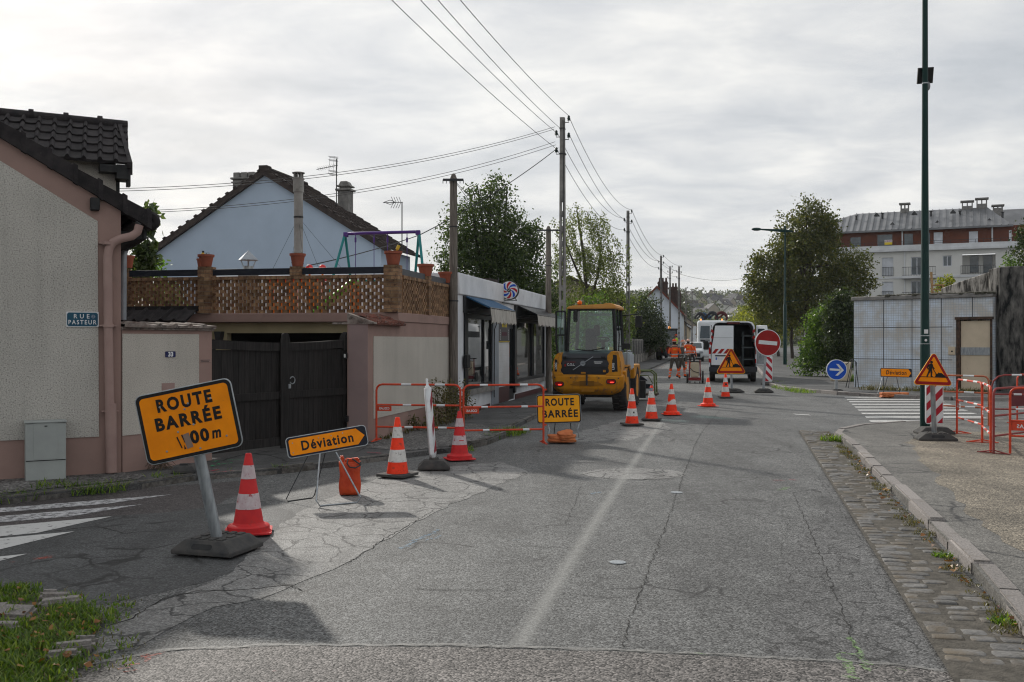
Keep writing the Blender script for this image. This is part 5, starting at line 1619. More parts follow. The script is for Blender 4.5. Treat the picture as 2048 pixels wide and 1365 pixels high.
# ------------------------------------------------------------------ houses further along on the left
def gable_house(name, label, cat, loc, rot, W, D, ze, zr, wall, roof, wins=(), chims=(), group=None, trim=None, side_wins=()):
 """gable end faces -Y (local), ridge along +Y"""
 o = thing(name, label, cat, loc, rot, group)
 mb = MB()
 mb.prism([(-W / 2, 0), (W / 2, 0), (W / 2, ze), (0, zr), (-W / 2, ze)], 0, D, 'y')
 mb.build('wall', wall, o)
 mb = MB()
 k = (zr - ze) / (W / 2)
 e = W / 2 + 0.3
 for s in (1, -1):
  mb.prism([(s * e, zr - k * e), (0, zr), (0, zr + .16), (s * e, zr - k * e + .16)][::s], -0.25, D + .25, 'y')
 ro = mb.build('roof', roof, o)
 if trim:
  mb = MB()
  for s in (1, -1):
   mb.prism([(s * e, zr - k * e - .1), (0, zr - .1), (0, zr + .18), (s * e, zr - k * e + .18)][::s], -0.32, -0.251, 'y')
  mb.build('verge_trim', trim, ro)
 for (x, z, w, h) in wins:
  mb = MB(); mb.box(x - w / 2, x + w / 2, -0.04, -.001, z, z + h); mb.build('window', m_['aptglass'], o)
 for (y, z, w, h) in side_wins:
  mb = MB(); mb.box(W / 2 + .001, W / 2 + .04, y, y + w, z, z + h); mb.build('window', m_['shutter'], o)
 for (x, y, w, h) in chims:
  mb = MB(); zz = zr - k * abs(x)
  mb.box(x - w / 2, x + w / 2, y, y + w, zz - .3, zz + h); mb.box(x - w / 2 - .06, x + w / 2 + .06, y - .06, y + w + .06, zz + h - .25, zz + h - .12)
  for j in range(3):
   mb.lathe([(0.12, zz + h), (0.10, zz + h + .45)], 8, (x - w / 2 + w * (j + .5) / 3, y + w / 2, 0))
  mb.build('chimney', m_['brickdark'], o)
 return o
m_['brickdark'] = M('sooty_brick', (0.09, 0.055, 0.045), (0.04, 0.03, 0.03), ns=3, rough=0.9)
m_['redtrim'] = M('red_brick_trim', (0.16, 0.045, 0.03), ns=2, rough=0.8)
m_['housewhite'] = M('house_white', (0.66, 0.71, 0.78), (0.58, 0.62, 0.68), ns=0.7, rough=0.85)
m_['housecream'] = M('house_cream', (0.55, 0.48, 0.36), (0.46, 0.40, 0.31), ns=0.5, rough=0.9)
m_['housetan'] = M('house_tan', (0.36, 0.31, 0.25), (0.29, 0.25, 0.2), ns=0.5, rough=0.9)
m_['slate'] = M('slate', (0.065, 0.062, 0.066), (0.045, 0.043, 0.047), ns=1.2, rough=0.7)
ph = P(1313, 573, 112)
ph.x = P(1314, 573, 112).x
gable_house('gabled_house', 'white gabled house with red verge far down the street', 'house', (ph.x, ph.y, 0), ROADROT, 5.4, 9, 5.0, ph.z - .1, m_['housewhite'], m_['tilered'], (), ((0.5, 2.5, 1.1, 1.3), (1.55, 5, 1.0, 1.9), (2.0, 7.5, .8, 1.6)), trim=m_['redtrim'], side_wins=((2, 1, .9, 1.3), (5, 1, .9, 1.3)))
for i, (px, y, W, D, ze, zr, wl, rf, lab) in enumerate((
  (1341, 127, 5, 10, 4.6, 6.6, 'housecream', 'tilebrown', 'cream terrace house just behind the white gable'),
  (1350, 141, 5, 12, 4.4, 6.4, 'housetan', 'tilebrown', 'tan terrace house third along the street'),
  (1361, 158, 5, 12, 3.8, 5.6, 'housecream', 'tilebrown', 'cream house with low roof before the white far house'),
  (1375, 175, 4.5, 10, 4.0, 5.6, 'housewhite', 'slate', 'small white house at the far end of the row'),
  (1386, 200, 5, 14, 4.4, 6.2, 'housetan', 'slate', 'last tan house at the end of the street'))):
 p = P(px, 600, y)
 gable_house('terrace_house', lab, 'house', (p.x - 1.2, p.y, 0), ROADROT, W, D, ze, zr, m_[wl], m_[rf], ((0.8, 2.6, .8, 1.1),), ((-.5, 3, .7, .9),), 'houses in the row on the left', side_wins=((1.5, 1, .9, 1.4), (4, 1, .9, 1.4), (6.5, 0.3, 1, 2.1)))
p = P(1104, 575, 58)
gable_house('gabled_house', 'brown roofed house mostly hidden behind the trees', 'house', (p.x + 1.0, p.y, 0), ROADROT + .3, 6, 8, 4.0, 5.4, m_['housetan'], m_['tilebrown'])
f0 = front(62, -0.1)
fence = thing('garden_fence', 'dark slatted fence with pale concrete posts on a low wall', 'fence', (f0.x, f0.y, 0), ra_)
mb = MB(); mb.box(0, 40, 0, .2, 0, 0.75); mb.build('low_wall', m_['stonewall'], fence)
mb = MB()
for i in range(15):
 for j in range(9):
  x_ = i * 2.65 + .3 + j * .26
  mb.box(x_, x_ + .2, 0.06, .1, .75, 1.78)
 mb.box(i * 2.65 + .2, i * 2.65 + 2.55, .1, .13, 1.0, 1.08); mb.box(i * 2.65 + .2, i * 2.65 + 2.55, .1, .13, 1.55, 1.63)
mb.build('slat_panel', m_['darkmetal'], fence)
for i in range(15):
 mb = MB(); mb.box(i * 2.65 - .14, i * 2.65 + .14, -0.06, .22, 0, 1.9); mb.build('post', m_['concrete'], fence, bevel=.02)
# ------------------------------------------------------------------ tiled substation building on the right
KA = Vector((12.36, 36.0))
kdv = Vector((0.73, -0.684)).normalized()
kin = Vector((-kdv.y, kdv.x))
ka = math.atan2(kdv.y, kdv.x)
sub = thing('substation', 'low flat roofed building clad in small pale mosaic tiles', 'building', (KA.x, KA.y, 0), ka)
def kp(px, py, off=0.0):
 return onwall(px, py, KA + kin * off, kdv)
kL_ = kp(1985, 600)[0]
kz = 3.20
d0, d1 = kp(1917, 640), kp(1983, 640)
mb = MB(); mb.wallholes(0, kL_, 0.05, kz, [(d0[0], d1[0], 0.05, d0[1])], 0, .3); mb.box(0, .3, .3, 5, .05, kz); mb.box(kL_ - .3, kL_, .3, 5, .05, kz); mb.box(0, kL_, 5, 5.3, .05, kz); mb.build('wall', m_['mosaic'], sub)
mb = MB()
for px in (1767, 1824, 1883, 1945):
 s_ = kp(px, 640)[0]
 if s_ < d0[0] - .05:
  mb.box(s_ - .012, s_ + .012, -.004, .01, .05, kz)
 else:
  mb.box(s_ - .012, s_ + .012, -.004, .01, d0[1], kz)
for py in (656, 718):
 z_ = kp(1720, py)[1]
 mb.box(0, d0[0] - .2, -.004, .01, z_ - .012, z_ + .012)
mb.build('panel_joint', m_['joint2'], sub)
mb = MB(); mb.box(-.06, kL_ + .02, -.10, 5.4, kz, kz + .14); mb.build('roof_slab', m_['concrete'], sub, bevel=.02)
mb = MB()
for _ in range(150):
 x_ = random.uniform(.8, kL_); h_ = random.uniform(.02, .10)
 mb.sphere((x_, random.uniform(-.06, .2), kz + .14), h_, 6, (1.6, 1.2, .7))
mb.build('moss', m_['moss'], sub)
dm_ = (d0[0] + d1[0]) / 2
mb = MB(); mb.box(d0[0] - .07, d0[0] + .06, -.03, .1, .05, d0[1]); mb.box(d1[0] - .04, d1[0] + .03, -.03, .1, .05, d0[1]); mb.box(d0[0] - .1, d1[0] + .04, -.08, .1, d0[1], d0[1] + .09); mb.build('door_frame', m_['rust'], sub)
mb = MB(); mb.box(d0[0] + .07, d1[0] - .045, .02, .07, .12, d0[1] - .04); do = mb.build('door', m_['doorcream'], sub, bevel=.004)
zb_ = kp(1950, 703)[1]
mb = MB(); mb.box(d0[0] + .07, d1[0] - .045, -.005, .019, zb_ - .13, zb_ + .13); mb.box(d0[0] + .12, d0[0] + .16, -.03, -.006, zb_ - .06, zb_ + .08); mb.build('steel_band', m_['steel'], do)
s_, z_ = kp(1905, 702)
mb = MB(); mb.box(s_ - .13, s_ + .10, -.05, -.001, z_ - .14, z_ + .14); lk = mb.build('key_box', m_['doorcream'], sub, bevel=.01)
mb = MB(); mb.lathe([(0.03, -.056), (0.03, -.051)], 10, (s_, 0, z_ - .02), 'y'); mb.build('lock', m_['black'], lk)
cw = thing('concrete_wall', 'old blackened concrete wall rising behind the tiled building', 'wall', (KA.x, KA.y, 0), ka)
q = [kp(px, py, 1.2) for px, py in ((1882, 577), (1925, 562), (2003, 536), (2006, 640))]
mb = MB(); mb.prism([(q[0][0], 2.9), (kp(2006, 700, 1.2)[0], 0), (q[2][0] + .02, q[2][1]), (q[1][0], q[1][1]), (q[0][0], q[0][1])], 1.2, 1.6, 'y'); mb.prism([(q[2][0] - .35, 0), (q[2][0], 0), (q[2][0], q[2][1] + .01), (q[2][0] - .35, q[2][1] - .05)], 1.0, 1.199, 'y'); mb.build('sloping_wall', m_['stonewall'], cw, bevel=.02)
a_ = kp(1997, 536, 0.2); b_ = kp(2046, 536, 0.2)
mb = MB(); mb.box(a_[0], b_[0], 0.2, .9, 0, a_[1] + .03); mb.build('pillar', m_['stonedark'], cw, bevel=.03)
mb = MB(); mb.box(kL_ + .02, a_[0], 0.35, .8, 0, 3.6); mb.box(b_[0], b_[0] + 14, 0.25, .8, 0, 3.2); mb.build('flank', m_['stonedark'], cw)
cp = P(1876, 588, 36.2)
o = thing('wooden_chair', 'pale wooden chair left on the flat mossy roof', 'chair', (cp.x, cp.y, kz + .14), R(60))
m_['chairwood'] = M('chair_wood', (0.40, 0.25, 0.11), (0.28, 0.17, 0.08), ns=6, rough=0.6, stretch=(1, 1, .3))
mb = MB(); mb.box(-.2, .2, -.2, .2, .42, .46); mb.build('seat', m_['chairwood'], o, bevel=.01)
for x_, y_, h_ in ((-.18, -.18, .42), (.18, -.18, .42), (-.18, .18, .92), (.18, .18, .92)):
 mb = MB(); mb.bar((x_, y_, 0), (x_, y_ + (.05 if h_ > .5 else 0), h_), .035, .035); mb.build('leg', m_['chairwood'], o)
mb = MB()
for z_ in (.62, .74, .86):
 mb.box(-.17, .17, .2, .225, z_, z_ + .06)
mb.build('backrest', m_['chairwood'], o)
mb = MB()
for z_ in (.14, .27):
 mb.box(-.17, .17, -.19, -.17, z_, z_ + .03); mb.box(-.19, -.17, -.17, .17, z_, z_ + .03); mb.box(.17, .19, -.17, .17, z_, z_ + .03)
mb.build('stretcher', m_['chairwood'], o)
# ------------------------------------------------------------------ apartment block
AA = Vector((37.4, 113.0))
adv = Vector((0.912, -0.41)).normalized()
ain = Vector((-adv.y, adv.x))
aa = math.atan2(adv.y, adv.x)
apt = thing('apartment_block', 'cream and brown apartment block with zinc hipped roof', 'apartment building', (AA.x, AA.y, 0), aa)
def ap(px, py, off=0.0):
 return onwall(px, py, AA + ain * off, adv)
def az(zx, zy, off=0.0):
 """from the coordinates of the enlarged crop"""
 return ap(1660 + zx / 4.876, 360 + zy / 4.876, off)
xL0 = ap(1640, 600)[0]
xR0 = ap(2120, 600)[0]
zf0 = az(700, 700)[1]        # underside of the white band
zf1 = az(700, 640)[1]
zeave = az(700, 478)[1]
wins = [az(508, 940) + az(617, 758), az(790, 930) + az(905, 752), az(1100, 845) + az(1187, 738), az(508, 1125 + 40) + az(617, 993), az(790, 1160) + az(905, 988)]
wh = [(a[0], a[2], a[1], a[3]) for a in wins]
lg = az(1290, 920) + az(1615, 715)
lgh = (lg[0], lg[2], lg[1], lg[3])
mb = MB(); mb.wallholes(xL0, xR0, 0, zf0, wh + [lgh], 0, .35); mb.box(xL0, xR0, 8, 8.3, 0, zf0); mb.box(xL0, xL0 + .3, .35, 8, 0, zf0); mb.box(lgh[0], lgh[1], 1.6, 1.8, lgh[2], lgh[3])
mb.box(lgh[0] - .02, lgh[0], .35, 1.6, lgh[2], lgh[3]); mb.box(lgh[1], lgh[1] + .02, .35, 1.6, lgh[2], lgh[3])
mb.build('wall', m_['aptwall'], apt)
mb = MB(); mb.box(xL0, xR0, -.45, 1.0, zf0, zf0 + .28); mb.box(xL0, xR0, -.3, -.15, zf0 + .28, zf1); mb.box(xL0, xR0, -.08, -.001, az(500, 968)[1], az(500, 948)[1]); mb.build('white_band', m_['aptwhite'], apt)
mb = MB(); mb.box(xL0, xR0, 1.2, 1.4, zf0 + .28, zeave); mb.build('attic_wall', m_['aptbrown'], apt)
zr_ = az(900, 300, 6)[1]
xa, xb = ap(1680, 462)[0] - 6, az(1780, 420)[0]
ra0, rb0 = az(262, 330, 6)[0], az(1535, 292, 6)[0]
mb = MB()
ev = [(xa, .7, zeave), (xb, .7, zeave), (xb, 12, zeave), (xa, 12, zeave)]
rg = [(ra0, 6, zr_), (rb0, 6, zr_)]
mb.add(ev + rg, [(0, 1, 5, 4), (1, 2, 5), (2, 3, 4, 5), (3, 0, 4), (0, 3, 2, 1)])
for i in range(34):
 x_ = xa + (xb - xa) * (i + .5) / 34
 xt = min(max(x_, ra0), rb0)
 f = 1.0
 if x_ < ra0: f = (x_ - xa) / (ra0 - xa)
 if x_ > rb0: f = (xb - x_) / (xb - rb0)
 mb.bar((x_, .7, zeave + .05), (x_, .7 + 5.3 * f, zeave + .05 + (zr_ - zeave) * f), .07, .09)
mb.box(xa - .1, xb + .1, .5, .75, zeave - .18, zeave + .02)
mb.add([(xb - 3, 5, zeave), (xR0 + 20, 5, zeave), (xR0 + 20, 9, zr_), (rb0, 9, zr_)], [(0, 1, 2, 3)])
rf = mb.build('roof', m_['zincroof'], apt)
mb = MB(); mb.box(xb - 3, xR0, 5.2, 5.4, zf0, zeave); mb.build('attic_wall', m_['aptbrown'], apt)
mb = MB()
for zx, zy in ((258, 365), (512, 340), (985, 320), (1268, 318), (1683, 330)):
 s_, z_ = az(zx, zy, 4.2)
 mb.box(s_ - .1, s_ + .1, 4.1, 4.3, z_ - .5, z_ + .12); mb.box(s_ - .18, s_ + .18, 4.0, 4.4, z_ + .12, z_ + .18)
for zx, zy in ((460, 345), (612, 437), (825, 330), (1048, 420), (1200, 315), (1552, 400)):
 s_, z_ = az(zx, zy, 3)
 mb.prism([(s_ - .3, z_ - .15), (s_ + .3, z_ - .15), (s_, z_ + .2)], 2.2, 3.2, 'y')
mb.build('roof_vent', m_['darkmetal'], rf)
for zx0, zx1, zt_, zm, zb_ in ((688, 770, 235, 285, 312), (1285, 1392, 213, 262, 290), (1428, 1532, 186, 240, 308), (1588, 1685, 252, 280, 312)):
 a = az(zx0, zt_, 6); b = az(zx1, zb_, 6); zmm = az(zx0, zm, 6)[1]
 mb = MB(); mb.box(a[0], b[0], 5.6, 6.6, b[1] - .6, zmm)
 for x_ in (a[0] + .06, (a[0] + b[0]) / 2, b[0] - .06):
  for y_ in (5.66, 6.54):
   mb.box(x_ - .06, x_ + .06, y_ - .06, y_ + .06, zmm, a[1] - .08)
 mb.box(a[0] - .15, b[0] + .15, 5.45, 6.75, a[1] - .1, a[1] + .04)
 mb.build('chimney', m_['concrete'], rf)
for k, (x0, x1, z0, z1) in enumerate(wh):
 sh = k in (0, 3)
 mb = MB(); mb.wallholes(x0, x1, z0, z1, [(x0 + .08, (x0 + x1) / 2 - .04, z0 + .08, z1 - .08), ((x0 + x1) / 2 + .04, x1 - .08, z0 + .08, z1 - .08)] if not sh else [], .12, .18)
 w_ = mb.build('window', m_['shutter'], apt)
 if not sh:
  mb = MB(); mb.box(x0 + .05, x1 - .05, .14, .16, z0 + .05, z1 - .05); mb.build('pane', m_['aptglass'], w_)
for zx0, zy1, zx1, zy0 in ((1365, 905, 1447, 738), (1495, 905, 1580, 735)):
 a = az(zx0, zy1, 1.6); b = az(zx1, zy0, 1.6)
 mb = MB(); mb.box(a[0], b[0], 1.5, 1.59, a[1], b[1]); mb.build('window', m_['aptglass'], apt)
for zx0, zy1, zx1, zy0, mt in ((463, 640, 608, 533, 'aptglass'), (725, 640, 808, 525, 'aptglass'), (900, 640, 975, 520, 'aptglass'), (1012, 640, 1098, 512, 'shutter'), (1355, 640, 1442, 503, 'shutter'), (1745, 640, 1770, 493, 'shutter'), (200, 640, 300, 560, 'aptglass')):
 a = az(zx0, zy1, 1.2); b = az(zx1, zy0, 1.2)
 mb = MB(); mb.box(a[0], b[0], 1.12, 1.199, zf0 + .3, b[1]); mb.build('window', m_[mt], apt)
for zx in (705, 1582, ):
 a = az(zx, 620, 1.1); mb = MB(); mb.tube([(a[0], 1.1, zf0 + .3), (a[0], 1.1, zeave)], .08, 8); mb.build('downpipe', m_['aptwhite'], apt)
a = az(728, 800); mb = MB(); mb.tube([(a[0], -.06, 0), (a[0], -.06, zf0)], .07, 8); mb.build('downpipe', m_['aptwhite'], apt)
for (zx0, zx1, zt_, zb_, out, slab) in ((703, 1030, 842, 940, 1.0, 1), (508, 617, 850, 942, .12, 0), (1275, 1612, 828, 922, .15, 0), (508, 617, 1085, 1180, .12, 0), (703, 1030, 1090, 1180, 1.0, 1)):
 a = az(zx0, zb_, -out); b = az(zx1, zt_, -out)
 mb = MB()
 if slab:
  mb.m = 1; mb.box(a[0] - .1, b[0] + .1, -out - .05, -.081, a[1] - .25, a[1]); mb.m = 0
 mb.box(a[0], b[0], -out, -out + .04, b[1] - .05, b[1]); mb.box(a[0], b[0], -out, -out + .03, a[1] + .08, a[1] + .12)
 k = max(3, int((b[0] - a[0]) / .16))
 for i in range(k + 1):
  x_ = a[0] + (b[0] - a[0]) * i / k
  mb.box(x_ - .012, x_ + .012, -out, -out + .025, a[1], b[1])
 mb.build('balcony', [m_['darkmetal'], m_['aptwhite']], apt)
mb = MB(); mb.box(xa, xR0, -.28, -.26, zf1 + .35, zf1 + .39); mb.box(xa, xR0, -.28, -.26, zf1 + .12, zf1 + .15)
for i in range(30):
 x_ = xL0 + (xR0 - xL0) * i / 30
 mb.box(x_, x_ + .04, -.28, -.26, zf1, zf1 + .36)
mb.build('roof_railing', m_['darkmetal'], apt)
a = az(532, 635, -.3); b = az(607, 585, -.3)
sw = AA + adv * ((a[0] + b[0]) / 2) - ain * .33
o = thing('sale_sign', 'yellow and white for sale board on the top floor railing', 'sign', (sw.x, sw.y, (a[1] + b[1]) / 2), aa)
w_, h_ = b[0] - a[0], b[1] - a[1]
mb = MB(); mb.box(-w_ / 2, w_ / 2, -.03, 0, -h_ / 2, 0); mb.build('yellow_half', M('sale_yellow', (0.75, 0.55, 0.03), ns=2, rough=.5), o)
mb = MB(); mb.box(-w_ / 2, w_ / 2, -.03, 0, 0.001, h_ / 2); mb.build('white_half', m_['white'], o)
mb = MB(); mb.text('A VENDRE', h_ * .30, (0, -.033, h_ * .24), (1, 0, 0), (0, 0, 1), bold=.01); mb.build('lettering', M('sale_red', (.3, .03, .2), ns=3), o)
# ------------------------------------------------------------------ houses up the hillside
hl = [(1395, 618, 7), (1406, 622, 8), (1438, 616, 9), (1423, 588, 8), (1443, 590, 9), (1456, 594, 7), (1405, 606, 7), (1418, 606, 7), (1450, 618, 8), (1466, 612, 8), (1480, 616, 7), (1474, 600, 7), (1486, 592, 8),
      (1432, 600, 7), (1384, 596, 7), (1376, 612, 7), (1492, 624, 8), (1460, 628, 8), (1428, 628, 8), (1412, 634, 8), (1500, 606, 7), (1446, 604, 7), (1392, 630, 8), (1476, 632, 8), (1370, 590, 7), (1408, 592, 7)]
m_['hillwall'] = M('far_house_wall', (0.60, 0.59, 0.56), ns=.5, rough=.9)
for i, (px, py, w) in enumerate(hl):
 h = hillhit(px, max(py, 594) + (px % 7))
 if h is None:
  continue
 rot = random.choice((0.2, -0.3, 1.1, 1.4, -0.9, 0.6))
 zr = 6.2 + random.uniform(-.6, .8)
 w *= .85
 o = thing('hillside_house', 'pale house with steep dark roof among trees on the far hill', 'house', (h.x, h.y, h.z - 1.0), rot, 'houses on the far hillside')
 mb = MB(); mb.prism([(-w / 2, 0), (w / 2, 0), (w / 2, 4), (0, 4 + w * .45), (-w / 2, 4)], 0, 9, 'y'); mb.build('wall', m_['hillwall'] if i % 3 else m_['housetan'], o)
 mb = MB(); e = w / 2 + .4; k = .9
 for s in (1, -1):
  mb.prism([(s * e, 4 + w * .45 - k * e), (0, 4 + w * .45), (0, 4.3 + w * .45), (s * e, 4.3 + w * .45 - k * e)][::s], -.4, 9.4, 'y')
 mb.build('roof', m_['slate'] if i % 4 else m_['tilebrown'], o)
# ================================================================== ROADWORKS EQUIPMENT
def cone(px, py, label, kind='black', H=0.75, rot=0.0, z=0.0, sticker=None):
 g = G(px, py, z)
 o = thing('traffic_cone', label, 'traffic cone', (g.x, g.y, z + 0.022), rot, 'traffic cones along the closed lane')
 rb, rt = 0.140 * H / .75, 0.030 * H / .75
 zb = 0.035 if kind == 'black' else 0.085
 red = m_['coneold'] if kind == 'old' else m_['conered']
 wh = m_['conescuff'] if kind == 'old' else m_['conewhite']
 def rad(f):
  return rb + (rt - rb) * f
 mb = MB()
 mb.lathe([(rad(0), zb), (rad(1), H - .006), (rad(1) * .8, H), (rad(1) * .55, H), (rad(1) * .5, H - .05)], 32)
 mb.build('cone_body', red, o)
 bands = ((0.205, 0.425), (0.635, 0.83)) if kind != 'torn' else ((0.24, .40), (.62, .80))
 for b0, b1 in bands:
  mb = MB()
  if kind == 'torn' and b0 < .3:
   vs, fs = [], []
   n = 32
   for j in range(n):
    a = 2 * math.pi * j / n
    hi = b1 + .07 * (math.sin(a * 2.5 + 1) * .6 + random.uniform(-.6, .6))
    for f in (b0, hi):
     r_ = rad(f) + .0025
     vs.append((r_ * math.cos(a), r_ * math.sin(a), zb + (H - zb) * f))
   fs = [(2 * j, 2 * ((j + 1) % n), 2 * ((j + 1) % n) + 1, 2 * j + 1) for j in range(n)]
   mb.add(vs, fs)
  else:
   mb.lathe([(rad(b0) + .0022, zb + (H - zb) * b0), (rad(b1) + .0022, zb + (H - zb) * b1)], 32)
   mb.f = mb.f[:32]; mb.mi = mb.mi[:32]
  mb.build('reflective_band', wh, o)
 mb = MB()
 if kind == 'black':
  s_ = 0.205
  mb.prism(rrect(2 * s_, 2 * s_, .03, 4), 0, 0.034)
  mb.build('base', m_['rubber'], o, bevel=.004)
 else:
  s_ = 0.215 * H / .75
  mb.lathe([(s_ * .93, 0.012), (s_ * .92, 0.055), (s_ * .86, 0.066), (rb + .012, 0.072), (rb, 0.088)], 32)
  mb.prism(rrect(2.05 * s_, 2.05 * s_, .06, 4), 0.0, 0.013)
  mb.build('base', red, o)
 if sticker:
  mb = MB()
  a0, a1, f0, f1 = sticker[:4]
  n = 8
  vs = []
  for i in range(n + 1):
   a = R(a0 + (a1 - a0) * i / n)
   for f in (f0, f1):
    r_ = rad(f) + .0035
    vs.append((r_ * math.cos(a), r_ * math.sin(a), zb + (H - zb) * f))
  mb.add(vs, [(2 * i, 2 * i + 2, 2 * i + 3, 2 * i + 1) for i in range(n)])
  mb.build('scuff', sticker[4], o)
 return o
m_['bluescuff'] = M('blue_grey_scuff', (0.12, 0.20, 0.32), (0.30, 0.31, 0.33), ns=20, rough=.6)
cone(497, 1068, 'scuffed red cone just right of the big tilted road closed sign', 'old', 0.71, R(12))
cone(795, 955, 'clean red and white cone between the orange bag and the striped post', 'black', 0.75, R(-25))
cone(919, 921, 'faded dark red cone right of the striped post', 'old', 0.70, R(20), sticker=(-110, -70, .3, .32, m_['coneold']))
cone(1264, 852, 'clean cone beside the loader rear wheel, leftmost of the far row', 'black', 0.75, R(10), sticker=(-95, -78, .29, .34, m_['black']))
cone(1303, 842, 'clean cone with a blue scuffed tip, second in the far row', 'black', 0.75, R(-14), sticker=(-150, -40, .84, .93, m_['bluescuff']))
cone(1343, 831, 'cone with a torn lower white band in the far row', 'torn', 0.72, R(5))
cone(1416, 814, 'orange cone without black base near the white van', 'old2', 0.75, R(18))
cone(1451, 797, 'battered cone standing in front of the triangular works sign', 'black', 0.73, R(0), sticker=(-110, -70, .5, .58, m_['black']))
def foot(o, w, d, h, top=0.55, rot=0.0, name='rubber_foot', ribs=True, off=(0, 0, 0)):
 """ballast block with sloping sides, top ribs and hand holes painted as flat black shade"""
 T_ = Matrix.Translation(off) @ Matrix.Rotation(rot, 4, 'Z')
 mb = MB(); mb.T = T_
 a, b = w / 2, d / 2
 c, e = a * top, b * (top + .12)
 vs = [(-a, -b, 0), (a, -b, 0), (a, b, 0), (-a, b, 0), (-a, -b, .035), (a, -b, .035), (a, b, .035), (-a, b, .035), (-c, -e, h), (c, -e, h), (c, e, h), (-c, e, h)]
 mb.add(vs, [(3, 2, 1, 0), (0, 1, 5, 4), (1, 2, 6, 5), (2, 3, 7, 6), (3, 0, 4, 7), (4, 5, 9, 8), (5, 6, 10, 9), (6, 7, 11, 10), (7, 4, 8, 11), (8, 9, 10, 11)])
 f = mb.build(name, m_['rubber'], o, bevel=.006, seg=1, ang=16)
 if ribs:
  mb = MB(); mb.T = T_
  for x_ in (-.62, -.2, .25, .68):
   for y_ in (-.7, .0, .7):
    if abs(x_) < .3 and abs(y_) < .3:
     continue
    mb.box(c * x_ - c * .14, c * x_ + c * .14, e * y_ - e * .22, e * y_ + e * .22, h - .002, h + .010)
  mb.build('ribs', m_['rubber'], f, bevel=.003)
  for s in (-1, 1):
   mb = MB(); mb.T = T_
   zc = h * .58
   yy = s * (b + (e - b) * ((zc - .035) / (h - .035)))
   sl_ = math.atan2(h - .035, b - e)
   mm = Matrix.Translation((0, yy, zc)) @ Matrix.Rotation(s * (sl_ - math.pi / 2) * -1, 4, 'X')
   pr = rrect(w * .34, h * .42, h * .2, 5)
   mb2 = [mm @ Vector((p[0], s * .0035, p[1])) for p in pr]
   mb.face(mb2 if s < 0 else mb2[::-1])
   mb.build('hand_hole_shade', m_['black'], f)  # flat black face, the shade inside the hole put into colour
 return f
def plate_sign(o, w, h, face, rad=.05, rim=.018, border=.026, T_=None, back=True):
 """sheet sign in the local XZ plane facing -Y with its centre at the origin of T_"""
 mb = MB(); mb.T = T_
 mb.prism(rrect(w, h, rad, 6), -0.012, 0.014, 'y')
 p = mb.build('panel', m_['steel'], o, bevel=.004)
 if border:
  mb = MB(); mb.T = T_; mb.face([(x, -.0145, z) for x, z in rrect(w - rim, h - rim, rad - rim / 2, 6)]); mb.build('border', m_['letter'], p)
  mb = MB(); mb.T = T_; mb.face([(x, -.0165, z) for x, z in rrect(w - rim - 2 * border, h - rim - 2 * border, max(rad - border, .012), 6)]); mb.build('field', face, p)
 else:
  mb = MB(); mb.T = T_; mb.face([(x, -.0145, z) for x, z in rrect(w - rim, h - rim, rad - rim / 2, 6)]); mb.build('field', face, p)
 return p
def rivets(T_, par, pts, y=-.018, r=.009):
 for x, z in pts:
  mb = MB(); mb.T = T_
  mb.lathe([(r, y), (r * .8, y - .003), (0, y - .004)], 10, (x, 0, z), 'y')
  mb.build('rivet', m_['steel'], par)
# ------------------------------------------------------------------ the big tilted ROUTE BARREE sign
g = G(436, 1105)
o = thing('road_sign', 'large tilted orange road closed sign with distance, on a grey post', 'road sign', (g.x, g.y, 0.02), 0)
foot(o, 0.56, 0.50, 0.115, .66, R(-17))
top = P(384, 842, 8.12)
v0 = Vector((g.x, g.y, .08)) - Vector(o.location)
tv = top - Vector(o.location)
dirp = (tv - v0).normalized()
mb = MB(); mb.tube([v0 + dirp * 0.0, v0 + dirp * 0.98], 0.047, 20)
mb.build('post', m_['steel'], o)
roll = R(-11.6)
T_ = Matrix.Translation(tv + Vector((0, -0.065, 0))) @ Matrix.Rotation(R(9), 4, 'Z') @ Matrix.Rotation(roll, 4, 'Y') @ Matrix.Rotation(R(-2), 4, 'X')
pn = plate_sign(o, 0.765, 0.572, m_['orange'], .06, .016, .026, T_)
mb = MB(); mb.T = T_
mb.text('ROUTE', .138, (-.005, -.0185, .165), (1, 0, 0), (0, 0, 1), bold=.0062, spacing=1.28, fit=.435)
mb.text('BARRÉE', .138, (.0, -.0185, .018), (1, 0, 0), (0, 0, 1), bold=.0062, spacing=1.28, fit=.52)
mb.text('00', .138, (0.058, -.0185, -.136), (1, 0, 0), (0, 0, 1), bold=.0062, spacing=1.2, fit=.150)
mb.text('m', .125, (0.190, -.0185, -.134), (1, 0, 0), (0, 0, 1), bold=.0045, fit=.075, shear=.2)
mb.build('lettering', m_['letter'], pn)
mb = MB(); mb.T = T_
mb.prism([(-0.055, -.215), (-0.005, -.205), (-0.022, -.085), (-0.07, -.095)][::1], -.0195, -.0170, 'y')
mb.build('cover_tape', M('brown_tape', (0.27, 0.19, 0.15), ns=6, rough=.6), pn)
mb = MB(); mb.T = T_
mb.prism([(-0.098, -.20), (-0.090, -.198), (-.112, -.10), (-.122, -.105)], -.0195, -.0175, 'y')
mb.prism([(-0.078, -.213), (-0.062, -.21), (-.074, -.175)], -.0195, -.0175, 'y')
mb.prism([(-0.066, -.16), (-0.062, -.16), (-.072, -.09), (-.082, -.095)], -.0197, -.0175, 'y')
mb.build('digit_remains', m_['letter'], pn)
rivets(T_, pn, [(-.20, .16), (-.015, .105), (0.02, .145), (-.10, -.065), (0.03, -.03), (-.215, -.20), (.045, -.23), (.265, -.175), (.20, .15)])
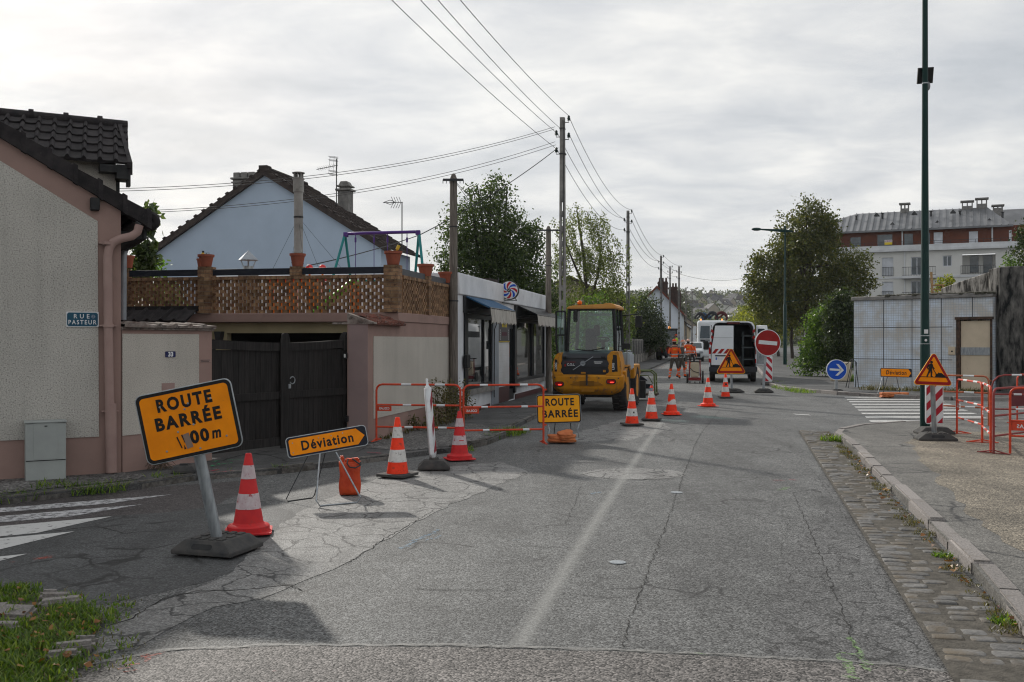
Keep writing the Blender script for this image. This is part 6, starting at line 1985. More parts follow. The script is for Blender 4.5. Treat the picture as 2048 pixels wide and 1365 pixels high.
# ------------------------------------------------------------------ deviation sign on its wire stand
ptl, ptr, pbr, pbl = P(569, 876, 10.85), P(731, 850, 11.15), P(737, 890, 11.15), P(577, 920, 10.85)
ctr = (ptl + ptr + pbr + pbl) / 4
fr_ = (G(635, 1014) + G(718, 1008)) / 2
o = thing('road_sign', 'orange and black detour arrow sign on a thin wire stand, left one', 'road sign', (ctr.x, ctr.y, 0.015), 0)
ex = ((ptr + pbr) / 2 - (ptl + pbl) / 2)
W_ = ex.length
H_ = ((ptl + ptr) / 2 - (pbl + pbr) / 2).length
T_ = Matrix.Translation(ctr - Vector(o.location)) @ Matrix.Rotation(math.atan2(ex.y, ex.x), 4, 'Z') @ Matrix.Rotation(-math.atan2(ex.z, math.hypot(ex.x, ex.y)), 4, 'Y') @ Matrix.Rotation(R(-14), 4, 'X')
def deviation(o, W_, H_, T_, face, shear=0.0):
 mb = MB(); mb.T = T_; mb.prism(rrect(W_, H_, .045, 6), -.010, .010, 'y'); pn = mb.build('panel', m_['steel'], o, bevel=.003)
 mb = MB(); mb.T = T_; mb.face([(x, -.0125, z) for x, z in rrect(W_ - .018, H_ - .018, .036, 6)]); mb.build('border', M('sign_navy', (.012, .014, .024), ns=3, rough=.4), pn)
 mb = MB(); mb.T = T_
 b = .022
 x0, x1, z1 = -W_ / 2 + b + .009, W_ / 2 - .03, H_ / 2 - b - .006
 r = .025
 pts = [(x0 + r, -z1)] + [(x1 - .085, -z1), (x1, 0), (x1 - .085, z1)] + [(x0 + r, z1)] + [(x0 + r - r * math.sin(R(a)), z1 - r + r * math.cos(R(a))) for a in (30, 60, 90)] + [(x0 + r - r * math.cos(R(a)), -z1 + r - r * math.sin(R(a))) for a in (0, 30, 60)]
 mb.face([(x, -.0145, z) for x, z in pts]); mb.build('field', face, pn)
 mb = MB(); mb.T = T_; mb.text('Déviation', H_ * .62, (-.0, -.0165, -.004), (1, 0, 0), (0, 0, 1), bold=.0042, spacing=1.18, fit=W_ * .64, shear=shear); mb.build('lettering', m_['letter'], pn)
 rivets(T_, pn, [(-W_ * .42, H_ * .2), (-W_ * .43, -H_ * .25), (-W_ * .1, H_ * .24), (.05, H_ * .24), (W_ * .2, H_ * .27), (W_ * .1, -H_ * .3)], -.016, .007)
 return pn
deviation(o, W_, H_, T_, m_['orange'])
L_ = lambda v: Vector(v) - Vector(o.location)
mb = MB()
f1, f2 = G(634, 1013, .006), G(720, 1006, .006)
t1, t2 = P(640, 905, 10.95), P(672, 905, 11.0)
mb.tube([L_(t1), L_(f1) + Vector((-.008, 0, .06)), L_(f1) + Vector((.03, 0, .005)), L_(f2) + Vector((-.03, 0, .005)), L_(f2) + Vector((0.004, 0, .06)), L_(t2)], .009, 8)
mb.build('front_leg', m_['steel'], o)
mb = MB()
f1, f2 = G(572, 1003, .006), G(630, 996, .006)
t1, t2 = P(622, 900, 11.0), P(652, 900, 11.0)
f1 = Vector((f1.x, 11.45, .006)); f1.x = (572 - 1024) * f1.y / F
f2 = Vector(((630 - 1024) * 11.5 / F, 11.5, .006))
f1 = G(572, 1003, .006); f2 = G(628, 996, .006)
mb.tube([L_(t1), L_(f1) + Vector((0, 0, .02)), L_(f1) + Vector((.02, 0, 0)), L_(f2) + Vector((-.02, 0, 0)), L_(f2) + Vector((.006, 0, .03)), L_(t2)], .006, 6)
mb.build('rear_leg', m_['darkmetal'], o)
def soft_block(name, mat, parent, w, d, h, seed, squeeze=.3, n=10):
 """plump sack: a subdivided box pushed about"""
 rnd = random.Random(seed)
 me = bpy.data.meshes.new(name)
 bm = bmesh.new()
 bmesh.ops.create_cube(bm, size=1)
 bmesh.ops.subdivide_edges(bm, edges=bm.edges, cuts=n, use_grid_fill=True)
 ph = [rnd.uniform(0, 6) for _ in range(6)]
 for v in bm.verts:
  x, y, z = v.co
  bul = (1 - (2 * z) ** 4 * .25) * (1 - (2 * x) ** 4 * .10)
  wr = .018 * math.sin(17 * z + 6 * x + ph[0]) + .014 * math.sin(23 * x + 9 * z + ph[1]) + .012 * math.sin(31 * z + ph[2])
  r = math.sqrt(max(0, 1 - (abs(2 * x) ** 3) * squeeze)) * bul
  v.co = (x * w * (1 + .05 * math.sin(9 * z + ph[3])), (y * d) * r + wr * d * (1 if y > 0 else -1) * 1.2, (z + .5) * h + wr * h * .1)
 bm.to_mesh(me); bm.free()
 me.materials.append(mat)
 me.polygons.foreach_set('use_smooth', [True] * len(me.polygons))
 ob = bpy.data.objects.new(name, me)
 COL.objects.link(ob)
 ob.parent = parent
 return ob
bg_ = G(697, 994)
bag = thing('ballast_bag', 'upright orange ballast bag with looped handles beside the detour sign', 'bag', (bg_.x, bg_.y + .1, .015), R(8))
soft_block('sack', m_['bag'], bag, .235, .17, .37, 3)
mb = MB()
for a0 in (-1, 1):
 pass
mb.prism([(-.115, .35), (-.117, .425), (-.09, .445), (-.065, .42), (-.06, .35)], -.05, .05, 'y'); mb.prism([(-.06, .35), (.11, .35), (.10, .415), (0, .405), (-.05, .41)], -.045, .04, 'y')
mb.build('flap', m_['bag'], bag, bevel=.012, seg=2)
mb = MB(); mb.tube([(-.02, -.06, .40), (-.03, -.10, .36), (.0, -.115, .32), (.06, -.115, .31), (.115, -.10, .335), (.12, -.06, .37)], .008, 8); mb.tube([(.03, -.05, .405), (.08, -.09, .37), (.125, -.085, .34)], .009, 8)
mb.build('handle', m_['darkmetal'], bag)
# ------------------------------------------------------------------ striped delineator posts
m_['stripe'] = M('faded_red_stripe', (0.34, 0.03, 0.05), (0.26, 0.03, 0.04), ns=9, rough=.5)
def delineator(o, w, d, z0, z1, T_=None, stripe='stripe'):
 mb = MB(); mb.T = T_
 sec = [(-w / 2, 0), (-w * .25, -d / 2), (w * .25, -d / 2), (w / 2, 0), (w * .25, d / 2), (-w * .25, d / 2)]
 mb.prism(sec, z0 + .06, z1, 'z')
 k = len(sec)
 lo = [(x * .35, y * .7, z0) for x, y in sec]
 hi = [(x, y, z0 + .06) for x, y in sec]
 mb.add(lo + hi, [(i, (i + 1) % k, k + (i + 1) % k, k + i) for i in range(k)])
 mb.lathe([(d * .5, z1), (d * .42, z1 + .02), (d * .25, z1 + .03), (d * .22, z1 + .12), (0, z1 + .125)], 12)
 p = mb.build('panel', m_['signwhite'], o, bevel=.006)
 mb = MB(); mb.T = T_
 for sgn in (-1,):
  z = z0 + .02
  while z < z1:
   pa = []
   for x in (-w * .25, w * .25):
    zz = z + (x / w) * .30 * sgn * -1
    pa.append((x, zz))
   q = [(pa[0][0], max(min(pa[0][1], z1), z0 + .07)), (pa[1][0], max(min(pa[1][1], z1), z0 + .07)), (pa[1][0], max(min(pa[1][1] + .16, z1), z0 + .07)), (pa[0][0], max(min(pa[0][1] + .16, z1), z0 + .07))]
   mb.face([(a, sgn * (d / 2 + .002), b) for a, b in (q if sgn < 0 else q[::-1])])
   z += .34
 mb.build('red_stripe', m_[stripe], p)
 return p
g = G(868, 940)
o = thing('delineator', 'leaning white striped post panel in a black rubber foot', 'delineator', (g.x, g.y, .02), 0)
foot(o, .43, .34, .115, .6, R(4), ribs=False)
mb = MB(); mb.lathe([(.075, .10), (.06, .15)], 14); mb.build('socket', m_['rubber'], o)
delineator(o, .24, .075, .14, 1.10, Matrix.Translation((0, 0, .0)) @ Matrix.Rotation(R(-4.6), 4, 'Y') @ Matrix.Rotation(R(79), 4, 'Z'))
# ------------------------------------------------------------------ barriers
m_['barrierback'] = M('rusty_orange_barrier', (0.52, 0.15, 0.07), (0.30, 0.09, 0.045), ns=9, rough=.55)
m_['barriermaroon'] = M('maroon_barrier', (0.28, 0.05, 0.05), (0.20, 0.05, 0.045), ns=9, rough=.6)
def barrier(label, A, B, zb, H, mat='barrier', plate=0, bars=(0.62, .27), feet=(1, 1), corner=.10, leanL=0.0, whites=((.30, .42), (.70, .82)), platecol=None, pw=.24, ph=.085):
 A, B = Vector(A), Vector(B)
 d = B - A
 L_ = d.length
 o = thing('crowd_barrier', label, 'barrier', (A.x, A.y, zb), math.atan2(d.y, d.x), 'red tubular site barriers')
 r = .0175
 mb = MB()
 c = corner
 pts = [(0, 0, 0), (0, 0, H - c)] + [(c - c * math.cos(R(a)), 0, H - c + c * math.sin(R(a))) for a in (30, 60, 90)] + [(L_ - c + c * math.sin(R(a)), 0, H - c + c * math.cos(R(a))) for a in (0, 30, 60, 90)] + [(L_, 0, 0)]
 mb.tube(pts, r, 10)
 mb.build('frame', m_[mat], o)
 for f in bars:
  mb = MB(); mb.tube([(r, 0, H * f), (L_ - r, 0, H * f)], r * .9, 8); mb.build('rail', m_[mat], o)
 for (a, b) in whites:
  mb = MB(); mb.tube([(L_ * a, 0, H), (L_ * b, 0, H)], r + .0022, 10); mb.build('reflective_sleeve', m_['signwhite'], o)
  for i, f in enumerate(bars):
   sh = .02 * (i + 1)
   mb = MB(); mb.tube([(L_ * (a + sh), 0, H * f), (L_ * (b + sh - .02), 0, H * f)], r * .9 + .0022, 8); mb.build('reflective_sleeve', m_['signwhite'], o)
 for x, on in ((0, feet[0]), (L_, feet[1])):
  if on:
   mb = MB(); mb.bar((x, -.24, .012), (x, .24, .012), .03, .012); mb.tube([(x, -.2, .014), (x, 0, .05), (x, .2, .014)], .010, 6); mb.build('foot', m_[mat], o)
 for s in ((0, 1) if plate else ()):
  pass
 if plate:
  z1 = H * bars[0] - .018
  x0 = r if plate == 1 else .02
  mb = MB(); mb.box(x0, x0 + pw, -.003, .003, z1 - ph, z1); p = mb.build('name_plate', m_[platecol or mat], o)
  mb = MB()
  mb.text('COLAS', ph * .62, (x0 + pw / 2, -.005, z1 - ph / 2), (-1, 0, 0), (0, 0, 1), bold=.002, spacing=1.1)
  mb.text('COLAS', ph * .62, (x0 + pw / 2, .005, z1 - ph / 2), (-1, 0, 0), (0, 0, 1), bold=.002, spacing=1.1)
  mb.build('lettering', m_['signwhite'], p)
 mb = MB(); mb.box(L_ + r, L_ + .05, -.006, .006, H * .90, H * .93); mb.box(L_ + r, L_ + .05, -.006, .006, H * .30, H * .33); mb.build('hook', m_[mat], o)
 return o
barrier('red site barrier in front of the cream wall, left of the striped post', (-2.24, 16.45), (-.84, 16.2), .10, .935, plate=1, bars=(.64, .25))
barrier('red site barrier between the faded cone and the small road closed sign', (-.79, 16.2), (.52, 16.45), .06, .97, plate=1, bars=(.63, .24), whites=((.2, .30), (.70, .80)))
barrier('orange site barrier right of the striped panel with end facing the kerb', (8.0, 17.9), (7.72, 16.35), ZRN, .98, bars=(.62, .30), whites=((.3, .45), (.7, .85)), feet=(1, 0), plate=1, pw=.12, ph=.16)
barrier('orange site barrier joining two others over the sandy pavement', (7.70, 16.3), (7.14, 14.85), ZRN, .98, bars=(.60, .28), whites=((.2, .35), (.65, .8)), feet=(1, 0), plate=1, pw=.10, ph=.14)
barrier('dark red site barrier nearest the kerb, running off to the right', (7.12, 14.72), (8.7, 16.0), ZRN, .96, mat='barriermaroon', bars=(.58, .27), whites=((.55, .75),), feet=(1, 1))
barrier('bright red site barrier with large name plate at the right edge', (7.38, 14.75), (8.6, 14.0), ZRN, .97, bars=(.50, .27), whites=((.8, .9),), plate=1, pw=.40, ph=.125, feet=(0, 1))
barrier('rusty orange site barrier behind the works triangle', (8.7, 20.3), (9.36, 19.55), ZRN, .97, mat='barrierback', bars=(.66, .36), whites=((.5, .72),), feet=(0, 0))
barrier('maroon site barrier with a wide rounded corner, behind the others', (9.42, 19.55), (11.2, 19.2), ZRN, 1.0, mat='barriermaroon', bars=(.62, .33), whites=((.2, .3),), corner=.24)
ob_ = barrier('red site barrier holding a brown board at the far right', (10.15, 20.0), (11.6, 20.6), ZRN, .99, bars=(.60, .30), plate=0)
mb = MB(); mb.box(-.22, .35, -.03, -.02, .36, .70); mb.build('board', M('brown_board', (.15, .035, .04), ns=4, rough=.6), ob_)
# ------------------------------------------------------------------ small ROUTE BARREE sign with sandbag
g1, g2 = G(1097, 884), G(1157, 883)
cx = (g1 + g2) / 2
o = thing('road_sign', 'small yellow road closed sign low on a wire frame before the loader', 'road sign', (cx.x, cx.y, .012), 0)
ct = P(1117.5, 818, cx.y + .05) - Vector(o.location)
T_ = Matrix.Translation(ct) @ Matrix.Rotation(R(1.5), 4, 'Z') @ Matrix.Rotation(R(-1.6), 4, 'Y') @ Matrix.Rotation(R(-10), 4, 'X')
k_ = cx.y / F
pn = plate_sign(o, 89 * k_, 58 * k_, m_['yellow'], .05, .012, .018, T_)
mb = MB(); mb.T = T_
mb.text('ROUTE', .175, (.02, -.0185, .110), (1, 0, 0), (0, 0, 1), bold=.006, spacing=1.2, fit=.50)
mb.text('BARRÉE', .175, (.02, -.0185, -.095), (1, 0, 0), (0, 0, 1), bold=.006, spacing=1.2, fit=.62)
mb.build('lettering', m_['letter'], pn)
mb = MB()
lx, rx = g1.x - cx.x, g2.x - cx.x
mb.tube([(lx - .02, .06, .34), (lx, .02, .25), (lx + .02, 0, .20), (lx - .01, 0, .05), (lx + .05, -.03, .008), (rx - .05, -.03, .008), (rx + .01, 0, .05), (rx - .02, 0, .2), (rx, .02, .25), (rx + .02, .06, .34)], .011, 8)
mb.build('front_leg', m_['steel'], o)
mb = MB(); mb.tube([(-.13, .12, .40), (-.16, .32, .01), (.16, .32, .01), (.12, .12, .40)], .008, 6); mb.build('rear_leg', m_['darkmetal'], o)
g = G(1124, 888)
o = thing('sandbag', 'faded orange sandbag slumped under the small road closed sign', 'sandbag', (g.x, g.y + .08, .02), R(5))
sb = soft_block('sack', m_['sandbag'], o, .46, .30, .13, 8, squeeze=.55)
sb2 = soft_block('fold', m_['sandbag'], sb, .26, .22, .12, 11, squeeze=.7)
sb2.location = (.05, -.06, .07); sb2.rotation_euler = (R(14), R(-10), R(20))
# ------------------------------------------------------------------ far signs
def man_at_work(mb, s):
 """digging figure of the works sign, drawn within a unit triangle of side s"""
 def q(pts):
  mb.face([(x * s, -.0195, z * s) for x, z in pts])
 mb.prism([(-.36 * s, -.205 * s), (.36 * s, -.205 * s), (.36 * s, -.190 * s), (-.36 * s, -.190 * s)], -.0195, -.0185, 'y')
 q([(.04, -.189), (.32, -.189), (.24, -.12), (.19, -.085), (.15, -.09), (.12, -.075), (.09, -.12), (.06, -.14)])
 for a, b, w in (((-.02, .02), (.07, -.12), .012),):
  mb.bar((a[0] * s, -.019, a[1] * s), (b[0] * s, -.019, b[1] * s), .001, w * s * 1.5)
 mb.lathe([(.034 * s, -.0195), (.034 * s, -.0185)], 14, (-.055 * s, 0, .178 * s), 'y')
 q([(-.12, .12), (-.07, .145), (-.03, .13), (-.02, .06), (-.045, -.02), (-.11, -.02), (-.12, .05)])
 for a, b, w in (((-.115, .11), (-.155, .04), .035), ((-.155, .045), (-.12, -.01), .03), ((-.04, .12), (-.02, .05), .035), ((-.02, .055), (.02, .01), .028),
     ((-.09, -.01), (-.115, -.10), .045), ((-.115, -.09), (-.15, -.175), .036), ((-.06, -.01), (-.045, -.10), .045), ((-.045, -.09), (-.05, -.18), .036), ((-.165, -.178), (-.13, -.178), .02), ((-.06, -.18), (-.015, -.18), .02), ((.055, -.11), (.10, -.155), .03)):
  mb.bar((a[0] * s, -.019, a[1] * s), (b[0] * s, -.019, b[1] * s), .001, w * s)
def tri(s, r, n=5):
 """rounded triangle, side s, centred on its box"""
 h = s * .866
 cs = [(0, h / 2 - 2 * r), (s / 2 - r * 1.732, -h / 2 + r), (-s / 2 + r * 1.732, -h / 2 + r)]
 out = []
 for (cx, cz), a0 in zip((cs[1], cs[0], cs[2]), (-90, 30, 150)):
  for i in range(n + 1):
   a = R(a0 + 120 * i / n)
   out.append((cx + r * math.cos(a), cz + r * math.sin(a)))
 return out
def works_sign(label, base, top, s, foots, tilt=0, yaw=0, H0=None, rot=0):
 g = base
 o = thing('works_sign', label, 'road sign', (g.x, g.y, g.z), 0)
 c = top - Vector(o.location)
 foot(o, foots[0], foots[1], .12, .6, rot)
 mb = MB(); a = Vector((0, .03, .06)); b = Vector((c.x, c.y + .06, c.z + .1))
 mb.prism(rrect(.075, .05, .012, 3), 0, (b - a).length)
 q = (b - a).to_track_quat('Z', 'Y').to_matrix().to_4x4()
 mb.v = [tuple(Matrix.Translation(a) @ q @ Vector(v)) for v in mb.v]
 mb.build('post', m_['steel'], o)
 T_ = Matrix.Translation(c) @ Matrix.Rotation(yaw, 4, 'Z') @ Matrix.Rotation(tilt, 4, 'Y')
 mb = MB(); mb.T = T_; mb.prism(tri(s, .045 * s / .7), -.010, .012, 'y'); p = mb.build('panel', m_['yellow'], o, bevel=.003)
 mb = MB(); mb.T = T_; mb.face([(x, -.0125, z) for x, z in tri(s * .955, .04 * s / .7)]); mb.build('red_border', m_['signred'], p)
 mb = MB(); mb.T = T_ @ Matrix.Translation((0, 0, -s * .02)); mb.face([(x, -.0150, z) for x, z in tri(s * .74, .012 * s / .7)]); mb.build('field', m_['orange'], p)
 mb = MB(); mb.T = T_ @ Matrix.Translation((0, 0, -s * .025)); man_at_work(mb, s); mb.build('pictogram', m_['letter'], p)
 return o
yb = 32.3
b = G(1464, 786)
works_sign('triangular works sign on a post in front of the van', Vector((b.x, b.y, .02)), P(1462, 721, b.y - .05), 62 * b.y / F, (.75, .45), 0, 0)
b = G(1878, 882, ZRN)
works_sign('triangular works sign on a grey post beside the green lamp post', Vector((b.x, b.y + .15, ZRN)), P(1866.5, 737, b.y - .02), 79 * b.y / F, (.62, .40), R(2.0), R(-6), rot=R(-8))
b = G(1527, 786)
o = thing('no_entry_sign', 'round red no entry sign on a leaning grey post', 'road sign', (b.x, b.y, .02), 0)
foot(o, .62, .42, .12, .6, R(-8))
c = P(1535.5, 686, b.y - .06) - Vector(o.location)
mb = MB(); mb.bar((0, .02, .06), (c.x - .03, c.y + .05, c.z + .2), .05, .085); mb.build('post', m_['steel'], o)
rs = 26.5 * b.y / F
T_ = Matrix.Translation(c) @ Matrix.Rotation(R(5), 4, 'Y') @ Matrix.Rotation(R(6), 4, 'Z')
mb = MB(); mb.T = T_; mb.lathe([(rs, -.012), (rs, .012)], 48, axis='y'); p = mb.build('panel', m_['signwhite'], o)
mb = MB(); mb.T = T_; mb.lathe([(rs * .945, -.0155), (rs * .945, -.013)], 48, axis='y'); mb.build('red_disc', m_['signred'], p)
mb = MB(); mb.T = T_; mb.box(-rs * .72, rs * .72, -.0185, -.016, -rs * .145, rs * .145); mb.build('white_bar', m_['signwhite'], p)
b = G(1673, 787)
o = thing('arrow_sign', 'round blue mandatory arrow sign pointing right by the crosswalk', 'road sign', (b.x, b.y, .02), 0)
foot(o, .46, .36, .11, .65, 0)
c = P(1673, 740, b.y - .05) - Vector(o.location)
mb = MB(); mb.box(-.045, .045, 0, .05, .06, c.z + .1); mb.build('post', m_['steel'], o)
rs = 20.7 * b.y / F
T_ = Matrix.Translation(c) @ Matrix.Rotation(R(4), 4, 'Y')
mb = MB(); mb.T = T_; mb.lathe([(rs, -.012), (rs, .012)], 48, axis='y'); p = mb.build('panel', m_['signwhite'], o)
mb = MB(); mb.T = T_; mb.lathe([(rs * .93, -.0155), (rs * .93, -.013)], 48, axis='y'); mb.build('blue_disc', m_['signblue'], p)
mb = MB(); mb.T = T_
mb.box(-rs * .68, rs * .42, -.0185, -.016, -rs * .10, rs * .10)
for s in (1, -1):
 mb.prism([(rs * .70, 0), (rs * .16, s * rs * .56), (-rs * .10, s * rs * .56), (rs * .40, 0)][::s], -.0185, -.016, 'y')
mb.build('arrow', m_['signwhite'], p)
def chevron(label, base, w, z0, z1, foots, rot=0.0, flip=1, ybar=0):
 o = thing('chevron_panel', label, 'delineator', base, rot)
 foot(o, foots[0], foots[1], .12, .62, 0, ribs=False)
 mb = MB(); mb.prism([(-w / 2, z0 + .05), (-w * .42, z0), (w * .42, z0), (w / 2, z0 + .05), (w / 2, z1), (-w / 2, z1)], -.02, .02, 'y'); p = mb.build('panel', m_['signwhite'], o, bevel=.006)
 mb = MB(); mb.box(-.03, .03, -.015, .015, .06, z0); mb.build('socket', m_['steel'], o)
 mb = MB()
 e = w / 2 - .015
 z = z0 - w
 per = (z1 - z0) / 3.1
 while z < z1:
  poly = [(-e, z), (e, z + flip * w * .95), (e, z + flip * w * .95 + per * .5), (-e, z + per * .5)]
  lo, hi = z0 + .02, z1 - .015
  def clip(pl, f):
   out = []
   for i in range(len(pl)):
    a, b = pl[i], pl[(i + 1) % len(pl)]
    fa, fb = f(a), f(b)
    if fa >= 0: out.append(a)
    if fa * fb < 0:
     t = fa / (fa - fb); out.append((a[0] + (b[0] - a[0]) * t, a[1] + (b[1] - a[1]) * t))
   return out
  poly = clip(poly, lambda p: p[1] - lo)
  poly = clip(poly, lambda p: hi - p[1]) if poly else poly
  if len(poly) > 2:
   for yy, sg in ((-.0225, 1), (.0225, -1)):
    mb.face([(x, yy, q_) for x, q_ in poly][::sg])
  z += per
 mb.build('red_stripe', M('sign_crimson', (.42, .02, .035), ns=6, rough=.45), p)
 return o
b = G(1855, 868, ZRN)
chevron('white panel with red chevrons behind the works sign post', (b.x + .14, b.y + .05, ZRN), .315, .17, 1.02, (.62, .36), R(-3), 1)
b = G(1537, 771)
chevron('red and white chevron panel behind the no entry sign', (b.x, b.y, .02), .30, .12, 1.12, (.5, .5), 0, -1)
b = G(1790, 795)
o = thing('road_sign', 'distant orange detour arrow sign before the tiled wall', 'road sign', (b.x, b.y + .2, .012), R(0))
k_ = (b.y + .2) / F
c = P(1792, 746, b.y + .2) - Vector(o.location)
T_ = Matrix.Translation(c) @ Matrix.Rotation(R(1.6), 4, 'Y') @ Matrix.Rotation(R(-8), 4, 'X')
deviation(o, 64 * k_, 18.5 * k_, T_, m_['orange'], .15)
mb = MB(); mb.tube([(-.30, .02, c.z - .1), (-.42, -.05, .3), (-.55, -.15, .02), (.2, -.15, .02), (.28, .0, .35), (.26, .03, c.z - .1)], .010, 6); mb.build('front_leg', m_['steel'], o)
mb = MB(); mb.tube([(-.1, .06, c.z), (-.15, .45, .01), (.42, .45, .01), (.12, .06, c.z)], .009, 6); mb.build('rear_leg', m_['darkmetal'], o)
for px, lab, rt in ((1777, 'left half of two orange sandbags by the distant detour sign', 4), (1800, 'right one of two orange sandbags by the distant detour sign', -6)):
 g = G(px, 796)
 o = thing('sandbag', lab, 'sandbag', (g.x, g.y, .015), R(rt), 'sandbags by the distant detour sign')
 soft_block('sack', m_['sandbag'], o, .48, .32, .15, px, squeeze=.5)
b = G(368, 945, ZL)
o = thing('rubber_block', 'spare black rubber ballast block on the pavement behind the sign', 'rubber block', (b.x, b.y, ZL), R(12))
foot(o, .30, .24, .09, .7, 0, name='block', ribs=False)
mb = MB(); mb.box(-.05, .05, -.05, .05, .085, .11); mb.build('socket', m_['darkmetal'], o)
b = G(1708, 776, ZRF)
o = thing('sign_stand', 'empty folded wire sign stand by the corner of the tiled wall', 'sign stand', (b.x, b.y, ZRF), R(10))
for nm, pts in (('front_leg', [(-.30, -.15, 0), (.0, .1, 1.0), (.10, .1, .95), (.12, -.1, 0)]), ('rear_leg', [(-.12, .35, 0), (-.02, .1, .95), (.15, .1, .9), (.22, .3, 0)]), ('brace', [(-.5, 0, .65), (-.02, .08, 1.02), (.02, .08, 1.0)])):
 mb = MB(); mb.tube(pts, .014, 6); mb.build(nm, m_['darkmetal'], o)
b = G(1703, 766, ZRF)
o = thing('concrete_block', 'cream concrete block leaning at the corner of the bushes', 'concrete block', (b.x + .1, b.y + 1.6, ZRF), R(-30))
mb = MB(); mb.prism([(-.38, 0), (.4, 0), (.4, .78), (-.22, .80), (-.33, .5)], -.2, .2, 'y'); mb.build('block', m_['housecream'], o, bevel=.03)
# ================================================================== POLES, WIRES, LAMPS
def insulator(mb, x, y, z, s):
 mb.tube([(x * .2, y, z - .12), (x, y, z - .12), (x, y, z - .03)], .014, 6)
 mb.m = 1
 mb.lathe([(.045 * s, z - .05), (.05 * s, z - .03), (.035 * s, z), (.055 * s, z + .02), (.03 * s, z + .05), (.045 * s, z + .07), (.02 * s, z + .12), (0, z + .12)], 10, (x, y, 0))
 mb.m = 0
m_['insul'] = M('dark_green_insulator', (0.02, 0.04, 0.035), ns=5, rough=.3)
POLES = {}
def concrete_pole(px, y, ztop, label, w=.24, ins=((.22, -.05), (-.22, -.55), (.22, -.65), (-.22, -1.15)), holes=True, group='concrete utility poles along the left pavement'):
 x = (px - 1024) * y / F
 o = thing('utility_pole', label, 'utility pole', (x, y, 0), ROADROT, group)
 mb = MB()
 t = .10
 wt = w * .62
 def wid(z):
  return w + (wt - w) * z / ztop
 if holes:
  zs = 1.0
  mb.box(-w / 2, w / 2, -t, t, 0, zs)
  z_h = ztop * .68
  step = .52
  z = zs
  while z < z_h:
   a, b = wid(z) / 2, wid(z + step) / 2
   hz0, hz1 = z + .10, z + .42
   for s in (-1, 1):
    mb.prism([(s * a, z), (s * b, z + step), (s * .035, z + step), (s * .035, z)][::-s], -t, t, 'y')
   mb.box(-.035, .035, -t * .9, t * .9, z, hz0); mb.box(-.035, .035, -t * .9, t * .9, hz1, z + step)
   z += step
  a, b = wid(z) / 2, wt / 2
  mb.prism([(-a, z), (a, z), (b, ztop), (-b, ztop)], -t, t, 'y')
 else:
  mb.prism([(-w / 2, 0), (w / 2, 0), (wt / 2, ztop), (-wt / 2, ztop)], -t, t, 'y')
 mb.build('shaft', m_['concrete'], o)
 for dx, dz in ins:
  mb = MB(); insulator(mb, dx, 0, ztop + dz, 1.2); mb.build('insulator', [m_['darkmetal'], m_['insul']], o)
 mb = MB(); mb.box(-wt * .55, wt * .75, -t - .02, t + .02, ztop - 1.3, ztop - 1.25); mb.box(-wt * .6, wt * .6, -t - .015, t + .015, ztop - .4, ztop - .37); mb.tube([(wt * .2, -t - .015, ztop - .1), (wt * .45, -t - .04, ztop - .7), (wt * .3, -t - .02, ztop - 1.5), (wt * .2, -t - .02, 4)], .014, 5); mb.build('strap', m_['darkmetal'], o)
 POLES[px] = (o, ztop)
 return o
def wood_pole(px, y, ztop, label, d=.19, arm=None):
 x = (px - 1024) * y / F
 o = thing('utility_pole', label, 'utility pole', (x, y, 0), 0)
 mb = MB(); mb.lathe([(d / 2, 0), (d / 2 * .92, ztop * .5), (d / 2 * .78, ztop - .12), (d * .2, ztop - .02), (0, ztop)], 14); mb.build('shaft', m_['wood'], o)
 if arm:
  mb = MB(); mb.bar((-arm / 2, -d / 2 - .01, ztop - .16), (arm / 2, -d / 2 - .01, ztop - .16), .04, .05)
  for i in range(7):
   xx = -arm / 2 + arm * i / 6
   mb.tube([(xx, -d / 2 - .02, ztop - .16), (xx, -d / 2 - .02, ztop - .24)], .008, 5)
  mb.build('cross_arm', m_['darkmetal'], o)
 mb = MB(); mb.lathe([(d / 2 + .004, 2.6), (d / 2 + .004, 2.63)], 14); mb.lathe([(d / 2 * .9 + .004, 4.2), (d / 2 * .9 + .004, 4.23)], 14); mb.build('band', m_['darkmetal'], o)
 return o
wood_pole(907, 21.5, P(907, 347, 21.5).z, 'weathered wooden pole at the corner of the shop and terrace', .20, .44)
w2 = wood_pole(1097, 32.6, P(1097, 452, 32.6).z, 'shorter wooden pole at the far end of the shop', .21, .75)
for px, y, pyt, lab, hl_ in ((1125, 34.9, 236, 'tallest concrete pole just behind the loader cab', 1), (1256, 59.7, 422, 'second concrete pole along the fence', 1), (1322, 90.5, 512, 'third concrete pole before the white gable', 1), (1340, 103, 533, 'thin plain pole right of the white gable peak', 0), (1358, 103.5, 533, 'slotted concrete pole in front of the cream row', 1), (1372, 143, 575, 'distant pole with many insulators', 0), (1384, 150, 580, 'last thin pole near the truck', 0)):
 concrete_pole(px, y, P(px, pyt, y).z, lab, .26 if hl_ else .22, holes=bool(hl_))
P1 = Vector(((1125 - 1024) * 34.9 / F, 34.9, 0)); Z1 = P(1125, 236, 34.9).z
P2 = Vector(((1256 - 1024) * 59.7 / F, 59.7, 0)); Z2 = P(1256, 422, 59.7).z
P3 = Vector(((1322 - 1024) * 90.5 / F, 90.5, 0)); Z3 = P(1322, 512, 90.5).z
def wire(a, b, sag, r, label, group=None, n=22):
 a, b = Vector(a), Vector(b)
 pts = []
 for i in range(n + 1):
  f = i / n
  p = a.lerp(b, f); p.z -= 4 * sag * f * (1 - f)
  pts.append(p)
 o = MB()
 o.tube(pts, r, 5)
 return tag(o.build('overhead_wire', m_['wire'], None), label, 'wire', group)
offs = ((.22, .05), (-.22, -.45), (.22, -.55), (-.22, -1.05))
